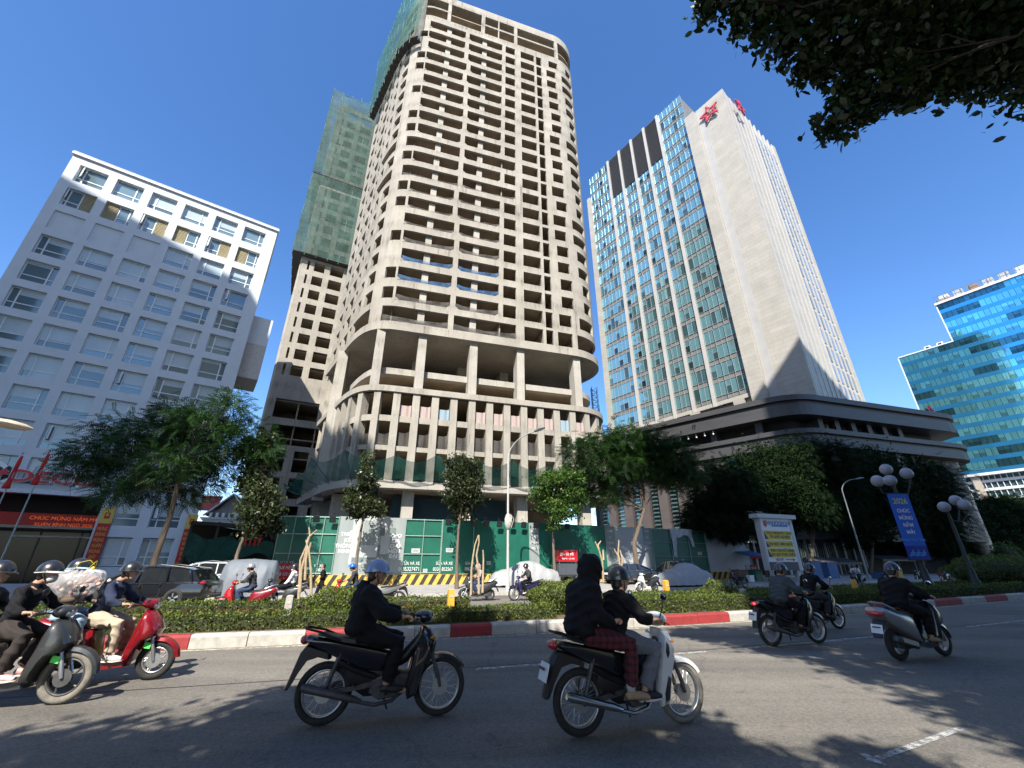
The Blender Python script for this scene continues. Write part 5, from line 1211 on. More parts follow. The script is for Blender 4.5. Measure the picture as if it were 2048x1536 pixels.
b.box(((sL + sS) / 2, 4, zA + .1), (sS - sL, 8.4, .35), 0); b.box(((sEnd + sS) / 2, 4, zB + .35), (sEnd - sS + .6, 9, .7), 0); b.box(((sEnd + sL) / 2, -.6, zC - .35), (sEnd - sL, 1.6, .7), 0); b.build('white_trim', mat('trim_pale', (.6, .62, .64), rough=.5), bb)
b = MB(); 
for k in range(12): b.box((sS + 2.2 + 3.4 * k, 2.5, zB + 2.0), (2.2, 2.5, 2.6), rbk.choice((0, 1, 0, 2)))
b.box((sS + 2, 1.4, zB + 1.3), (4, .5, 1.4), 2); b.build('rooftop_plant', [mat('plant_grey', (.35, .36, .38), rough=.6, var=.3), mat('plant_white', (.55, .55, .56), rough=.6), mat('plant_rust', (.25, .16, .12), rough=.8)], bb)
b = MB()
for k in range(22): b.box((sS + 1 + 2 * k, .6, zB + 2.4), (.12, .12, 3.4)); b.box((sS + 1 + 2 * k, .6, zB + 3.2), (2, .08, .1))
b.build('rooftop_frame', MATS['scaffold_steel'], bb)
for k in range(4):
    b = MB(); b.box((sL + 7.5 + 3.1 * k, 2.0, zA + .95), (1.5, 1.3, 1.3), 0); b.box((sL + 7.5 + 3.1 * k, 1.3, zA + .95), (.8, .1, .8), 1); b.build('air_conditioner', [M_SWHITE, M_DARK], bb)
b = MB(); b.box(((sEnd + sL) / 2, .6, zC / 2 - .4), (sEnd - sL, .4, zC - .8), 0, tint=.5); b.build('ground_glass', [M_GPD], bb)
b = MB(); 
for z in (zC - 2.2, zC - 4.5, zC - 7): b.box(((sEnd + sL) / 2, .2, z), (sEnd - sL, .5, .7), 0)
for k in range(40): b.box((sL + 1.2 * k, .25, zC / 2), (.14, .3, zC - 1), 0)
b.build('lobby_frames', MATS['trim_pale'], bb)
for s in (s0_ - 9, s0_ + 3.5, s0_ + 15):
    b = MB(); b.box((s, -.1, zC / 2 - .4), (1.6, 1.2, zC - .9)); b.build('lobby_pier', MATS['column_tan'], bb)
# ================================================================ TREES
M_BARK = mat('bark_grey_brown', (.13, .1, .075), rough=.95, var=.35, scale=9, stretch=(1, 1, .25), bump=.8, bscale=18)
M_LF = leaf_mat('leaves_feathery', (.008, .03, .006), (.055, .13, .022), .5); M_LFB = leaf_mat('leaves_bright', (.014, .045, .006), (.1, .19, .025), .5)
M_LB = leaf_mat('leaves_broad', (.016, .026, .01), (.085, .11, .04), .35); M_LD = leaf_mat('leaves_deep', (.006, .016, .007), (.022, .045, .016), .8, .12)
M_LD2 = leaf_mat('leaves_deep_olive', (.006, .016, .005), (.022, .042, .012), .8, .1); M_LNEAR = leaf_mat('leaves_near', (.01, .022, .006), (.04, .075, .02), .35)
def fronds(P, out, n_pair=6, L=.55, leaf=.17, droop=.25):
    """pinnate leaves: a spray of leaflets either side of a drooping stalk"""
    n = len(P); d = out + RNG.normal(size=(n, 3)) * .55; d[:, 2] -= droop; d /= np.linalg.norm(d, axis=1)[:, None]
    up = np.tile([0, 0, 1.], (n, 1)) + RNG.normal(size=(n, 3)) * .35; s = np.cross(d, up); s /= np.linalg.norm(s, axis=1)[:, None]
    V = []; 
    for k in range(n_pair):
        f = (k + .6) / n_pair; c = P + d * (L * f) - np.array([0, 0, 1.]) * (L * .22 * f * f)
        for sg in (-1, 1):
            q = s * sg * .85 + d * .5; q /= np.linalg.norm(q, axis=1)[:, None]; l = leaf * (1 - .45 * abs(f - .45)); w = d * leaf * .19
            tip = c + q * l - np.array([0, 0, 1.]) * l * .2; mid = c + q * l * .45
            V.append(np.stack([c, mid + w, tip, mid - w], 1))
    v = np.concatenate(V, 1).reshape(-1, 3); m = n * n_pair * 2
    return v, np.arange(m * 4).reshape(m, 4)
def crown(t, name, clumps, n, kind, m, leaf, org, label=None):
    """clumps: (centre, (rx,ry,rz)); leaves fill the outer shell of every clump"""
    vol = np.array([c[1][0] * c[1][1] + c[1][0] * c[1][2] for c in clumps]); vol = vol / vol.sum(); parts = []
    for (c, r), f in zip(clumps, vol):
        k = max(12, int(n * f)); d = RNG.normal(size=(k, 3)); d /= np.linalg.norm(d, axis=1)[:, None]
        rad = np.cbrt(RNG.uniform(.12, 1, k)) * (1 + .16 * np.sin(d[:, 0] * 6 + c[0]) + .16 * np.sin(d[:, 1] * 7 + c[1] * 3) + .12 * np.sin(d[:, 2] * 8))
        # ragged: push some sprays out, thin some sectors
        rad *= np.where(RNG.uniform(size=k) < .09, RNG.uniform(1.1, 1.45, k), 1.0); rad *= 1 + .22 * np.sin(d[:, 0] * 11 + c[2]) * np.sin(d[:, 2] * 9 + c[0] * 2)
        P = np.array(c) - np.array(org) + d * rad[:, None] * np.array(r); cl = RNG.normal() * .1
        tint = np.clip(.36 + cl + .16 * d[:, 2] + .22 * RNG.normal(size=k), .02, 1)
        if kind == 'feather':
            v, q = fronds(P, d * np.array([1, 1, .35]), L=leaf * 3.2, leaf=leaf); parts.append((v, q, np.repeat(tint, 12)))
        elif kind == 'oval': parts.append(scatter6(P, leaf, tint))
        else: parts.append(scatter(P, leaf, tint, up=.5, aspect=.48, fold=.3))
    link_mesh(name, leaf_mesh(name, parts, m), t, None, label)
def bpath(a, b_, k=5, wob=.12):
    a, b_ = Vector(a), Vector(b_); L = (b_ - a).length; out = []
    for i in range(k + 1):
        f = i / k; p = a.lerp(b_, f)
        if 0 < i < k: p += Vector((random.uniform(-1, 1), random.uniform(-1, 1), random.uniform(-.4, .6))) * L * wob * .5
        out.append(p)
    return out
def tree(label, base, trunk, clumps, n, kind, m, leaf, r0=.14, group='street trees', name='street_tree', cat='tree', limbs=None, bark=None):
    org = Vector(base); t = thing(name, label, cat, org, 0, group); b = MB()
    tp = [Vector(p) - org for p in trunk]; nT = len(tp); rr = [r0 * (1 - .55 * i / max(1, nT - 1)) * (1.35 if i == 0 else 1) for i in range(nT)]
    b.tube(tp, rr, 9)
    fork = tp[max(1, nT - 2)]
    for i, (c, r) in enumerate(clumps):
        if limbs is not None and i % limbs: continue
        src = tp[-1] if i % 3 else fork
        e = Vector(c) - org; pth = bpath(src, e, 4, .22); L = len(pth); rb = r0 * .26
        b.tube(pth, [rb * (1 - .75 * k / (L - 1)) for k in range(L)], 6)
        for _ in range(3):
            q = e + Vector((random.uniform(-1, 1) * r[0], random.uniform(-1, 1) * r[1], random.uniform(-.5, 1) * r[2])) * .75; b.tube(bpath(pth[-2], q, 3, .2), [rb * .4, rb * .3, rb * .2, rb * .1], 5)
    b.build('trunk', bark or M_BARK, t, 60); crown(t, 'crown', clumps, n, kind, m, leaf, org); return t
def px_tree(label, Y, trunk_px, cl_px, n, kind, m, leaf, r0, dy=1.2, zb=.15, flat=1.0, **kw):
    """trunk and clump centres read off the photo at the tree's real distance Y"""
    tr = [at_y(u, v, Y) for u, v in trunk_px]; tr[0] = Vector((tr[0].x, tr[0].y, zb)); k = []
    for q in cl_px:
        u, v, ru, rv = q[:4]; d = q[4] if len(q) > 4 else random.uniform(-dy, dy)
        p = at_y(u, v, Y + d); dep = (p.y * cP + (p.z - HCAM) * sP) / FPX
        k.append((p, (ru * dep, (ru * .5 + rv * .5) * dep * 1.1, rv * dep * flat)))
    return tree(label, tr[0], tr, k, n, kind, m, leaf, r0, **kw)
def yat(u, off): return road(on_off(u, off, 2.0), off).y
px_tree('feathery spreading street tree in front of the white office block', yat(300, 14.6), [(288, 1190), (312, 1110), (338, 1040), (352, 985), (358, 930)],
    [(200, 905, 62, 32), (165, 935, 42, 22), (255, 870, 60, 34), (250, 940, 60, 34), (320, 860, 55, 32), (330, 925, 60, 36), (300, 975, 55, 24), (395, 850, 60, 32), (400, 905, 60, 36), (395, 965, 50, 26), (450, 825, 40, 32), (455, 880, 48, 34), (500, 870, 40, 26), (520, 905, 40, 24), (470, 800, 22, 20), (230, 985, 40, 18), (345, 820, 36, 22), (440, 930, 42, 24), (372, 1000, 28, 14)], 6200, 'feather', M_LF, .16, .17, 1.8)
px_tree('slim leaning street tree with sparse dull leaves left of the green hoarding', yat(466, 14.4), [(463, 1190), (474, 1110), (492, 1060), (505, 1000), (508, 930)],
    [(505, 905, 26, 30), (515, 940, 30, 30), (500, 965, 28, 24), (520, 985, 30, 26), (540, 1000, 24, 18), (500, 1020, 24, 22), (525, 1030, 30, 24), (545, 1052, 24, 18), (505, 1060, 24, 18), (530, 885, 22, 18), (548, 1020, 22, 14)], 6500, 'broad', M_LB, .21, .1, .5)
px_tree('slim two lobed street tree standing in front of the grey poster panel', yat(712, 15.6), [(710, 1180), (714, 1110), (722, 1060), (730, 1020), (738, 960)],
    [(735, 925, 14, 24), (732, 955, 17, 24), (725, 985, 24, 20), (706, 1005, 22, 16), (735, 1010, 26, 18), (755, 1022, 18, 14), (715, 1028, 20, 12), (700, 985, 15, 14), (742, 975, 16, 18)], 4200, 'broad', M_LB, .2, .09, .5)
px_tree('slim street tree with a dense oval crown left of the tall lamp pole', yat(912, 15.6), [(913, 1182), (914, 1110), (917, 1060), (922, 1020), (925, 960)],
    [(925, 935, 30, 24), (910, 955, 26, 22), (942, 955, 24, 22), (925, 975, 34, 24), (908, 992, 26, 20), (945, 992, 22, 20), (925, 1010, 28, 18), (922, 1032, 18, 14), (948, 930, 16, 12), (900, 925, 14, 12)], 8000, 'broad', M_LB, .19, .1, .6)
px_tree('slim street tree with a yellow green top right of the tall lamp pole', yat(1108, 16.2), [(1111, 1178), (1108, 1120), (1106, 1075), (1106, 1040), (1115, 990)],
    [(1095, 960, 30, 16), (1130, 955, 34, 16), (1110, 985, 40, 20), (1145, 990, 30, 20), (1080, 985, 24, 16), (1100, 1010, 30, 18), (1135, 1020, 30, 18), (1108, 1045, 14, 20), (1120, 1030, 24, 14)], 7000, 'broad', M_LFB, .21, .11, .6)
px_tree('large feathery street tree forking low in front of the white panels', yat(1275, 16.6), [(1278, 1172), (1272, 1120), (1268, 1085), (1288, 1020), (1285, 960)],
    [(1165, 905, 40, 22), (1200, 890, 45, 26), (1250, 880, 52, 26), (1300, 890, 50, 26), (1345, 905, 45, 24), (1215, 930, 48, 28), (1270, 930, 50, 26), (1320, 945, 45, 22), (1360, 930, 38, 20), (1155, 945, 30, 20), (1185, 965, 34, 22), (1240, 970, 36, 22), (1215, 995, 30, 16), (1380, 950, 28, 14), (1160, 985, 26, 14), (1340, 960, 30, 14)], 7000, 'feather', M_LF, .19, .22, 2.2)
kk = 0
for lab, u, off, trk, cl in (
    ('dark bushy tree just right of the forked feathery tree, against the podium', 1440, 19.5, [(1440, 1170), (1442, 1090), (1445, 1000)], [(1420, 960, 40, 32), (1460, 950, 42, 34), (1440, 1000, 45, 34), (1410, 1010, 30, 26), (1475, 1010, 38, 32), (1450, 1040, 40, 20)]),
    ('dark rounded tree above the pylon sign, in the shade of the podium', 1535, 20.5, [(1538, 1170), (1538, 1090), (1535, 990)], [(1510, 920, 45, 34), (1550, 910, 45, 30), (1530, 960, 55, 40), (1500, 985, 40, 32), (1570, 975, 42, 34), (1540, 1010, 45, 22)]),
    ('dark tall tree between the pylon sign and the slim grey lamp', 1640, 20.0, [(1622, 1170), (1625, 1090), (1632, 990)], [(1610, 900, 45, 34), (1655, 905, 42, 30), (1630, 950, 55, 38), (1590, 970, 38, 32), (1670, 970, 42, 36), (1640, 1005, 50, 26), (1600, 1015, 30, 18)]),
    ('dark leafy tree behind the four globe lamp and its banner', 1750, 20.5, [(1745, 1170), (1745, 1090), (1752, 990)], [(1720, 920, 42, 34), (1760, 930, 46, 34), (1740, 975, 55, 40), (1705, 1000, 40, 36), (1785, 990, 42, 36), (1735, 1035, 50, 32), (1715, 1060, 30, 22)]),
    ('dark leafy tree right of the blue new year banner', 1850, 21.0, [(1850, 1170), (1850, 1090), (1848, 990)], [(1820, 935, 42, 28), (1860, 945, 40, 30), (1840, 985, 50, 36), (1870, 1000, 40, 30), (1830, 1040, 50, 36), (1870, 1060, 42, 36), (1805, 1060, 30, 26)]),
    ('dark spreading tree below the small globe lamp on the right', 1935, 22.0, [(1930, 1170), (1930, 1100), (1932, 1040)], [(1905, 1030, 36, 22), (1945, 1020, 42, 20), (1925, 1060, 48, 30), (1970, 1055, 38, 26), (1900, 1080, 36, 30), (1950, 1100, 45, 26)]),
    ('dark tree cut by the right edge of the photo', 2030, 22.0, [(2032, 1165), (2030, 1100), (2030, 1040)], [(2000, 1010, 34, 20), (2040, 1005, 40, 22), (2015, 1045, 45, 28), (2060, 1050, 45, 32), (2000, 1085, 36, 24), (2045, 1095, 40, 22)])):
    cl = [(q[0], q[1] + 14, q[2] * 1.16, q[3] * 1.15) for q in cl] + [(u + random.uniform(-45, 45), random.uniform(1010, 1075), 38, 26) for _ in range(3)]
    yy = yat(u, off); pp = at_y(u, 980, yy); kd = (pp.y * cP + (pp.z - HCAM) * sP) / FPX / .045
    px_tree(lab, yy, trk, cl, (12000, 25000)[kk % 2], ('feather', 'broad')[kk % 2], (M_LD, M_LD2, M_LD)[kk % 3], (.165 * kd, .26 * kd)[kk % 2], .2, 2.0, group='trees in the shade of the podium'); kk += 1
b_ = at_y(2012, 1085, 62); bush('bush', 'sunlit pale green bush far off under the trees at the right edge', (b_.x - .6, b_.y, .2), (2.0, 1.6, 2.4), 2600, .2, M_LFB)
# near tree reaching over the top right corner (trunk out of frame on the near pavement)
def near_clump(u, v, z, rpx):
    p = at_z(u, v, z); dep = (p.y * cP + (p.z - HCAM) * sP) / FPX; r = rpx * dep; return (p, (r * .9, r, r * .75))
NC = [near_clump(*q) for q in ((1425, -8, 8.3, 42), (1500, 8, 8.1, 52), (1560, 35, 7.9, 60), (1620, 55, 7.7, 66), (1700, 50, 7.7, 80), (1640, 120, 7.5, 48), (1690, 228, 6.9, 56), (1760, 165, 7.1, 66), (1825, 178, 7.1, 46), (1720, 120, 7.3, 60), (1800, 60, 7.7, 85), (1900, 60, 7.7, 90), (2000, 50, 7.7, 95), (1900, 120, 7.3, 70), (1970, 135, 7.2, 66), (2045, 110, 7.3, 70), (1460, -60, 8.8, 70), (1600, -60, 8.9, 100), (1780, -60, 8.9, 120), (1950, -60, 8.9, 130), (2120, 20, 8.2, 130), (2140, 130, 7.6, 90))]
NC += [(Vector(p), (1.3, 1.3, .9)) for p in ((6.2, 1.6, 8.6), (7.6, .4, 8.9), (8.6, 2.2, 8.6), (6.6, -.8, 9.0), (9.6, .6, 8.8))]
tree('dark glossy leaved tree whose crown hangs over the top right corner', (8.6, -1.6, .15), [(8.6, -1.6, .15), (8.5, -1.2, 2.5), (8.0, -.6, 5), (7.4, .4, 6.9)], NC, 62000, 'oval', M_LNEAR, .115, .13, group='trees on the near pavement', limbs=7, bark=mat('bark_dark', (.03, .025, .02), rough=.95, var=.3, scale=9))
# near tree behind the camera, throwing the dappled shade over the road
SC_ = [(-3.9, -3.0, 7.4, 1.3), (-2.6, -3.4, 7.8, 1.3), (-1.2, -3.2, 7.6, 1.2), (-3.4, -1.6, 7.8, 1.2), (-2.0, -1.8, 8.3, 1.3), (-.8, -1.7, 8.0, 1.1), (.2, -2.6, 7.6, .9), (-4.8, -4.0, 7.2, 1.2), (-2.4, -.2, 8.6, .9), (-1.0, -.4, 8.8, .9), (-3.2, .8, 9.2, .8), (-1.6, .9, 9.4, .8), (-.2, .5, 9.2, .5), (.7, -3.6, 7.3, .8), (-5.6, -3.4, 7.6, .9), (-6.4, -4.2, 7.8, 1.0), (1.9, -3.4, 7.6, .5), (-2.2, .6, 9.0, .9), (-1.1, 1.5, 9.5, .8), (-2.9, 1.1, 9.3, .8), (-.6, .1, 8.9, .8), (-1.8, -.6, 8.6, .9), (-3.7, 1.5, 9.5, .8), (-2.6, 1.7, 9.7, .8), (-1.8, 1.7, 9.6, .7), (-3.4, .2, 8.8, 1.0), (-1.6, -2.6, 6.6, 1.1), (-3.0, -4.2, 6.4, 1.2), (-.4, -4.2, 6.4, 1.1), (-4.6, -5.0, 6.4, 1.2)]
tree('leafy street tree on the near pavement behind the viewer', (-2.6, -4.6, .15), [(-2.6, -4.6, .15), (-2.5, -4.4, 2.5), (-2.3, -3.8, 4.6), (-2.1, -3.0, 6.2)], [(Vector(q[:3]), (q[3], q[3] * 1.0, q[3] * .7)) for q in SC_], 54000, 'broad', M_LNEAR, .22, .2, group='trees on the near pavement')
SC2 = [(3.2, 2.0, 9.4, .9), (4.5, -3.2, 8.0, 1.3), (5.6, -2.0, 8.4, 1.3), (5.2, -4.2, 7.6, 1.2), (6.6, -3.6, 8.0, 1.4), (4.6, -1.0, 8.8, 1.0), (7.6, -5, 7.8, 1.3), (3.9, .6, 9.2, .9)]
tree('second leafy street tree on the near pavement behind the viewer, toward the right', (6.2, -5.0, .15), [(6.2, -5.0, .15), (6.1, -4.8, 2.5), (6.0, -4.4, 4.6), (5.8, -3.6, 6.4)], [(Vector(q[:3]), (q[3], q[3], q[3] * .7)) for q in SC2], 20000, 'broad', M_LNEAR, .22, .2, group='trees on the near pavement')
# bare saplings in the far pavement: forked pale stems
M_STEM = mat('stem_pale', (.4, .31, .2), rough=.9, var=.25, scale=10)
def sapling(label, u, off, stems):
    x = on_off(u, off, 1.0); o = road(x, off, .05); Y = o.y; t = thing('bare_sapling', label, 'sapling', o, 0, 'pruned bare saplings'); b = MB()
    for s in stems:
        pts = [at_y(a, c, Y + .0) - o for a, c in s]; b.tube(pts, [.045 * (1 - .6 * i / len(pts)) for i in range(len(pts))], 6)
    b.build('stem', M_STEM, t, 60); return t
sapling('bare forked sapling stem standing left of the walking woman', 600, 5.2, [[(597, 1200), (600, 1150), (601, 1120), (614, 1090), (620, 1070), (618, 1055)], [(600, 1185), (603, 1140), (612, 1105), (617, 1075), (634, 1060)], [(622, 1190), (622, 1140), (618, 1100), (622, 1085)], [(610, 1160), (612, 1120), (616, 1095), (612, 1080)]])
sapling('bare forked sapling stem in front of the woman in the pink jacket', 945, 5.2, [[(942, 1190), (943, 1140), (946, 1115), (950, 1090), (957, 1070)], [(958, 1188), (957, 1140), (953, 1110), (958, 1085), (958, 1070)], [(965, 1185), (966, 1150), (967, 1120), (966, 1100)]])
sapling('short bare sapling with a hand shaped top beside the two up riders', 1237, 5.0, [[(1243, 1178), (1241, 1140), (1238, 1115), (1228, 1098)], [(1239, 1120), (1236, 1108), (1238, 1080)], [(1241, 1150), (1245, 1120), (1240, 1100)]])
sapling('short bare sapling with spread tips just behind the pillion hood', 1205, 5.2, [[(1207, 1165), (1205, 1125), (1198, 1100), (1190, 1083)], [(1198, 1100), (1196, 1090), (1202, 1082)], [(1207, 1120), (1206, 1100)]])
# ================================================================ SIGNS ON THE RIGHT
M_SIGNG = mat('sign_pale_grey', (.5, .52, .54), rough=.5, var=.05); M_SY2 = mat('sign_yellow', (.65, .5, .02), rough=.5, var=.05); M_SDK = mat('sign_dark', (.03, .035, .06), rough=.5); M_SBL = mat('sign_blue', (.05, .2, .5), rough=.5)
x = on_off(1556, 14.6, 1.5); o = road(x, 14.6, .15); YP = o.y; aP = heading(x) - R(6); py = thing('pylon_sign', 'tall white pylon sign with three yellow bands, curved right flank', 'sign', o, aP)
sc = ((o.y * cP - HCAM * sP * 0) / FPX) * 1.0
def ppy(u, v): q = at_y(u, v, YP) - o; return q.x / math.cos(aP), q.z
xl, zt_ = ppy(1513, 1040); xr, _ = ppy(1590, 1034); zt_ = ppy(1550, 1036)[1]; zb = ppy(1550, 1141)[1]; zc_ = ppy(1550, 1028)[1]; W = xr - xl; xm = (xl + xr) / 2
b = MB(); b.box((xm + .05, .3, (zb + zt_) / 2), (W, .5, zt_ - zb)); 
rs = []
for z in (zb - .02, zt_): rs.append([(xr + .0 + .55 * math.sin(a), .3 - .26 * math.cos(a), z) for a in (PI * k / 10 for k in range(11))])
b.rings(rs); b.build('body', M_SIGNG, py, 30)
b = MB(); b.box((xm + .2, .25, zt_ + .16), (W + .95, .85, .34)); b.build('cap', M_SIGNG, py)
b = MB(); b.box((xm - W * .38, .35, zb / 2 - .1), (.14, .14, zb + .2)); b.box((xr - .05, .35, zb / 2 - .1), (.45, .3, zb + .2)); b.build('legs', M_SIGNG, py)
hh = (zt_ - zb); fz = lambda f: zt_ - hh * f
b = MB(); b.box((xm, .04, fz(.42)), (W * .9, .04, hh * .84), 0); b.box((xm, .036, fz(.92)), (W * .9, .04, hh * .15), 1); b.build('face', [M_SWHITE, M_SDK], py)
b = MB()
for f0, f1 in ((.25, .42), (.44, .57), (.59, .755)):
    b.prism([(0, 0)] * 3, 0, 0) if False else None
    z0, z1 = fz(f1), fz(f0); x0 = xm - W * .43; x1 = xm + W * .43
    b.add([(x0, .008, z1), (x1, .008, z1), (x1, .008, z0), (x0 + W * .12, .008, z0)], [(0, 1, 2, 3)], 0); b.add([(x0, .006, z1 - .02), (x0 + W * .12, .006, z0), (x0, .006, z0)], [(0, 1, 2)], 1)
b.build('band', [M_SY2, M_SDK], py)
for s, f, sz, mm in (('HANOGROUP', .1, .34, M_SBL), ('TICH - PHÒNG VÉ - TOUR', .295, .19, M_SDK), ('TỔ CHỨC SỰ KIỆN', .37, .21, M_SDK), ('DU HỌC HÀN QUỐC', .505, .22, M_SDK), ('ĐÀO TẠO KỸ NĂNG', .63, .22, M_SDK), ('DU LỊCH THỰC CHIẾN', .705, .2, M_SDK), ('HỘI SỞ', .8, .2, mat('sign_purple', (.2, .04, .25), rough=.5))):
    text(s, sz * W / 2.6, py, Matrix.Translation((xm + (W * .12 if f < .2 else (W * .05 if f < .78 else -W * .12)), -.004, fz(f))), mm, .004, xs=.95, bold=.006)
b = MB(); b.box((xm + W * .13, .0, fz(.15)), (W * .52, .02, .12), 0); 
for k in range(7): a = 2 * PI * k / 7; b.bar((xm - W * .33, .0, fz(.11)), (xm - W * .33 + .24 * math.cos(a), .0, fz(.11) + .3 * math.sin(a)), .02, .09, 1)
b.bar((xm + W * .08, .0, fz(.8)), (xm + W * .3, .0, fz(.8)), .02, .07, 1); b.add([(xm + W * .3, -.01, fz(.8) + .12), (xm + W * .4, -.01, fz(.8)), (xm + W * .3, -.01, fz(.8) - .12)], [(0, 1, 2)], 1); b.build('logo', [M_SBL, M_SRED if 'M_SRED' in globals() else M_RED], py)
# white and blue board behind it
Y2 = YP + 4.5; o2 = at_y(1508, 1060, Y2); o2.z = .15; tx = thing('roadside_board', 'tall white and blue sign board standing just behind the pylon sign', 'sign', o2, R(12))
def p2_(u, v): q = at_y(u, v, Y2) - o2; return q.x / math.cos(R(12)), q.z
xa, za_ = p2_(1490, 1022); xb, _ = p2_(1527, 1022); _, z1_ = p2_(1490, 1041); _, z2_ = p2_(1490, 1063)
b = MB(); b.box(((xa + xb) / 2, .1, (za_ + z1_) / 2), (xb - xa, .2, za_ - z1_), 0); b.box(((xa + xb) / 2, .1, (z1_ + z2_) / 2), (xb - xa, .2, z1_ - z2_), 1); b.build('board', [M_SWHITE, M_SBL], tx)
b = MB(); b.box((xa + .2, .12, z2_ / 2), (.12, .12, z2_)); b.box((xb - .2, .12, z2_ / 2), (.12, .12, z2_)); b.build('legs', M_POLEG, tx)
text('TEXIN', .42, tx, Matrix.Translation((xa + (xb - xa) * .38, -.01, za_ - .45)), M_SDK, .004); b = MB(); b.add([(xb - .55, -.01, za_ - .6), (xb - .1, -.01, za_ - .6), (xb - .1, -.01, za_ - .42), (xb - .35, -.01, za_ - .25)], [(0, 1, 2, 3)]); b.build('logo', M_SBL, tx)
# new year banner on the globe lamp
YB = gorg.y - .25; tl_, tr_ = at_y(1773, 990, YB), at_y(1815, 986, YB); zb_ = at_y(1845, 1119, YB).z; c0 = (tl_ + tr_) / 2; WB = (tr_ - tl_).length; HB = c0.z - zb_
bn = thing('street_banner', 'bright blue vertical banner with yellow 2026 and white greeting', 'banner', (c0.x, c0.y, zb_), R(4))
M_BBL = mat('banner_blue', (.008, .12, .62), rough=.5, var=.12, scale=.5); M_BBD = mat('banner_deep_blue', (.005, .02, .3), rough=.5, var=.1); M_BLT = mat('banner_light_blue', (.08, .3, .75), rough=.5)
b = MB(); b.box((0, 0, HB * .6), (WB, .03, HB * .8), 0); b.box((0, 0, HB * .1), (WB, .03, HB * .2), 1)
b.build('cloth', [M_BBL, M_BBD], bn); b = MB()
for k in range(9): b.box((-WB * .38 + WB * .085 * k, -.02, HB * (.06 + .02 * (k % 3))), (WB * .07, .012, HB * (.03 + .025 * ((k * 7) % 3))), 0)
b.box((0, -.02, HB * .1), (WB * .75, .012, .03), 0); b.build('skyline_print', M_BLT, bn)
for s, f, sz, mm in (('2026', .88, .44, mat('banner_yellow_green', (.62, .62, .08), rough=.5)), ('CHÚC', .73, .27, M_SWHITE), ('MỪNG', .62, .27, M_SWHITE), ('NĂM', .51, .27, M_SWHITE), ('MỚI', .40, .27, M_SWHITE), ('Happy New Year', .29, .2, M_BLT)):
    text(s, sz * WB / 1.25, bn, Matrix.Translation((0, -.022, HB * f)), mm, .003, xs=1.0, bold=.006)
b = MB(); b.bar((-WB / 2 - .05, 0, HB + .02), (WB / 2 + .05, 0, HB + .02), .05); b.bar((-WB / 2 - .05, 0, -.02), (WB / 2 + .05, 0, -.02), .05); b.build('rail', M_IRON, bn)
# low bank pavilion behind the dark trees
YK = yat(1660, 24); K0 = at_y(1570, 1060, YK); KF = Frame((K0.x, K0.y, 0), 20); bk_ = root_at(KF, 'bank_pavilion', 'low glazed pavilion with a pale blue sign band behind the shaded trees', 'building', 0, 0)
zk = at_y(1640, 1036, YK).z; zk2 = at_y(1640, 1052, YK).z; LK = (at_y(1735, 1060, YK + 4) - K0).length
b = MB(); b.box((LK / 2, .0, (zk + zk2) / 2), (LK, .5, zk - zk2), 0); b.build('sign_band', mat('bank_blue', (.12, .28, .55), rough=.4, var=.2, scale=.5, col2=(.35, .45, .62)), bk_)
text('NGÂN HÀNG', .8, bk_, Matrix.Translation((LK * .7, -.3, (zk + zk2) / 2)), M_SWHITE, .02)
b = MB(); b.box((LK / 2, 1.2, zk2 / 2), (LK, .3, zk2), 0, tint=.45); b.build('glass_wall', M_GPD, bk_); b = MB()
for k in range(9): b.box((LK * k / 8, .5, zk2 / 2), (.18, .18, zk2)); 
for k in range(40): b.box((LK * k / 40, .9, zk2 * .45), (.05, .05, zk2 * .6))
b.build('posts', M_SIGNG, bk_)
# awnings of the roadside stalls
for lab, u, v, w_, cc, off in (('blue and red fabric awning at the right end of the white hoarding', 1500, 1107, 2.2, (.08, .2, .45), 18.0), ('dark stretched stall awning left of the slim grey lamp', 1665, 1120, 6.0, (.05, .05, .06), 20.0), ('dark stall awning behind the blue banner', 1780, 1115, 6.0, (.035, .035, .045), 21.0)):
    y = yat(u, off); p = at_y(u, v, y); t = thing('awning', lab, 'awning', (p.x, p.y, .15), R(18)); z = p.z - .15
    b = MB(); b.box((0, 0, z), (w_, 2.0, .05), 0, rot=(R(14), 0, 0)); b.box((0, -1.0, z - .35), (w_, .04, .2), 1); b.build('cloth', [mat('awning_%d' % u, cc, rough=.8, var=.2), M_BRED if u == 1500 else M_BLACKP], t)
    b = MB(); [b.tube([(sx * w_ * .47, sy * .9, 0), (sx * w_ * .47, sy * .9, z + sy * .2)], .03, 6) for sx in (-1, 1) for sy in (-1, 1)]; b.build('poles', M_POLEG, t)
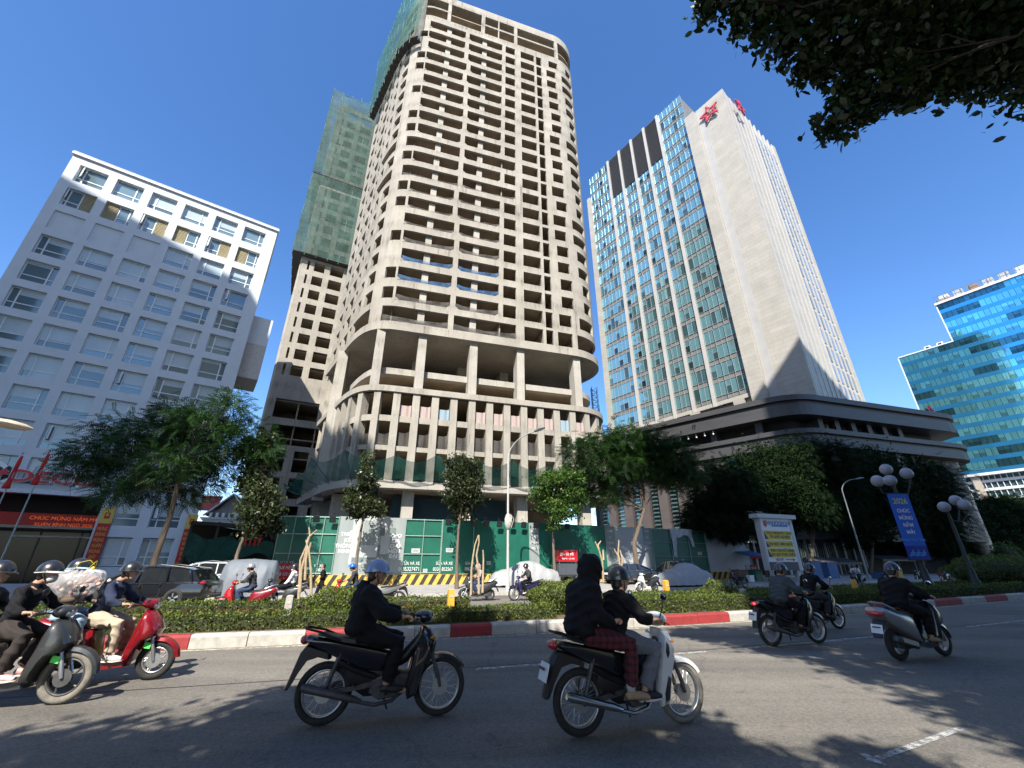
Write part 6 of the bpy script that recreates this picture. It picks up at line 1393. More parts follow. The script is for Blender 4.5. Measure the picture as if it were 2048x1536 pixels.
# ================================================================ BUILDINGS BEHIND THE VIEWER (they throw the broad shade)
M_BEH = mat('render_buff', (.42, .39, .35), rough=.85, var=.1, scale=.3); M_BEHW = glass_mat('behind_glass', (.2, .26, .28), .08, .3)
def behind(label, poly, h, fl=3.4):
    t = thing('tower_block', label, 'building', (poly[0][0], poly[0][1], 0)); b = MB(); q = [(x - poly[0][0], y - poly[0][1]) for x, y in poly]; b.prism(q, 0, h); b.build('wall', M_BEH, t)
    b = MB(); n = len(q); cx = sum(p[0] for p in q) / n; cy = sum(p[1] for p in q) / n
    for i in range(n):
        a, c = Vector(q[i]), Vector(q[(i + 1) % n]); d = c - a; nn = Vector((d.y, -d.x)).normalized()
        if nn.dot(Vector((cx, cy)) - a) > 0: nn = -nn
        if nn.y < .2: continue
        for k in range(int(h / fl) - 1):
            z = 2.5 + k * fl; e = d.normalized() * 1.2; A, C = a + e + nn * .02, c - e + nn * .02
            b.quad((A.x, A.y, z), (C.x, C.y, z), (C.x, C.y, z + fl * .55), (A.x, A.y, z + fl * .55), 0, random.uniform(.7, 1.1))
    b.build('window_bands', M_BEHW, t); b = MB(); b.prism([(cx + (x - cx) * .6, cy + (y - cy) * .6) for x, y in q], h, h + 3); b.build('roof', M_BEH, t); return t
behind('tall buff tower block standing behind the viewer to the left', [(-66, -16.5), (-39, -8.5), (-25, -27), (-30, -42), (-66, -42)], 80)
behind('mid height buff block standing behind the viewer to the right', [(3.3, -11.5), (26, -14), (26, -36), (4, -36)], 62)
behind('tall slab standing behind the viewer at the far right', [(25.5, -11), (36, -8), (70, -3), (72, -34), (26, -40)], 101)
from mathutils import noise as NOISE
# ================================================================ MOTORBIKES
M_TYRE = mat('tyre_rubber', (.022, .021, .02), rough=.85, var=.35, scale=14); M_TYRED = mat('tyre_dusty', (.17, .155, .13), rough=.9, var=.3, scale=12)
M_CHROME = mat('chrome', (.62, .62, .6), rough=.15, metal=1., var=.05); M_ALU = mat('alloy', (.5, .5, .5), rough=.35, metal=.85, var=.1); M_ENG = mat('engine_grey', (.075, .075, .075), rough=.55, metal=.4, var=.3, scale=14)
M_BLK = mat('black_plastic', (.012, .012, .013), rough=.42, var=.15); M_SEAT = mat('seat_vinyl', (.014, .014, .015), rough=.5, var=.2, bump=.15, bscale=60)
M_LENS = mat('lens_clear', (.55, .57, .6), rough=.06, spec=.8, coat=1.); M_LRED = mat('lens_red', (.4, .01, .012), rough=.12, coat=1.); M_LAMB = mat('lens_amber', (.6, .2, .02), rough=.15)
M_PLATE = mat('plate_white', (.65, .66, .66), rough=.5, var=.06); M_GREENST = mat('sticker_green', (.12, .75, .12), rough=.5); M_MIRR = mat('mirror_glass', (.7, .75, .8), rough=.02, metal=1., var=.0)
def paint(name, c, metal=.25, rough=.25): return mat(name, c, rough=rough, metal=metal, var=.06, scale=3, coat=.8)
M_PBLACK = paint('paint_black', (.014, .015, .02)); M_PWHITE = paint('paint_white', (.6, .61, .6), 0., .3); M_PRED = paint('paint_deep_red', (.22, .006, .012)); M_PREDB = paint('paint_red', (.45, .01, .012)); M_PSILV = paint('paint_silver', (.32, .33, .34), .6, .35); M_PNAVY = paint('paint_navy', (.02, .02, .09)); M_PDARK = paint('paint_matt_black', (.022, .024, .025), .2, .5)
def wheel(par, x, Rw, rt, style, mt, mr, det=1):
    w = MB(); w.tube([(0, -.06, 0), (0, .06, 0)], .03, 10); w.tube([(0, -.045, 0), (0, -.035, 0)], .055, 14); w.tube([(0, .035, 0), (0, .045, 0)], .055, 14)
    rr = Rw - rt * 2.15
    if style == 'wire':
        n = 26
        for k in range(n):
            a = 2 * PI * k / n; c = a + (.5 if k % 2 else -.5); y = .034 if (k // 2) % 2 else -.034
            w.tube([(.05 * math.cos(c), y, .05 * math.sin(c)), (rr * math.cos(a), 0, rr * math.sin(a))], .0026, 3, cap=False)
        w.tube([(0, -.055, 0), (0, -.05, 0)], .085, 16)
    else:
        for k in range(5):
            a = 2 * PI * k / 5 + .3
            for s in (-.12, .12) if style == 'cast2' else (0,):
                p = [Vector((math.cos(a + s * f + .35 * f * f) * q, 0, math.sin(a + s * f + .35 * f * f) * q)) for f, q in ((0, .04), (.5, rr * .55), (1, rr + .005))]; w.tube(p, [.018, .011, .014], 6)
        w.tube([(0, -.07, 0), (0, -.064, 0)], .095, 18)
    o = w.build('wheel', mr, par, 40); o.location = (x, 0, Rw)
    t = MB(); t.torus((0, 0, 0), Rw - rt, rt, 36 if det else 20, 9, squash=1.1); t.build('tyre', mt, o, 'all')
    r = MB(); r.torus((0, 0, 0), rr, .014, 36 if det else 20, 6, squash=2.2); r.build('rim', mr, o, 'all'); return o
def arc_guard(Rw, x, z, r, a0, a1, w, th=.012, n=12):
    b = MB(); rs = []
    for k in range(n + 1):
        a = R(a0 + (a1 - a0) * k / n); q = []; e = 1 - .35 * abs(k / n - .5) * 2
        for yy, dr in ((-w, -.045), (-w * .8, -.005), (0, .012), (w * .8, -.005), (w, -.045), (w * .8, -.02), (0, -.004), (-w * .8, -.02)): q.append((x + (r + dr) * math.cos(a), yy * e, z + (r + dr) * math.sin(a)))
        rs.append(q)
    b.rings(rs); return b
YS = lambda w, k=.82: [(-w, k), (-w * .8, .96), (0, 1.0), (w * .8, .96), (w, k)]
def mirrors(par, x, z, y=.27, h=.2, r=.05, m=None):
    for sg in (-1, 1):
        b = MB(); b.tube([(x, sg * y * .75, z), (x + .02, sg * y * .95, z + h * .6), (x - .01, sg * (y + .04), z + h)], .006, 6); b.sph((x - .0, sg * (y + .05), z + h + .03), (.014, r, r * .8), 12, 0)
        o = b.build('mirror', M_BLK, par, 40); g = MB(); g.sph((x - .012, sg * (y + .05), z + h + .03), (.006, r * .9, r * .7), 12); g.build('mirror_glass', M_MIRR, o, 40)
def handlebar(par, x, z, m, hx=.42, yw=.34, head=True):
    b = MB(); b.sph((x + .05, 0, z + .01), (.11, .15, .075), 14); b.tube([(x + .02, -.12, z), (x - .05, -yw * .7, z + .01), (x - .1, -yw, z)], .012, 7); b.tube([(x + .02, .12, z), (x - .05, yw * .7, z + .01), (x - .1, yw, z)], .012, 7)
    b.build('handlebar', m, par, 40); b = MB()
    for sg in (-1, 1): b.tube([(x - .055, sg * (yw - .09), z + .006), (x - .1, sg * (yw + .02), z)], .018, 8); b.tube([(x - .01, sg * (yw - .1), z + .0), (x - .04, sg * (yw + .02), z - .012)], .006, 5)
    b.build('grip', M_BLK, par, 40)
    if head: b = MB(); b.sph((x + .115, 0, z + .0), (.045, .1, .055), 14); b.build('headlight', M_LENS, par, 40)
def underbone(label, loc, rotz, body, shield=None, tyre=None, tyre_f=None, rim=None, exhaust=None, plate=True, group='motorbikes on the near carriageway', det=1, mirror=True, name='motorbike', guard=None, loc_lean=0):
    t = thing(name, label, 'motorbike', loc, rotz, group); shield = shield or body; tyre = tyre or M_TYRE; rim = rim or M_ALU; exhaust = exhaust or M_ENG; Rw = .287; fx = .61
    wheel(t, -fx, Rw, .037, 'wire', tyre, rim, det); wheel(t, fx, Rw, .033, 'wire', tyre_f or tyre, rim, det)
    b = MB()
    for sg in (-1, 1): b.tube([(fx, sg * .075, Rw), (fx - .03, sg * .075, .4), (fx - .17, sg * .075, .74)], [.017, .022, .02], 8)
    b.build('fork', M_ENG, t, 40)
    arc_guard(Rw, fx, Rw, Rw + .03, 32, 150, .06).build('front_mudguard', guard or body, t, 50)
    b = MB(); b.pillow([(.37, .9), (.47, .86), (.53, .74), (.5, .62), (.43, .6), (.36, .74)], YS(.12, .7)); b.build('front_cowl', shield, t, 50)
    b = MB()
    for sg in (-1, 1): b.pillow([(.36, .86), (.44, .78), (.47, .64), (.4, .48), (.34, .24), (.25, .2), (.22, .32), (.26, .5), (.31, .68)], [(sg * .085, .9), (sg * .12, 1.0), (sg * .165, .97), (sg * .185, .84)])
    b.build('leg_shield', shield, t, 40)
    b = MB(); b.tube([(.38, 0, .78), (.2, 0, .58), (.02, 0, .5), (-.2, 0, .56)], [.05, .065, .07, .06], 10); b.build('frame', M_BLK, t, 50)
    b = MB(); b.pillow([(.06, .64), (.1, .55), (.0, .46), (-.2, .48), (-.5, .6), (-.82, .75), (-.9, .8), (-.84, .83), (-.5, .76), (-.2, .70)], YS(.125, .8)); b.build('side_cover', body, t, 50)
    b = MB(); b.pillow([(.1, .68), (.12, .735), (-.1, .765), (-.25, .77), (-.42, .795), (-.72, .85), (-.76, .835), (-.5, .76), (-.2, .71)], YS(.13, .84)); b.build('seat', M_SEAT, t, 50)
    b = MB(); b.tube([(-.5, -.13, .78), (-.7, -.13, .86), (-.88, -.08, .9), (-.88, .08, .9), (-.7, .13, .86), (-.5, .13, .78)], .013, 6); b.build('grab_rail', M_BLK, t, 50)
    b = MB(); b.sph((-.88, 0, .785), (.05, .09, .045), 12); b.build('tail_light', M_LRED, t, 40)
    b = MB(); b.pillow([(-.58, .6), (-.6, .67), (-.84, .745), (-.9, .67), (-.97, .44), (-1.0, .34), (-.97, .335), (-.91, .46), (-.82, .6), (-.7, .63)], [(-.07, .9), (-.04, 1), (.04, 1), (.07, .9)]); b.build('rear_mudguard', M_BLK, t, 40)
    if plate: b = MB(); b.box((-.985, 0, .56), (.008, .2, .16), rot=(0, R(16), 0)); [b.box((-.991 - .014 * (1 - k) , 0, .59 - .055 * k), (.006, .13, .024), 1, rot=(0, R(16), 0)) for k in range(2)]; b.build('number_plate', [M_PLATE, M_ENG], t)
    b = MB(); b.pillow([(.3, .36), (.26, .45), (.05, .46), (-.13, .42), (-.16, .27), (-.05, .2), (.16, .22), (.3, .28)], YS(.095, .85)); b.tube([(-.04, -.13, .31), (-.04, .13, .31)], .085, 16); b.tube([(.08, -.115, .3), (.08, .115, .3)], .06, 14)
    for k in range(5): b.box((.16 + .03 * k, 0, .38), (.012, .17, .13))
    b.build('engine', M_ENG, t, 40)
    b = MB(); b.tube([(.2, -.06, .27), (.1, -.11, .2), (-.08, -.14, .18), (-.25, -.15, .22)], .02, 8); b.tube([(-.22, -.15, .22), (-.3, -.155, .245), (-.78, -.165, .37), (-.82, -.165, .38)], [.022, .034, .042, .028], 12); b.build('exhaust', exhaust, t, 40)
    b = MB()
    for sg in (-1, 1): b.bar((-.08, sg * .08, .36), (-fx, sg * .085, Rw), .03, .045); b.tube([(-.48, sg * .1, .66), (-.6, sg * .1, .32)], [.028, .02], 8)
    b.box((-.33, .1, .34), (.5, .04, .1), rot=(0, R(-8), 0)); b.build('swing_arm', M_ENG, t, 40)
    b = MB(); b.tube([(.02, -.2, .27), (.02, .2, .27)], .013, 6); b.tube([(-.3, -.19, .36), (-.3, .19, .36)], .012, 6); b.tube([(-.02, .12, .25), (.06, .17, .06)], .01, 6); b.build('foot_peg', M_BLK, t, 40)
    b = MB(); b.pillow([(-.38, .6), (-.1, .56), (.1, .52), (.2, .34), (.12, .24), (-.2, .24), (-.3, .3), (-.42, .44)], [(-.075, .85), (-.05, 1), (.05, 1), (.075, .85)]); b.tube([(-.1, -.1, .42), (-.34, -.1, .5), (-.5, -.1, .58)], .03, 8); b.tube([(.16, -.1, .46), (.02, -.12, .38), (-.12, -.11, .3)], .018, 6); b.build('inner_body', M_BLK, t, 45)
    b = MB(); b.pillow([(.42, .86), (.5, .8), (.545, .72), (.53, .62), (.47, .5), (.43, .5), (.47, .66), (.45, .76)], [(-.075, .9), (-.05, 1), (.05, 1), (.075, .9)]); b.build('cowl_insert', M_BLK, t, 45)
    for sg in (-1, 1):
        for pf, ys in (([(.35, .5), (.385, .47), (.325, .25), (.265, .225), (.27, .32)], [(sg * .176, .9), (sg * .189, .8)]), ([(.37, .8), (.405, .76), (.4, .66), (.36, .6), (.34, .68)], [(sg * .178, .9), (sg * .19, .7)])): b = MB(); b.pillow(pf, ys); b.build('shield_trim', M_BLK, t, 45)
    for sg in (-1, 1): b = MB(); b.sph((.49, sg * .1, .77), (.035, .03, .022), 8); b.build('indicator', M_LAMB, t, 'all')
    handlebar(t, .34, .97, shield)
    if mirror: mirrors(t, .3, .99)
    return t
def scooter(label, loc, rotz, body, rear=None, tyre=None, rim=None, style='cast', group='motorbikes on the near carriageway', det=1, name='scooter', sticker=False, Rw=.25, seat=None, mirror=True, inner=None):
    t = thing(name, label, 'scooter', loc, rotz, group); rear = rear or body; tyre = tyre or M_TYRE; rim = rim or M_ALU; fx = .61; rt = .05
    wheel(t, -fx, Rw, rt, style, tyre, rim, det); wheel(t, fx, Rw, rt - .006, style, tyre, rim, det)
    b = MB()
    for sg in (-1, 1): b.tube([(fx, sg * .085, Rw), (fx - .03, sg * .085, .36), (fx - .1, sg * .07, .56)], [.018, .024, .02], 8)
    b.build('fork', M_ALU, t, 40)
    g = arc_guard(Rw, fx, Rw, Rw + .045, 5, 150, .075); g.build('front_mudguard', body, t, 50)
    if sticker: b = MB(); b.box((fx - .12, -.1, Rw + .2), (.09, .006, .075), rot=(0, R(10), 0)); b.build('sticker', M_GREENST, t)
    b = MB(); b.pillow([(.36, .93), (.44, .9), (.54, .78), (.59, .66), (.54, .56), (.43, .52), (.36, .4), (.31, .24), (.22, .21), (.22, .34), (.27, .55), (.31, .78)], [(-.21, .62), (-.19, .82), (-.12, .96), (0, 1.0), (.12, .96), (.19, .82), (.21, .62)]); b.build('front_apron', body, t, 45)
    b = MB()
    for sg in (-1, 1): b.sph((.5, sg * .105, .72), (.1, .045, .05), 10, rot=Euler((0, R(48), sg * R(-20))).to_matrix())
    b.build('headlight', M_LENS, t, 40)
    b = MB(); b.pillow([(.3, .2), (.28, .27), (-.1, .28), (-.16, .34), (-.2, .22), (0, .17)], YS(.15, .9)); b.build('floorboard', inner or body, t, 45)
    b = MB(); b.pillow([(-.12, .26), (-.15, .44), (-.2, .66), (-.3, .72), (-.6, .76), (-.9, .84), (-.96, .78), (-.85, .62), (-.6, .46), (-.35, .34)], YS(.19, .7)); b.build('rear_body', rear, t, 45)
    b = MB(); b.pillow([(-.1, .68), (-.08, .735), (-.3, .765), (-.5, .78), (-.82, .85), (-.86, .83), (-.5, .72), (-.25, .68)], YS(.145, .82)); b.build('seat', seat or M_SEAT, t, 50)
    b = MB(); b.tube([(-.6, -.14, .8), (-.84, -.12, .9), (-.95, 0, .92), (-.84, .12, .9), (-.6, .14, .8)], .016, 6); b.build('grab_rail', M_ALU, t, 50)
    b = MB(); b.sph((-.93, 0, .74), (.05, .15, .05), 14); b.build('tail_light', M_LRED, t, 40)
    b = MB(); b.rings([[(x, -w, z), (x, w, z), (x - .012, w, z + .012), (x - .012, -w, z + .012)] for x, z, w in ((-.7, .58, .09), (-.88, .62, .1), (-.97, .48, .09), (-1.02, .36, .07))]); b.build('rear_mudguard', M_BLK, t, 40)
    b = MB(); b.box((-.99, 0, .5), (.006, .19, .14), rot=(0, R(15), 0)); [b.box((-.995, 0, .525 - .05 * k), (.006, .13, .022), 1, rot=(0, R(15), 0)) for k in range(2)]; b.build('number_plate', [M_PLATE, M_ENG], t)
    b = MB(); b.pillow([(-.2, .2), (-.22, .38), (-.45, .42), (-.68, .34), (-.7, .2), (-.45, .17)], YS(.1, .85)); b.build('engine', M_ENG, t, 40)
    b = MB(); b.tube([(-.3, -.13, .2), (-.38, -.17, .24), (-.85, -.19, .36), (-.88, -.19, .37)], [.03, .055, .06, .04], 12); b.build('exhaust', M_ENG, t, 40); b = MB(); b.bar((-.42, -.235, .27), (-.78, -.245, .355), .01, .07); b.build('heat_shield', M_ALU, t)
    handlebar(t, .3, .98, body, yw=.33)
    if mirror: mirrors(t, .27, 1.0, r=.055)
    return t
# ================================================================ PEOPLE
def remeshed(b, voxel, name, m, smooth=6):
    me0 = bpy.data.meshes.new('tmp'); me0.from_pydata(b.v, [], b.f); bm = bmesh.new(); bm.from_mesh(me0); bmesh.ops.recalc_face_normals(bm, faces=bm.faces); bm.to_mesh(me0); bm.free()
    o = bpy.data.objects.new('tmp', me0); COL.objects.link(o)
    r = o.modifiers.new('r', 'REMESH'); r.mode = 'VOXEL'; r.voxel_size = voxel; r.use_smooth_shade = True
    s = o.modifiers.new('s', 'SMOOTH'); s.iterations = smooth; s.factor = .5
    bpy.context.view_layer.update()
    me = bpy.data.meshes.new_from_object(o.evaluated_get(bpy.context.evaluated_depsgraph_get())); me.name = name
    bpy.data.objects.remove(o); bpy.data.meshes.remove(me0)
    if name in ('jacket', 'trousers'):
        k = .015 if name == 'jacket' else .011; n_ = len(me.vertices); co = np.empty(n_ * 3, np.float32); me.vertices.foreach_get('co', co); co = co.reshape(-1, 3); nn = np.empty(n_ * 3, np.float32); me.vertices.foreach_get('normal', nn); nn = nn.reshape(-1, 3); o_ = RNG.uniform(0, 9, 6)
        q = np.stack([co[:, 0] * 14 + o_[0], co[:, 1] * 14 + o_[1], co[:, 2] * 30 + co[:, 0] * 12 + o_[2]], 1); w1 = np.sin(q[:, 2] + 1.8 * np.sin(q[:, 0] * .7 + o_[3]) + 1.4 * np.sin(q[:, 1] * .9)); w2 = np.sin(q[:, 0] * 1.3 - q[:, 2] * .8 + 2 * np.sin(q[:, 1] * .8 + o_[4])); w3 = np.sin(q[:, 1] * 1.7 + q[:, 2] * 1.9 + 2 * np.sin(q[:, 0]))
        d = (1 - 2 * np.abs(w1)) * .5 + .35 * w2 * (.5 + .5 * w1) + .2 * w3; co = co + nn * (d * k)[:, None]; me.vertices.foreach_set('co', co.astype(np.float32).ravel())
    me.materials.clear(); me.materials.append(m); me.polygons.foreach_set('use_smooth', [True] * len(me.polygons)); return me
M_SKIN = mat('skin', (.42, .24, .16), rough=.55, var=.08, scale=12); M_EYE = mat('eye_dark', (.02, .012, .01), rough=.2); M_HAIR = mat('hair_black', (.012, .011, .011), rough=.5, var=.3, scale=30, stretch=(1, 1, .2))
CLOTH = {}
def cloth(name, c, var=.22, rough=.85): return mat('cloth_' + name, c, rough=rough, var=var, scale=5, bump=.75, bscale=8, spec=.25)
C_BLACK = cloth('black', (.007, .007, .009)); C_NAVY = cloth('navy', (.022, .03, .06)); C_BEIGE = cloth('beige', (.42, .35, .26), .1); C_GREYT = cloth('grey_trousers', (.15, .16, .185), .12); C_JEANS = cloth('light_jeans', (.3, .4, .52), .12); C_DJEANS = cloth('dark_jeans', (.03, .05, .1)); C_CHAR = cloth('charcoal', (.045, .045, .048)); C_OLIVE = cloth('slate_green', (.05, .065, .075)); C_WHITE = cloth('white', (.6, .62, .64), .1); C_PINK = cloth('dusty_pink', (.4, .28, .25), .12)
def plaid():
    m = mat('cloth_plaid_red', (.16, .02, .025), rough=.9); N, L = nodes_of(m); P = N['Principled BSDF']; tc = N.new('ShaderNodeTexCoord'); sx = N.new('ShaderNodeSeparateXYZ'); L.new(tc.outputs['Object'], sx.inputs[0]); outs = []
    for ax, fr in ((0, 95), (2, 95)):
        a = N.new('ShaderNodeMath'); a.operation = 'MULTIPLY'; a.inputs[1].default_value = fr; L.new(sx.outputs[ax], a.inputs[0]); s = N.new('ShaderNodeMath'); s.operation = 'SINE'; L.new(a.outputs[0], s.inputs[0]); g = N.new('ShaderNodeMath'); g.operation = 'GREATER_THAN'; g.inputs[1].default_value = .35; L.new(s.outputs[0], g.inputs[0]); outs.append(g.outputs[0])
    ad = N.new('ShaderNodeMath'); ad.operation = 'ADD'; L.new(outs[0], ad.inputs[0]); L.new(outs[1], ad.inputs[1]); hv = N.new('ShaderNodeMath'); hv.operation = 'MULTIPLY'; hv.inputs[1].default_value = .5; L.new(ad.outputs[0], hv.inputs[0])
    r = N.new('ShaderNodeValToRGB'); r.color_ramp.elements[0].color = (.11, .014, .02, 1); r.color_ramp.elements[1].color = (.008, .008, .012, 1); L.new(hv.outputs[0], r.inputs[0]); L.new(r.outputs[0], P.inputs['Base Color']); return m
C_PLAID = plaid()
def hand(b, w, g, sg, curl=True, up=Vector((0, 0, 1)), fr=.0095):
    """palm, four unequal fingers bent round a grip that runs along y, and a thumb from the side of the palm"""
    w, g = Vector(w), Vector(g); d = (g - w); d.y = 0; d = d.normalized() if d.length > .01 else Vector((1, 0, 0)); n = Vector((-d.z, 0, d.x)); 
    if n.z < 0: n = -n
    k = g - d * .028 + n * .026; b.tube([w, w.lerp(k, .5) + n * .004, k], [.026, .033, .036], 8, flat=.55)
    for i, (dy, L) in enumerate(((-.03, .9), (-.01, 1.0), (.011, .96), (.031, .8))):
        q = k + Vector((0, dy, 0)); 
        pts = [q, q + d * .03 * L + n * .006, q + d * .052 * L - n * .018, q + d * .034 * L - n * .042 * L, q + d * .012 - n * .046 * L] if curl else [q, q + d * .04 * L + n * .002, q + d * .075 * L - n * .012]
        b.tube(pts, [fr * 1.1] + [fr] * (len(pts) - 2) + [fr * .85], 6)
    th = w.lerp(k, .55) + Vector((0, -sg * .03, 0)); b.tube([th, th + d * .03 + Vector((0, -sg * .018, -.012)), th + d * .055 + Vector((0, -sg * .014, -.03))], [.013, .0115, .0095], 6)
def person(label, loc, rotz, J, top, legs, shoe, vox=.011, skin=M_SKIN, helmet=None, hood=None, cap=None, mask=None, group=None, hair=True, bulk=1.0, sole=None, sock=None, hemlen=.0, face=True, sleeve_cut=0., brim=None):
    """J: joints in metres. Body is one skin mesh; clothes, helmet and shoes are its children."""
    P, C, N_, Hd = (Vector(J[k]) for k in ('pelvis', 'chest', 'neck', 'head')); f = Vector(J.get('face', (1, 0, -.08))).normalized(); sd = Vector((0, 0, 1)).cross(f).normalized(); upv = f.cross(sd) * 1.0
    if upv.z < 0: upv = -upv
    rot = Matrix((f, sd, upv)).transposed()
    def hp(x, y, z): return Hd + f * x + sd * y + upv * z
    def torso(b, k):
        w = P.lerp(C, .5); b.tube([P - (C - P) * .18, P, w, C, C.lerp(N_, .55), N_ - (N_ - C) * .12], [.115 * k, .158 * k, .142 * k, .172 * k, .15 * k, .07 * k], 16, flat=.72)
    sh = {s: C.lerp(N_, .42) + Vector((0, s * .165, 0)) for s in (-1, 1)}; hipj = {s: P + Vector((.01, s * .085, -.02)) for s in (-1, 1)}
    jt = {}
    for s, e in ((-1, 'R'), (1, 'L')):
        for k in ('elbow', 'wrist', 'grip', 'knee', 'ankle', 'toe'): jt[k, s] = Vector(J[k + e]) if k + e in J else (Vector(J[k + 'R']) * 1 if False else Vector((J[k + 'R'][0], -J[k + 'R'][1], J[k + 'R'][2])))
    b = MB(); torso(b, .9); b.tube([C.lerp(N_, .6), N_, Hd - upv * .05], [.06, .052, .05], 12)
    b.sph(Hd + upv * .015, (.094, .073, .1), 16, rot=rot); b.sph(hp(.035, 0, -.055), (.055, .052, .06), 14, rot=rot); b.sph(hp(.062, 0, -.092), (.022, .024, .018), 10, rot=rot)
    b.tube([hp(.088, 0, .012), hp(.108, 0, -.022), hp(.09, 0, -.035)], [.008, .015, .012], 8); b.sph(hp(.078, 0, .028), (.02, .05, .012), 10, rot=rot); b.sph(hp(.084, 0, -.062), (.013, .026, .009), 10, rot=rot)
    for s in (-1, 1): b.sph(hp(-.005, s * .077, -.005), (.018, .01, .03), 8, rot=rot)
    for s in (-1, 1):
        b.tube([sh[s] * 1.0, jt['elbow', s], jt['wrist', s]], [.048, .04, .027], 10); hand(b, jt['wrist', s], jt['grip', s], s, fr=max(.0092, vox * .8))
        b.tube([hipj[s], jt['knee', s], jt['ankle', s], jt['ankle', s] - Vector((0, 0, .03))], [.075, .052, .036, .036], 10); b.tube([jt['ankle', s] - Vector((.03, 0, .03)), jt['toe', s]], [.036, .026], 8)
    me = remeshed(b, vox, 'person', skin, 4); o = link_mesh('person', me); o.location = loc; o.rotation_euler = (0, 0, rotz); tag(o, label, 'person', group)
    # jacket / jumper
    b = MB(); torso(b, 1.06 * bulk)
    if hemlen: b.tube([P - (C - P) * .05, P - (C - P).normalized() * hemlen], [.165 * bulk, .172 * bulk], 14, flat=.8)
    for s in (-1, 1):
        cu = jt['elbow', s].lerp(jt['wrist', s], .9 - sleeve_cut); b.tube([sh[s] - Vector((0, s * .05, -.005)), sh[s] + Vector((0, s * .01, 0)), sh[s].lerp(jt['elbow', s], .5), jt['elbow', s], jt['elbow', s].lerp(cu, .5), cu], [.07 * bulk, .075 * bulk, .068 * bulk, .06 * bulk, .056 * bulk, .043 * bulk], 12)
        for q in (.3, .55, .8): p = sh[s].lerp(jt['elbow', s], q); b.sph(p + Vector((random.uniform(-.01, .01), 0, random.uniform(-.01, .01))), .064 * bulk, 8)
    b.tube([C.lerp(N_, .75), N_ + (N_ - C) * .05], [.085, .068], 12)
    if hood == 'down': b.sph(N_ + Vector((-.08, 0, -.02)), (.09, .12, .075), 12)
    if hood == 'up': b.sph(Hd + f * -.018 + upv * .01, (.152, .132, .165), 16, rot=rot); b.sph(Hd - f * .03 - upv * .1, (.13, .13, .1), 14, rot=rot); b.tube([N_, Hd - upv * .05], [.12, .12], 12)
    link_mesh('jacket', remeshed(b, max(vox, .013), 'jacket', top, 5), o)
    b = MB(); b.tube([P + (C - P) * .2, P, P - (C - P) * .16], [.152, .162, .12], 14, flat=.8)
    for s in (-1, 1): b.tube([hipj[s], hipj[s].lerp(jt['knee', s], .45), jt['knee', s], jt['knee', s].lerp(jt['ankle', s], .45), jt['knee', s].lerp(jt['ankle', s], .93)], [.108, .104, .086, .08, .068], 12)
    link_mesh('trousers', remeshed(b, max(vox, .013), 'trousers', legs, 5), o)
    for s in (-1, 1):
        a, t_ = jt['ankle', s], jt['toe', s]; dd = (t_ - a); dd.z = 0; dd = dd.normalized(); z0 = min(t_.z, a.z - .06); b = MB(); B0 = Vector((a.x, a.y, z0 + .012))
        b.tube([B0 - dd * .06 + Vector((0, 0, .012)), B0 + Vector((0, 0, .022)), B0 + dd * .1 + Vector((0, 0, .012)), B0 + dd * .19 + Vector((0, 0, .003))], [.034, .043, .046, .028], 12, flat=.85); b.tube([a + Vector((0, 0, .0)), B0 + Vector((0, 0, .03))], [.04, .045], 10)
        so_ = link_mesh('shoe', remeshed(b, max(vox, .012), 'shoe', shoe, 3), o)
        if sole is not None: b = MB(); b.tube([B0 - dd * .07 - Vector((0, 0, .026)), B0 + dd * .1 - Vector((0, 0, .026)), B0 + dd * .2 - Vector((0, 0, .018))], [.036, .046, .026], 10, flat=.3); b.build('sole', sole, so_, 'all')
        if sock is not None: b = MB(); b.tube([a + Vector((0, 0, .09)), a - Vector((0, 0, .02))], [.048, .044], 10); b.build('sock', sock, o, 'all')
    if face:
        for s in (-1, 1): b = MB(); b.sph(hp(.086, s * .03, .012), (.008, .013, .007), 8, rot=rot); b.build('eye', M_EYE, o, 'all')
    if hair and not hood == 'up':
        b = MB(); b.sph(hp(-.022, 0, .022), (.09, .081, .104), 14, rot=rot); b.sph(hp(-.05, 0, -.04), (.055, .07, .07), 12, rot=rot); link_mesh('hair', remeshed(b, .014, 'hair', M_HAIR, 2), o)
    if helmet is not None:
        rs = []; n = 22
        for el, kk in ((-8, 1.0), (0, 1.0), (18, .985), (38, .95), (58, .9), (75, .84), (88, .8)):
            e = R(el); q = []
            for k in range(n):
                a = 2 * PI * k / n; fw = .138 * (1 + .03 * math.cos(a)); lx = fw * math.cos(e) * math.cos(a) - .008; ly = .122 * math.cos(e) * math.sin(a); lz = .135 * math.sin(e) + .03 + (.02 * math.cos(a) if el < 5 else 0); q.append(hp(lx, ly, lz))
            rs.append(q)
        b = MB(); b.rings(rs); h_ = b.build('helmet', helmet, o, 60)
        b = MB(); q0, q1, q2 = [], [], []
        for k in range(13):
            a = -PI * .42 + PI * .84 * k / 12; q0.append((hp(.13 * math.cos(a) - .006, .118 * math.sin(a), .045), hp((.13 + .045 * math.cos(a)) * math.cos(a), .125 * math.sin(a), .026), hp((.13 + .045 * math.cos(a)) * math.cos(a), .125 * math.sin(a), .02), hp(.128 * math.cos(a) - .006, .116 * math.sin(a), .03)))
        b.rings([list(r) for r in q0]); b.build('visor_brim', brim or helmet, h_, 40)
        b = MB(); b.torus((0, 0, 0), .128, .006, 24, 6); b.v = [tuple(hp(p[0] * 1.06 - .008, p[2] * .96, .018 + p[1] + .02 * p[0] / .13)) for p in b.v]; b.build('helmet_rim', brim or M_BLK, h_, 'all')
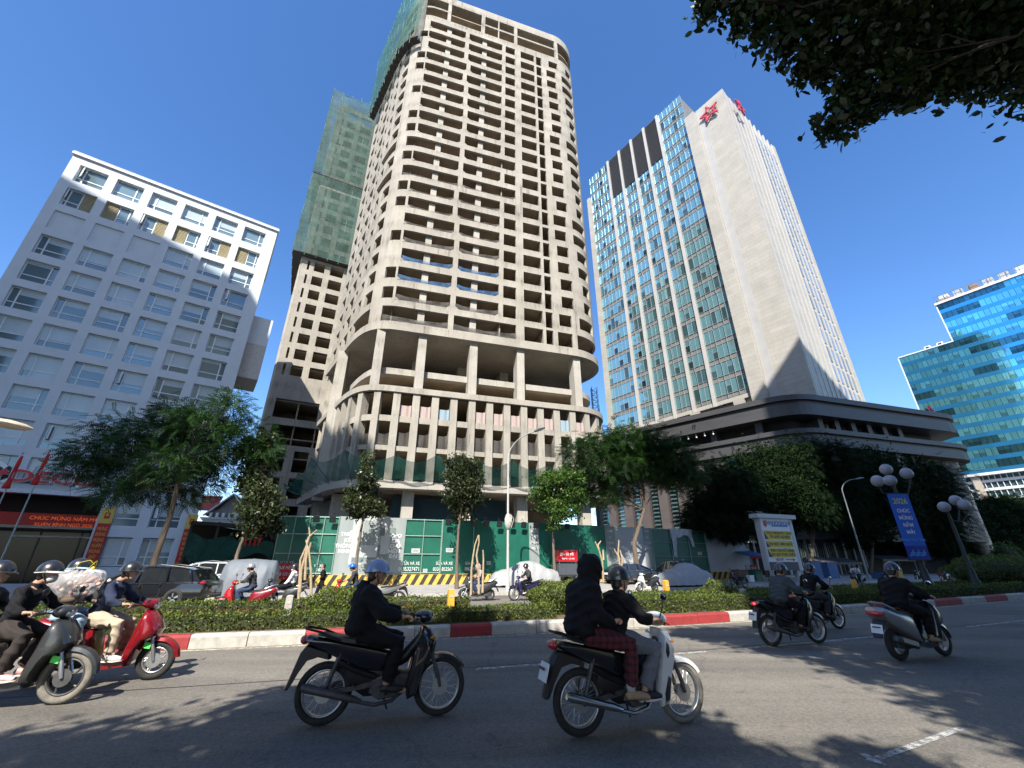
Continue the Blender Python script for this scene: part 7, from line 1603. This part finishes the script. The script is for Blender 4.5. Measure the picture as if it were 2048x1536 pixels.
        b = MB(); b.tube([hp(.0, .085, .0), hp(.025, .06, -.075), hp(.035, 0, -.112), hp(.025, -.06, -.075), hp(0, -.085, .0)], .006, 6); b.build('chin_strap', M_BLK, h_, 'all')
    if mask is not None:
        b = MB(); b.sph(hp(.056, 0, -.052), (.056, .062, .052), 14, rot=rot); b.tube([hp(.05, .055, -.04), hp(0, .08, -.0)], .004, 5); b.tube([hp(.05, -.055, -.04), hp(0, -.08, -.0)], .004, 5); link_mesh('face_mask', b.mesh('face_mask', mask, 'all'), o)
    return o
def ride(hx=-.3, hz=.84, lean=.1, head=(-.1, 1.44), hand_=(.22, .33, .975), knee=(.2, .17, .73), ankle=(.06, .15, .36), toe=(.24, .16, .29), sh=1.24, face=(1, 0, -.1)):
    cx = hx + lean; J = dict(pelvis=(hx, 0, hz), chest=(cx, 0, sh - .08), neck=(cx + .035, 0, sh + .08), head=(head[0], 0, head[1]), face=face)
    g = Vector((hand_[0], -hand_[1], hand_[2])); S = Vector((cx + .015, -.165, sh)); wv = g + Vector((-.085, .012, .028)); e = S.lerp(wv, .52) + Vector((-.02, -.07, -.075))
    J.update(elbowR=tuple(e), wristR=tuple(wv), gripR=tuple(g), kneeR=(knee[0], -knee[1], knee[2]), ankleR=(ankle[0], -ankle[1], ankle[2]), toeR=(toe[0], -toe[1], toe[2])); return J
H_BLUE = paint('helmet_blue', (.2, .27, .46), 0., .4); H_BLACK = paint('helmet_black', (.016, .016, .018), 0., .3); H_GREY = paint('helmet_grey', (.3, .3, .31), .3, .3); H_BRIGHT = paint('helmet_bright_blue', (.02, .12, .6), 0., .25); H_PURP = paint('helmet_dark', (.03, .03, .05), 0., .3)
SH_BLK = mat('shoe_black', (.015, .015, .016), rough=.6); SH_WHT = mat('shoe_white', (.65, .63, .58), rough=.7, var=.1); SH_TAN = mat('shoe_tan', (.36, .25, .14), rough=.8, var=.1); SH_RED = mat('shoe_red_white', (.5, .1, .09), rough=.6, var=.1, scale=18, col2=(.7, .65, .62)); M_SOLEW = mat('sole_white', (.62, .62, .6), rough=.7); M_MASKW = mat('mask_pale', (.5, .5, .5), rough=.8)
NEAR = 'riders on the near carriageway'
def at(fr, rr):
    fr, rr = Vector(fr), Vector(rr); c = (fr + rr) / 2; return Vector((c.x, c.y, 0)), math.atan2(fr.y - rr.y, fr.x - rr.x)
# -- black underbone, single rider with the blue helmet
L, a = at((-.84, 5.71), (-1.99, 5.40))
underbone('black underbone motorbike with wire wheels ridden by the blue helmeted rider', L, a, M_PBLACK, M_PBLACK, exhaust=M_ENG, mirror=False, plate=False)
person('person in a black hooded jacket and a pale blue cap helmet riding the black motorbike', L, a, ride(-.33, .86, .05, (-.2, 1.44), knee=(.12, .17, .74), ankle=(.02, .15, .36)), C_BLACK, C_BLACK, SH_BLK, helmet=H_BLUE, hood='down', group=NEAR, bulk=1.45)
# -- white underbone, two up
L, a = at((1.84, 5.49), (.66, 5.09))
underbone('white underbone motorbike with dusty front wheel carrying two people', L, a, M_PBLACK, M_PWHITE, exhaust=M_CHROME, tyre_f=M_TYRED, guard=M_PWHITE)
person('person in a black jacket and grey trousers steering the white motorbike', L, a, ride(-.18, .84, .1, (-.02, 1.37), knee=(.24, .16, .72), sh=1.2), C_BLACK, C_GREYT, SH_BLK, helmet=H_BLACK, group=NEAR, bulk=1.15, sole=M_SOLEW)
J = ride(-.56, .9, .06, (-.38, 1.49), hand_=(-.14, .2, .95), knee=(-.1, .23, .78), ankle=(-.13, .2, .4), toe=(.07, .21, .31), sh=1.31); J['elbowR'] = (-.48, -.26, 1.06); J['wristR'] = (-.27, -.22, .97); J['gripR'] = (-.18, -.18, .98)
person('person in a black hood and red plaid trousers, pillion on the white motorbike', L, a, J, C_BLACK, C_PLAID, SH_TAN, hood='up', group=NEAR, bulk=1.42, sock=M_MASKW)
# -- red scooter, driver and pillion with a bouquet
a = R(15); L = Vector((-5.26, 7.29, 0)) - Vector((math.cos(a), math.sin(a), 0)) * .61
scooter('deep red scooter with cast wheels and a green sticker beside the kerb', L, a, M_PRED, sticker=True, rim=M_ALU, inner=M_PRED, seat=mat('seat_tan', (.2, .16, .12), rough=.5), style='cast2')
person('person in a navy jumper and beige trousers driving the deep red scooter', L, a, ride(-.32, .85, .12, (-.06, 1.43), knee=(.08, .17, .73), ankle=(.07, .16, .36), toe=(.23, .17, .29)), C_NAVY, C_BEIGE, SH_WHT, helmet=H_BLACK, group=NEAR, sole=M_SOLEW)
J = ride(-.76, .9, .02, (-.74, 1.47), hand_=(-.42, .2, 1.0), knee=(-.36, .24, .8), ankle=(-.42, .24, .42), toe=(-.25, .25, .35), sh=1.28)
person('person in a dark jacket and light blue jeans riding pillion behind a bouquet', L, a, J, C_CHAR, C_JEANS, SH_WHT, helmet=H_BLACK, brim=mat('visor_pale_blue', (.4, .55, .62), rough=.3), group=NEAR)
# bouquet wrapped in clear film
bq = thing('bouquet', 'big bouquet of pink and cream roses wrapped in clear crinkled film', 'bouquet', L + Vector((math.cos(a), math.sin(a), 0)) * -.52 + Vector((.05, -.3, 1.17)), a + .2); bq.scale = (.86, .86, .86)
b = MB(); rb = random.Random(2)
for k in range(34):
    p = Vector((rb.gauss(0, .14), rb.gauss(0, .09), .16 + rb.gauss(0, .07))); r = rb.uniform(.025, .042); ci = rb.choice((0, 0, 1, 1, 2)); b.sph(p, (r, r, r * .85), 8, ci); b.sph(p + Vector((0, -.01, .012)), (r * .6, r * .6, r * .75), 6, ci)
b.build('roses', [mat('rose_pink', (.6, .28, .26), rough=.7), mat('rose_peach', (.68, .45, .34), rough=.7), mat('rose_cream', (.7, .66, .5), rough=.7)], bq, 'all')
b = MB(); n = 40; rs = []
for z, r in ((-.22, .05), (-.17, .085), (-.12, .12), (-.06, .175), (0, .22), (.06, .265), (.12, .3), (.18, .315), (.24, .31), (.28, .29), (.31, .26), (.33, .2), (.34, .12)):
    rs.append([(r * (1 + .13 * (.5 * math.sin(k * 1.3 + z * 20) + .35 * math.sin(k * 2.9 - z * 31))) * math.cos(2 * PI * k / n) * 1.15, r * (1 + .13 * (.5 * math.cos(k * 1.4 + z * 17) + .35 * math.sin(k * 2.6 + z * 40))) * math.sin(2 * PI * k / n) * .8, z + .02 * math.sin(k * 4)) for k in range(n)])
b.rings(rs, cap=False); mf = mat('film_clear', (.75, .74, .74), rough=.18, alpha=.38, spec=.8, bump=.9, bscale=9); b.build('wrapping', mf, bq, 50)
b = MB(); b.rings([[(r * math.cos(2 * PI * k / 12) * 1.1, r * math.sin(2 * PI * k / 12) * .8, z) for k in range(12)] for z, r in ((-.32, .05), (-.22, .06), (-.08, .17), (-.04, .2))]); b.sph((.05, -.22, -.1), (.1, .05, .05), 8, 0); b.build('paper', mat('paper_kraft_dark', (.1, .07, .05), rough=.8), bq, 'all')
b = MB()
for k in range(2): b.tube([(-.1 + .15 * k, 0, .3), (-.05 + .2 * k, 0, .46), (.08 + .1 * k, 0, .5), (.18, 0, .4)], .004, 4)
b.sph((.16, -.02, .37), .03, 8); b.build('ribbon', mat('ribbon_yellow', (.65, .55, .06), rough=.6), bq, 'all')
# -- black scooter cut by the left edge, driver with mask, passenger
a = R(13); L = Vector((-5.45, 6.12, 0)) - Vector((math.cos(a), math.sin(a), 0)) * .61
scooter('matt black scooter with a dusty front wheel cut by the left edge', L, a, M_PDARK, sticker=True, tyre=M_TYRED, rim=M_ENG, Rw=.28)
person('person in a black jacket, face mask and black helmet driving the matt black scooter', L, a, ride(-.2, .86, .1, (.02, 1.43), knee=(.14, .18, .74), ankle=(.02, .17, .37), toe=(.2, .18, .3)), C_BLACK, cloth('brown_black', (.035, .028, .026)), SH_RED, helmet=H_BLACK, brim=M_MASKW, mask=M_MASKW, group=NEAR, sole=M_SOLEW)
J = ride(-.62, .9, .04, (-.5, 1.43), hand_=(-.25, .18, 1.0), knee=(-.2, .22, .8), ankle=(-.3, .22, .42), toe=(-.12, .23, .35), sh=1.24)
person('person with a dark helmet at the very left edge, pillion on the black scooter', L, a, J, C_CHAR, C_BLACK, SH_BLK, helmet=H_BLACK, group=NEAR, vox=.014)
# -- right: silver scooter, dark motorbike, and one beyond it
L, a = at((7.98, 9.02), (6.74, 8.59))
scooter('silver tailed scooter with a red rear light riding away on the right', L, a, M_PBLACK, M_PSILV, rim=M_ALU)
person('person in a dark coat riding the silver tailed scooter on the right', L, a, ride(-.28, .85, .1, (-.08, 1.43), knee=(.16, .17, .73), ankle=(.1, .17, .36), toe=(.27, .18, .28)), C_BLACK, C_BLACK, SH_TAN, helmet=H_PURP, group=NEAR, vox=.014, bulk=1.3)
L, a = at((6.54, 10.35), (5.33, 9.99))
underbone('dark motorbike with a lit red tail lamp riding in the shade on the right', L, a, M_PBLACK, tyre=M_TYRE)
b = MB(); b.sph((0, 0, 0), (.02, .02, .02), 8); o = b.build('brake_lamp', mat('lamp_red_lit', (.5, .01, .01), rough=.3), bpy.data.objects[[x.name for x in bpy.data.objects if x.get('label', '').startswith('dark motorbike with a lit')][0]], 'all'); o.location = (-.93, -.05, .79); q = o.data.materials[0].node_tree.nodes['Principled BSDF']; q.inputs['Emission Color'].default_value = (1, .02, .03, 1); q.inputs['Emission Strength'].default_value = 6
person('person in a slate jacket and dark helmet riding the dark motorbike in the shade', L, a, ride(-.2, .85, .12, (.04, 1.42)), C_OLIVE, C_BLACK, SH_BLK, helmet=H_PURP, group=NEAR, vox=.014, bulk=1.25)
L, a = at((8.53, 12.52), (7.38, 12.08))
underbone('wire wheeled motorbike on the far side of the dark one, next to the kerb', L, a, M_PBLACK, rim=M_CHROME)
person('person in black on the motorbike nearest the kerb, partly hidden by the slate jacket', L, a, ride(-.2, .85, .14, (.06, 1.42)), C_BLACK, C_CHAR, SH_BLK, helmet=H_BLACK, group=NEAR, vox=.016)
# ---------------------------------------------------------------- the far carriageway
FAR = 'riders on the far carriageway'; FB = 'motorbikes on the far carriageway'
def far(u, off, flip=True, z=0.):
    x = on_off(u, off, .8); return road(x, off, z), heading(x) + (PI if flip else 0)
L, a = far(492, 6.2); scooter('red and black scooter ridden left behind the hedge by the grey helmeted rider', L, a, M_PREDB, M_PRED, group=FB, det=0)
person('person in black with a silver grey helmet riding left behind the hedge', L, a, ride(-.2, .85, .08, (.0, 1.43)), C_CHAR, C_DJEANS, SH_BLK, helmet=H_GREY, group=FAR, vox=.02)
L, a = far(560, 8.0); scooter('dark scooter standing behind the forked sapling', L, a, M_PDARK, group=FB, det=0)
person('person in a black and white top sitting on the dark scooter by the sapling', L, a, ride(-.4, .87, -.02, (-.38, 1.42), hand_=(-.05, .12, .82), face=(1, .2, -.1)), C_WHITE, C_BLACK, SH_WHT, helmet=H_BLACK, mask=M_MASKW, group=FAR, vox=.02)
L, a = far(700, 7.2); underbone('bright red motorbike ridden left by the person in the bright blue helmet', L, a, M_PREDB, group=FB, det=0)
person('person in a dark jacket and jeans with a bright blue helmet riding left', L, a, ride(-.2, .85, .08, (.0, 1.43)), C_CHAR, C_DJEANS, SH_BLK, helmet=H_BRIGHT, group=FAR, vox=.02)
L, a = far(768, 8.0); underbone('pale silver motorbike standing just right of the slim tree trunk', L, a, M_PSILV, M_PWHITE, group=FB, det=0)
L, a = far(955, 10.0); scooter('dark scooter ridden left by the woman in the dusty pink jacket', L, a, M_PDARK, group=FB, det=0)
person('woman in a dusty pink hooded jacket and dark trousers beside the dark scooter', L, a, ride(-.2, .86, .08, (.0, 1.43), face=(.9, .4, -.1)), C_PINK, C_DJEANS, SH_BLK, hood='up', group=FAR, vox=.02)
L, a = far(1052, 9.4); underbone('navy blue motorbike ridden left in front of the silver covered car', L, a, M_PNAVY, group=FB, det=0)
person('person in a dark jacket and cap riding the navy motorbike left', L, a, ride(-.2, .85, .08, (.0, 1.43)), C_CHAR, C_BLACK, SH_WHT, helmet=H_BLACK, group=FAR, vox=.02)
L, a = far(1292, 12.4); scooter('white fronted scooter parked beside the forked tree', L, a, M_PWHITE, M_PDARK, group=FB, det=0)
L, a = far(1712, 10.5); scooter('dark scooter ridden left far off by the person in a white shirt', L, a, M_PDARK, group=FB, det=0)
person('person in a white shirt riding left far off under the stall awning', L, a, ride(-.2, .85, .08, (.0, 1.43)), C_WHITE, C_BLACK, SH_BLK, helmet=H_BLACK, group=FAR, vox=.025)
L, a = far(1885, 11.5); scooter('pink and white scooter parked far off beyond the blue banner', L, a, paint('paint_rose', (.45, .05, .12)), M_PWHITE, group=FB, det=0)
# woman walking along the hoarding
L, a = far(645, 12.4); L.z = 0
def walk(): return dict(pelvis=(0, 0, .86), chest=(.03, 0, 1.16), neck=(.05, 0, 1.32), head=(.07, 0, 1.46), face=(1, 0, -.12), elbowR=(-.08, -.23, 1.05), wristR=(.02, -.24, .84), gripR=(.05, -.24, .77), elbowL=(-.02, .23, 1.03), wristL=(.14, .22, .9), gripL=(.19, .22, .85), kneeR=(.16, -.1, .47), ankleR=(.24, -.1, .1), toeR=(.4, -.1, .06), kneeL=(-.06, .1, .45), ankleL=(-.3, .1, .13), toeL=(-.17, .1, .04))
person('woman in black walking left along the road in front of the green hoarding', L, a, walk(), C_BLACK, C_BLACK, SH_BLK, group=None, vox=.02)
# ================================================================ CARS AND STALLS ON THE FAR SIDE
M_CARBLK = mat('car_black', (.01, .011, .014), rough=.12, metal=.2, var=.05, coat=1.); M_CARWHT = mat('car_white', (.55, .57, .58), rough=.2, var=.04, coat=1.); M_CARDK = mat('car_dark_grey', (.03, .032, .036), rough=.2, metal=.4, var=.05, coat=1.); M_CGL = mat('car_glass', (.012, .014, .016), rough=.03, spec=.9, coat=1., var=.02)
def car(label, loc, rotz, m, L=4.6, H=1.66, W=1.86, group='parked and passing cars', name='car', suv=True):
    """x forward; body lofted over stations, dark glasshouse set into it, wheels, lamps"""
    t = thing(name, label, 'car', loc, rotz, group); k = L / 4.6; hz = H / 1.66
    st = [(-2.3, .52, .95, .72), (-2.22, .36, 1.08, .84), (-1.9, .3, 1.1, .9), (-1.2, .28, 1.1, .93), (0, .27, 1.06, .93), (.9, .28, 1.03, .93), (1.5, .3, 1.0, .9), (2.0, .34, .9, .86), (2.25, .4, .78, .74), (2.32, .48, .66, .6)]
    b = MB(); rs = []
    for x, z0, z1, w in st:
        w = w * W / 1.86; ring = []
        for y, f in ((-1, .12), (-1.0, .45), (-.985, .72), (-.93, .92), (-.8, 1.0), (0, 1.02), (.8, 1.0), (.93, .92), (.985, .72), (1.0, .45), (1, .12), (.85, 0), (-.85, 0)): ring.append((x * k, y * w, (z0 + (z1 - z0) * f) * hz))
        rs.append(ring)
    b.rings(rs); b.build('body', m, t, 40)
    gh = [(-2.14, 1.0), (-1.74, 1.5), (-1.2, 1.61), (-.2, 1.63), (.35, 1.55), (1.25, 1.04)] if suv else [(-2.0, .95), (-1.3, 1.38), (-.8, 1.46), (0, 1.46), (.4, 1.38), (1.3, 1.0)]
    b = MB(); rs = []
    for i, (x, z) in enumerate(gh):
        zz = z * hz * (1.0 if suv else 1.0); w = W * .5 * (.9 if z < 1.2 else .74); ring = []
        for y, f in ((-1.16, .98), (-1.0, zz), (-.8, zz + .025), (.8, zz + .025), (1.0, zz), (1.16, .98)): ring.append((x * k, y * w * (1 if abs(y) <= 1 else min(1.0, W * .47 / (w * 1.16))), f if f > 1.05 else min(.98 * hz, zz)))
        rs.append(ring)
    b.rings(rs); g = b.build('glasshouse', M_CGL, t, 30)
    b = MB(); top = [(x * k, z * hz) for x, z in gh]; wt = W * .5 * .76
    b.rings([[(x, -wt, z + .012), (x, -wt * .5, z + .04), (x, wt * .5, z + .04), (x, wt, z + .012), (x, wt, z - .03), (x, -wt, z - .03)] for x, z in top[1:-1]]); b.build('roof', m, t, 40)
    b = MB()
    for sg in (-1, 1):
        for (x0, z0), (x1, z1) in (((gh[1][0] - .1, 1.0), (gh[1][0] + .12, gh[1][1])), ((-.95, 1.0), (-.85, gh[2][1] - .02)), ((.1, 1.0), (.02, gh[3][1] - .04)), ((1.3, 1.02), (gh[4][0], gh[4][1]))): b.bar((x0 * k, sg * W * .475, z0 * hz), (x1 * k, sg * W * .385, z1 * hz), .05, .06)
        b.tube([(gh[1][0] * k, sg * W * .33, gh[1][1] * hz + .06), (-.5, sg * W * .34, gh[2][1] * hz + .1), (gh[4][0] * k, sg * W * .33, gh[4][1] * hz + .05)], .018, 6, 1); b.tube([(-1.9 * k, sg * W * .482, 1.0 * hz), (0, sg * W * .49, .985 * hz), (1.35 * k, sg * W * .48, 1.02 * hz)], .012, 5, 1); b.bar((-1.0, sg * W * .5, .36), (1.1, sg * W * .5, .36), .02, .05, 1)
    b.build('trim', [m, M_CHROME], t)
    for sx in (-1.36, 1.42):
        for sg in (-1, 1):
            Rw = .36; ty = MB(); ty.torus((0, 0, 0), Rw - .1, .1, 26, 8, squash=1.05); a_ = MB(); a_.torus((0, 0, 0), Rw * .66, .02, 24, 6, squash=2.5); a_.tube([(0, -sg * .02, 0), (0, sg * .05, 0)], .06, 10)
            for q in range(5):
                an = 2 * PI * q / 5 + .2
                for d in (-.1, .1): a_.bar((.05 * math.cos(an), sg * .06, .05 * math.sin(an)), (Rw * .66 * math.cos(an + d), sg * .05, Rw * .66 * math.sin(an + d)), .03, .045)
            a_.tube([(0, -.01, 0), (0, .0, 0)], Rw * .64, 20, 1); o = a_.build('wheel', [M_ALU, M_BLK], t, 40); o.location = (sx * k, sg * (W * .5 - .07), Rw); ty.build('tyre', M_TYRE, o, 'all')
    for sg in (-1, 1):
        b = MB(); b.sph((-2.17 * k, sg * W * .37, .98 * hz), (.1, .2, .09), 12); b.build('tail_light', M_LRED, t, 40); b = MB(); b.sph((2.14 * k, sg * W * .35, .8 * hz), (.14, .18, .07), 12); b.build('headlight', M_LENS, t, 40)
        b = MB(); b.sph((1.02 * k, sg * W * .56, 1.04 * hz), (.07, .11, .07), 10); b.build('wing_mirror', m, t, 40)
    b = MB(); b.box((-2.3 * k, 0, .78 * hz), (.03, .5, .13)); b.build('number_plate', M_PLATE, t)
    b = MB(); b.box((-2.2 * k, 0, .48 * hz), (.16, W * .84, .2)); b.build('bumper', M_BLK, t); return t
def covered(label, loc, rotz, m, prof, W=1.75, straps=True, cat='covered car', name='covered_car'):
    """a car under a cloth: its side profile swollen and creased by the cover"""
    b = MB(); n = 44; L0, L1 = prof[0][0], prof[-1][0]; P = np.array(prof); rs = []
    for i in range(n + 1):
        x = L0 + (L1 - L0) * i / n; z = float(np.interp(x, P[:, 0], P[:, 1])); e = min(1.0, .62 + 2.2 * min(i, n - i) / n); ring = []
        for j in range(15):
            a = PI * j / 14; yy = -math.cos(a); zz = math.sin(a) ** .55
            fold = .045 * NOISE.noise(Vector((x * 3.2, yy * 2.5 + 3, zz * 2))) + .03 * math.sin(x * 9 + 5 * zz) * (1 - zz); w = W / 2 * e * (1 - .2 * zz * (1 if z > 1.15 else .35)) + fold
            ring.append((x + .05 * NOISE.noise(Vector((x * 4, zz * 5, 7))), yy * w, .1 + .02 * math.sin(x * 11 + j) * (1 - zz) + (z - .1) * zz + .035 * NOISE.noise(Vector((x * 4.5, yy * 4, 1))) * zz))
        rs.append(ring)
    b.rings(rs); o = b.build(name, m, None, 50, loc=loc, rotz=rotz); return tag(o, label, cat, 'cars under covers')
M_COVER = mat('cover_silver', (.32, .325, .33), rough=.5, var=.12, scale=3, bump=.7, bscale=5); M_COVERG = mat('cover_grey', (.34, .35, .37), rough=.7, var=.12, scale=3, bump=.6, bscale=5); M_TARPV = mat('tarp_grey_blue', (.13, .15, .175), rough=.6, var=.12, scale=2, bump=.5, bscale=4)
SED = [(-2.3, .5), (-2.2, .92), (-1.9, 1.0), (-1.45, 1.08), (-.9, 1.4), (-.3, 1.5), (.3, 1.46), (1.0, 1.05), (1.6, .98), (2.15, .8), (2.3, .45)]
def f2(u, off, z=0., flip=True): x = on_off(u, off, .9); return road(x, off, z), heading(x) + (PI if flip else 0)
L, a = f2(304, 10.4); car('glossy black estate car driving left behind the hedge, seen from its rear quarter', L, a - R(4), M_CARBLK, 4.7, 1.48)
L, a = f2(412, 14.4, .16); car('white sports utility car parked just behind the black estate car', L, a - R(10), M_CARWHT, 4.4, 1.5)
L, a = f2(1262, 16.6, .25, False); car('dark saloon parked beside the forked tree', L, a, M_CARDK, 4.4, 1.5, suv=False)
L, a = f2(1352, 16.8, .25, False); car('black car with its tail to the road between the forked tree and the grey cover', L, a + R(70), M_CARBLK, 4.4, 1.55, suv=True)
L, a = f2(497, 13.6, .1); covered('boxy van wrapped in a grey blue tarpaulin behind the grey helmeted rider', L, a, M_TARPV, [(-1.25, .5), (-1.2, 1.4), (-1.1, 1.62), (0, 1.7), (.8, 1.66), (1.1, 1.5), (1.2, .5)], 1.6, cat='covered van', name='covered_van')
L, a = f2(1050, 16.4, .26); covered('silver covered car parked against the green hoarding by the tall lamp', L, a, M_COVER, SED)
L, a = f2(1368, 14.2, .16, False); covered('grey covered car standing in front of the framed green hoarding panels', L, a + PI, M_COVERG, SED, 1.85)
# red food cart and red notices
x = on_off(1132, 17.2, 1.2); t = thing('food_cart', 'small red food cart with a bright red sign box in front of the hoarding', 'cart', road(x, 17.2, .3), heading(x)); b = MB(); b.box((0, 0, .95), (1.5, .7, .7)); b.box((0, 0, .55), (1.4, .6, .08)); b.build('cabinet', mat('cart_steel', (.09, .1, .12), rough=.5, metal=.3), t)
b = MB(); b.box((0, -.1, 1.78), (1.55, .5, .72)); b.build('sign_box', mat('cart_red', (.4, .015, .02), rough=.4), t); text('BÁNH MÌ', .27, t, Matrix.Translation((-.1, -.36, 1.88)), M_SWHITE, .004); text('TRÀ ĐÁ - CÀ PHÊ', .13, t, Matrix.Translation((0, -.36, 1.6)), M_SWHITE, .004)
b = MB(); [b.tube([(sx * .65, sy * .28, .2), (sx * .65, sy * .28, 1.45)], .02, 6) for sx in (-1, 1) for sy in (-1, 1)]; b.build('posts', M_POLEG, t)
for sg in (-1, 1): b = MB(); b.torus((0, 0, 0), .2, .03, 18, 6); o = b.build('wheel', M_TYRE, t, 'all'); o.location = (.3, sg * .36, .23)
for k, (dx, lab) in enumerate(((-1.6, 'blue plastic chair left of the red food cart'), (1.5, 'blue plastic chair right of the red food cart'))):
    t = thing('plastic_chair', lab, 'chair', road(x + dx, 17.0, .3), heading(x) + k); m_ = mat('plastic_blue', (.05, .14, .3), rough=.5); b = MB(); b.box((0, 0, .42), (.4, .4, .03)); b.build('seat', m_, t); b = MB(); b.box((0, .2, .66), (.38, .03, .4)); b.build('backrest', m_, t)
    for sx in (-1, 1):
        for sy in (-1, 1): b = MB(); b.tube([(sx * .17, sy * .17, 0), (sx * .16, sy * .16, .42)], .018, 6); b.build('leg', m_, t)
def notice(label, u, v, off, w, h, lines, tilt=0.):
    x, z = z_on(u, v, off); t = thing('notice_board', label, 'sign', road(x, off, z), heading(x), 'red notice boards'); b = MB(); b.box((0, 0, 0), (w, .04, h), 0); b.box((-w * .5 + .28, -.025, 0), (.5, .015, h * .96), 1); b.build('board', [M_BRED, M_POSTW], t)
    for k, s in enumerate(lines): text(s, h * .27, t, Matrix.Translation((.25, -.03, h * (.2 - .4 * k))), M_SWHITE, .003, xs=.85)
    z0 = z - .3; b = MB(); [b.tube([(sx * w * .45, .02, -z0), (sx * w * .45, .02, -h / 2)], .02, 6) for sx in (-1, 1)]; b.build('legs', M_POLEG, t); return t
notice('red and white notice board low on the left end of the hoarding', 566, 1142, 18.2, 2.4, .85, ['CHO THUÊ MẶT BẰNG', '0988 123 886']); notice('red and white notice board under the blue awning by the pylon sign', 1500, 1141, 17.2, 1.6, .9, ['SỬA XE', 'RỬA XE'])
# stall clutter under the trees
M_BLUEB = mat('crate_blue', (.03, .1, .25), rough=.6, var=.15); M_WOODB = mat('crate_brown', (.16, .1, .06), rough=.8, var=.2)
for lab, u, off, w_, h_, m_ in (('tall blue cabinet behind the pylon sign legs', 1628, 17.0, 1.4, 1.5, M_BLUEB), ('second blue cabinet right of the slate jacketed rider', 1660, 17.2, 1.6, 1.4, M_BLUEB), ('brown wooden crate stack by the white hoarding end', 1478, 16.6, 1.0, .8, M_WOODB), ('dark green bin left of the pylon sign', 1510, 16.2, .9, .8, M_HGRN), ('small white box on the pavement left of the pylon sign', 1494, 15.6, .5, .4, M_SWHITE), ('yellow ice box under the dark stall awning', 1790, 15.5, .9, .6, M_SY), ('blue box beside the slim grey lamp', 1752, 15.2, .8, .45, M_BLUEB)):
    x = on_off(u, off, 1.0); b = MB(); b.box((0, 0, h_ / 2), (w_, .7, h_)); b.box((0, 0, h_ + .03), (w_ + .06, .76, .06)); b.box((0, -.36, h_ * .5), (w_ * .86, .03, h_ * .1)); o = b.build('crate' if 'crate' in lab else ('cabinet' if 'cabinet' in lab else ('bin' if 'bin' in lab else 'box')), m_, None, loc=road(x, off, .28), rotz=heading(x)); tag(o, lab, o.name.split('.')[0])
L, a = far(1475, 13.0); underbone('dark motorbike parked in front of the white hoarding end', L, a, M_PBLACK, group=FB, det=0)
L, a = far(1835, 14.0); scooter('dark scooter parked in the shade behind the blue banner pole', L, a, M_PDARK, group=FB, det=0)
L, a = far(1775, 14.5); underbone('dark motorbike parked under the stall awning', L, a, M_PBLACK, group=FB, det=0)
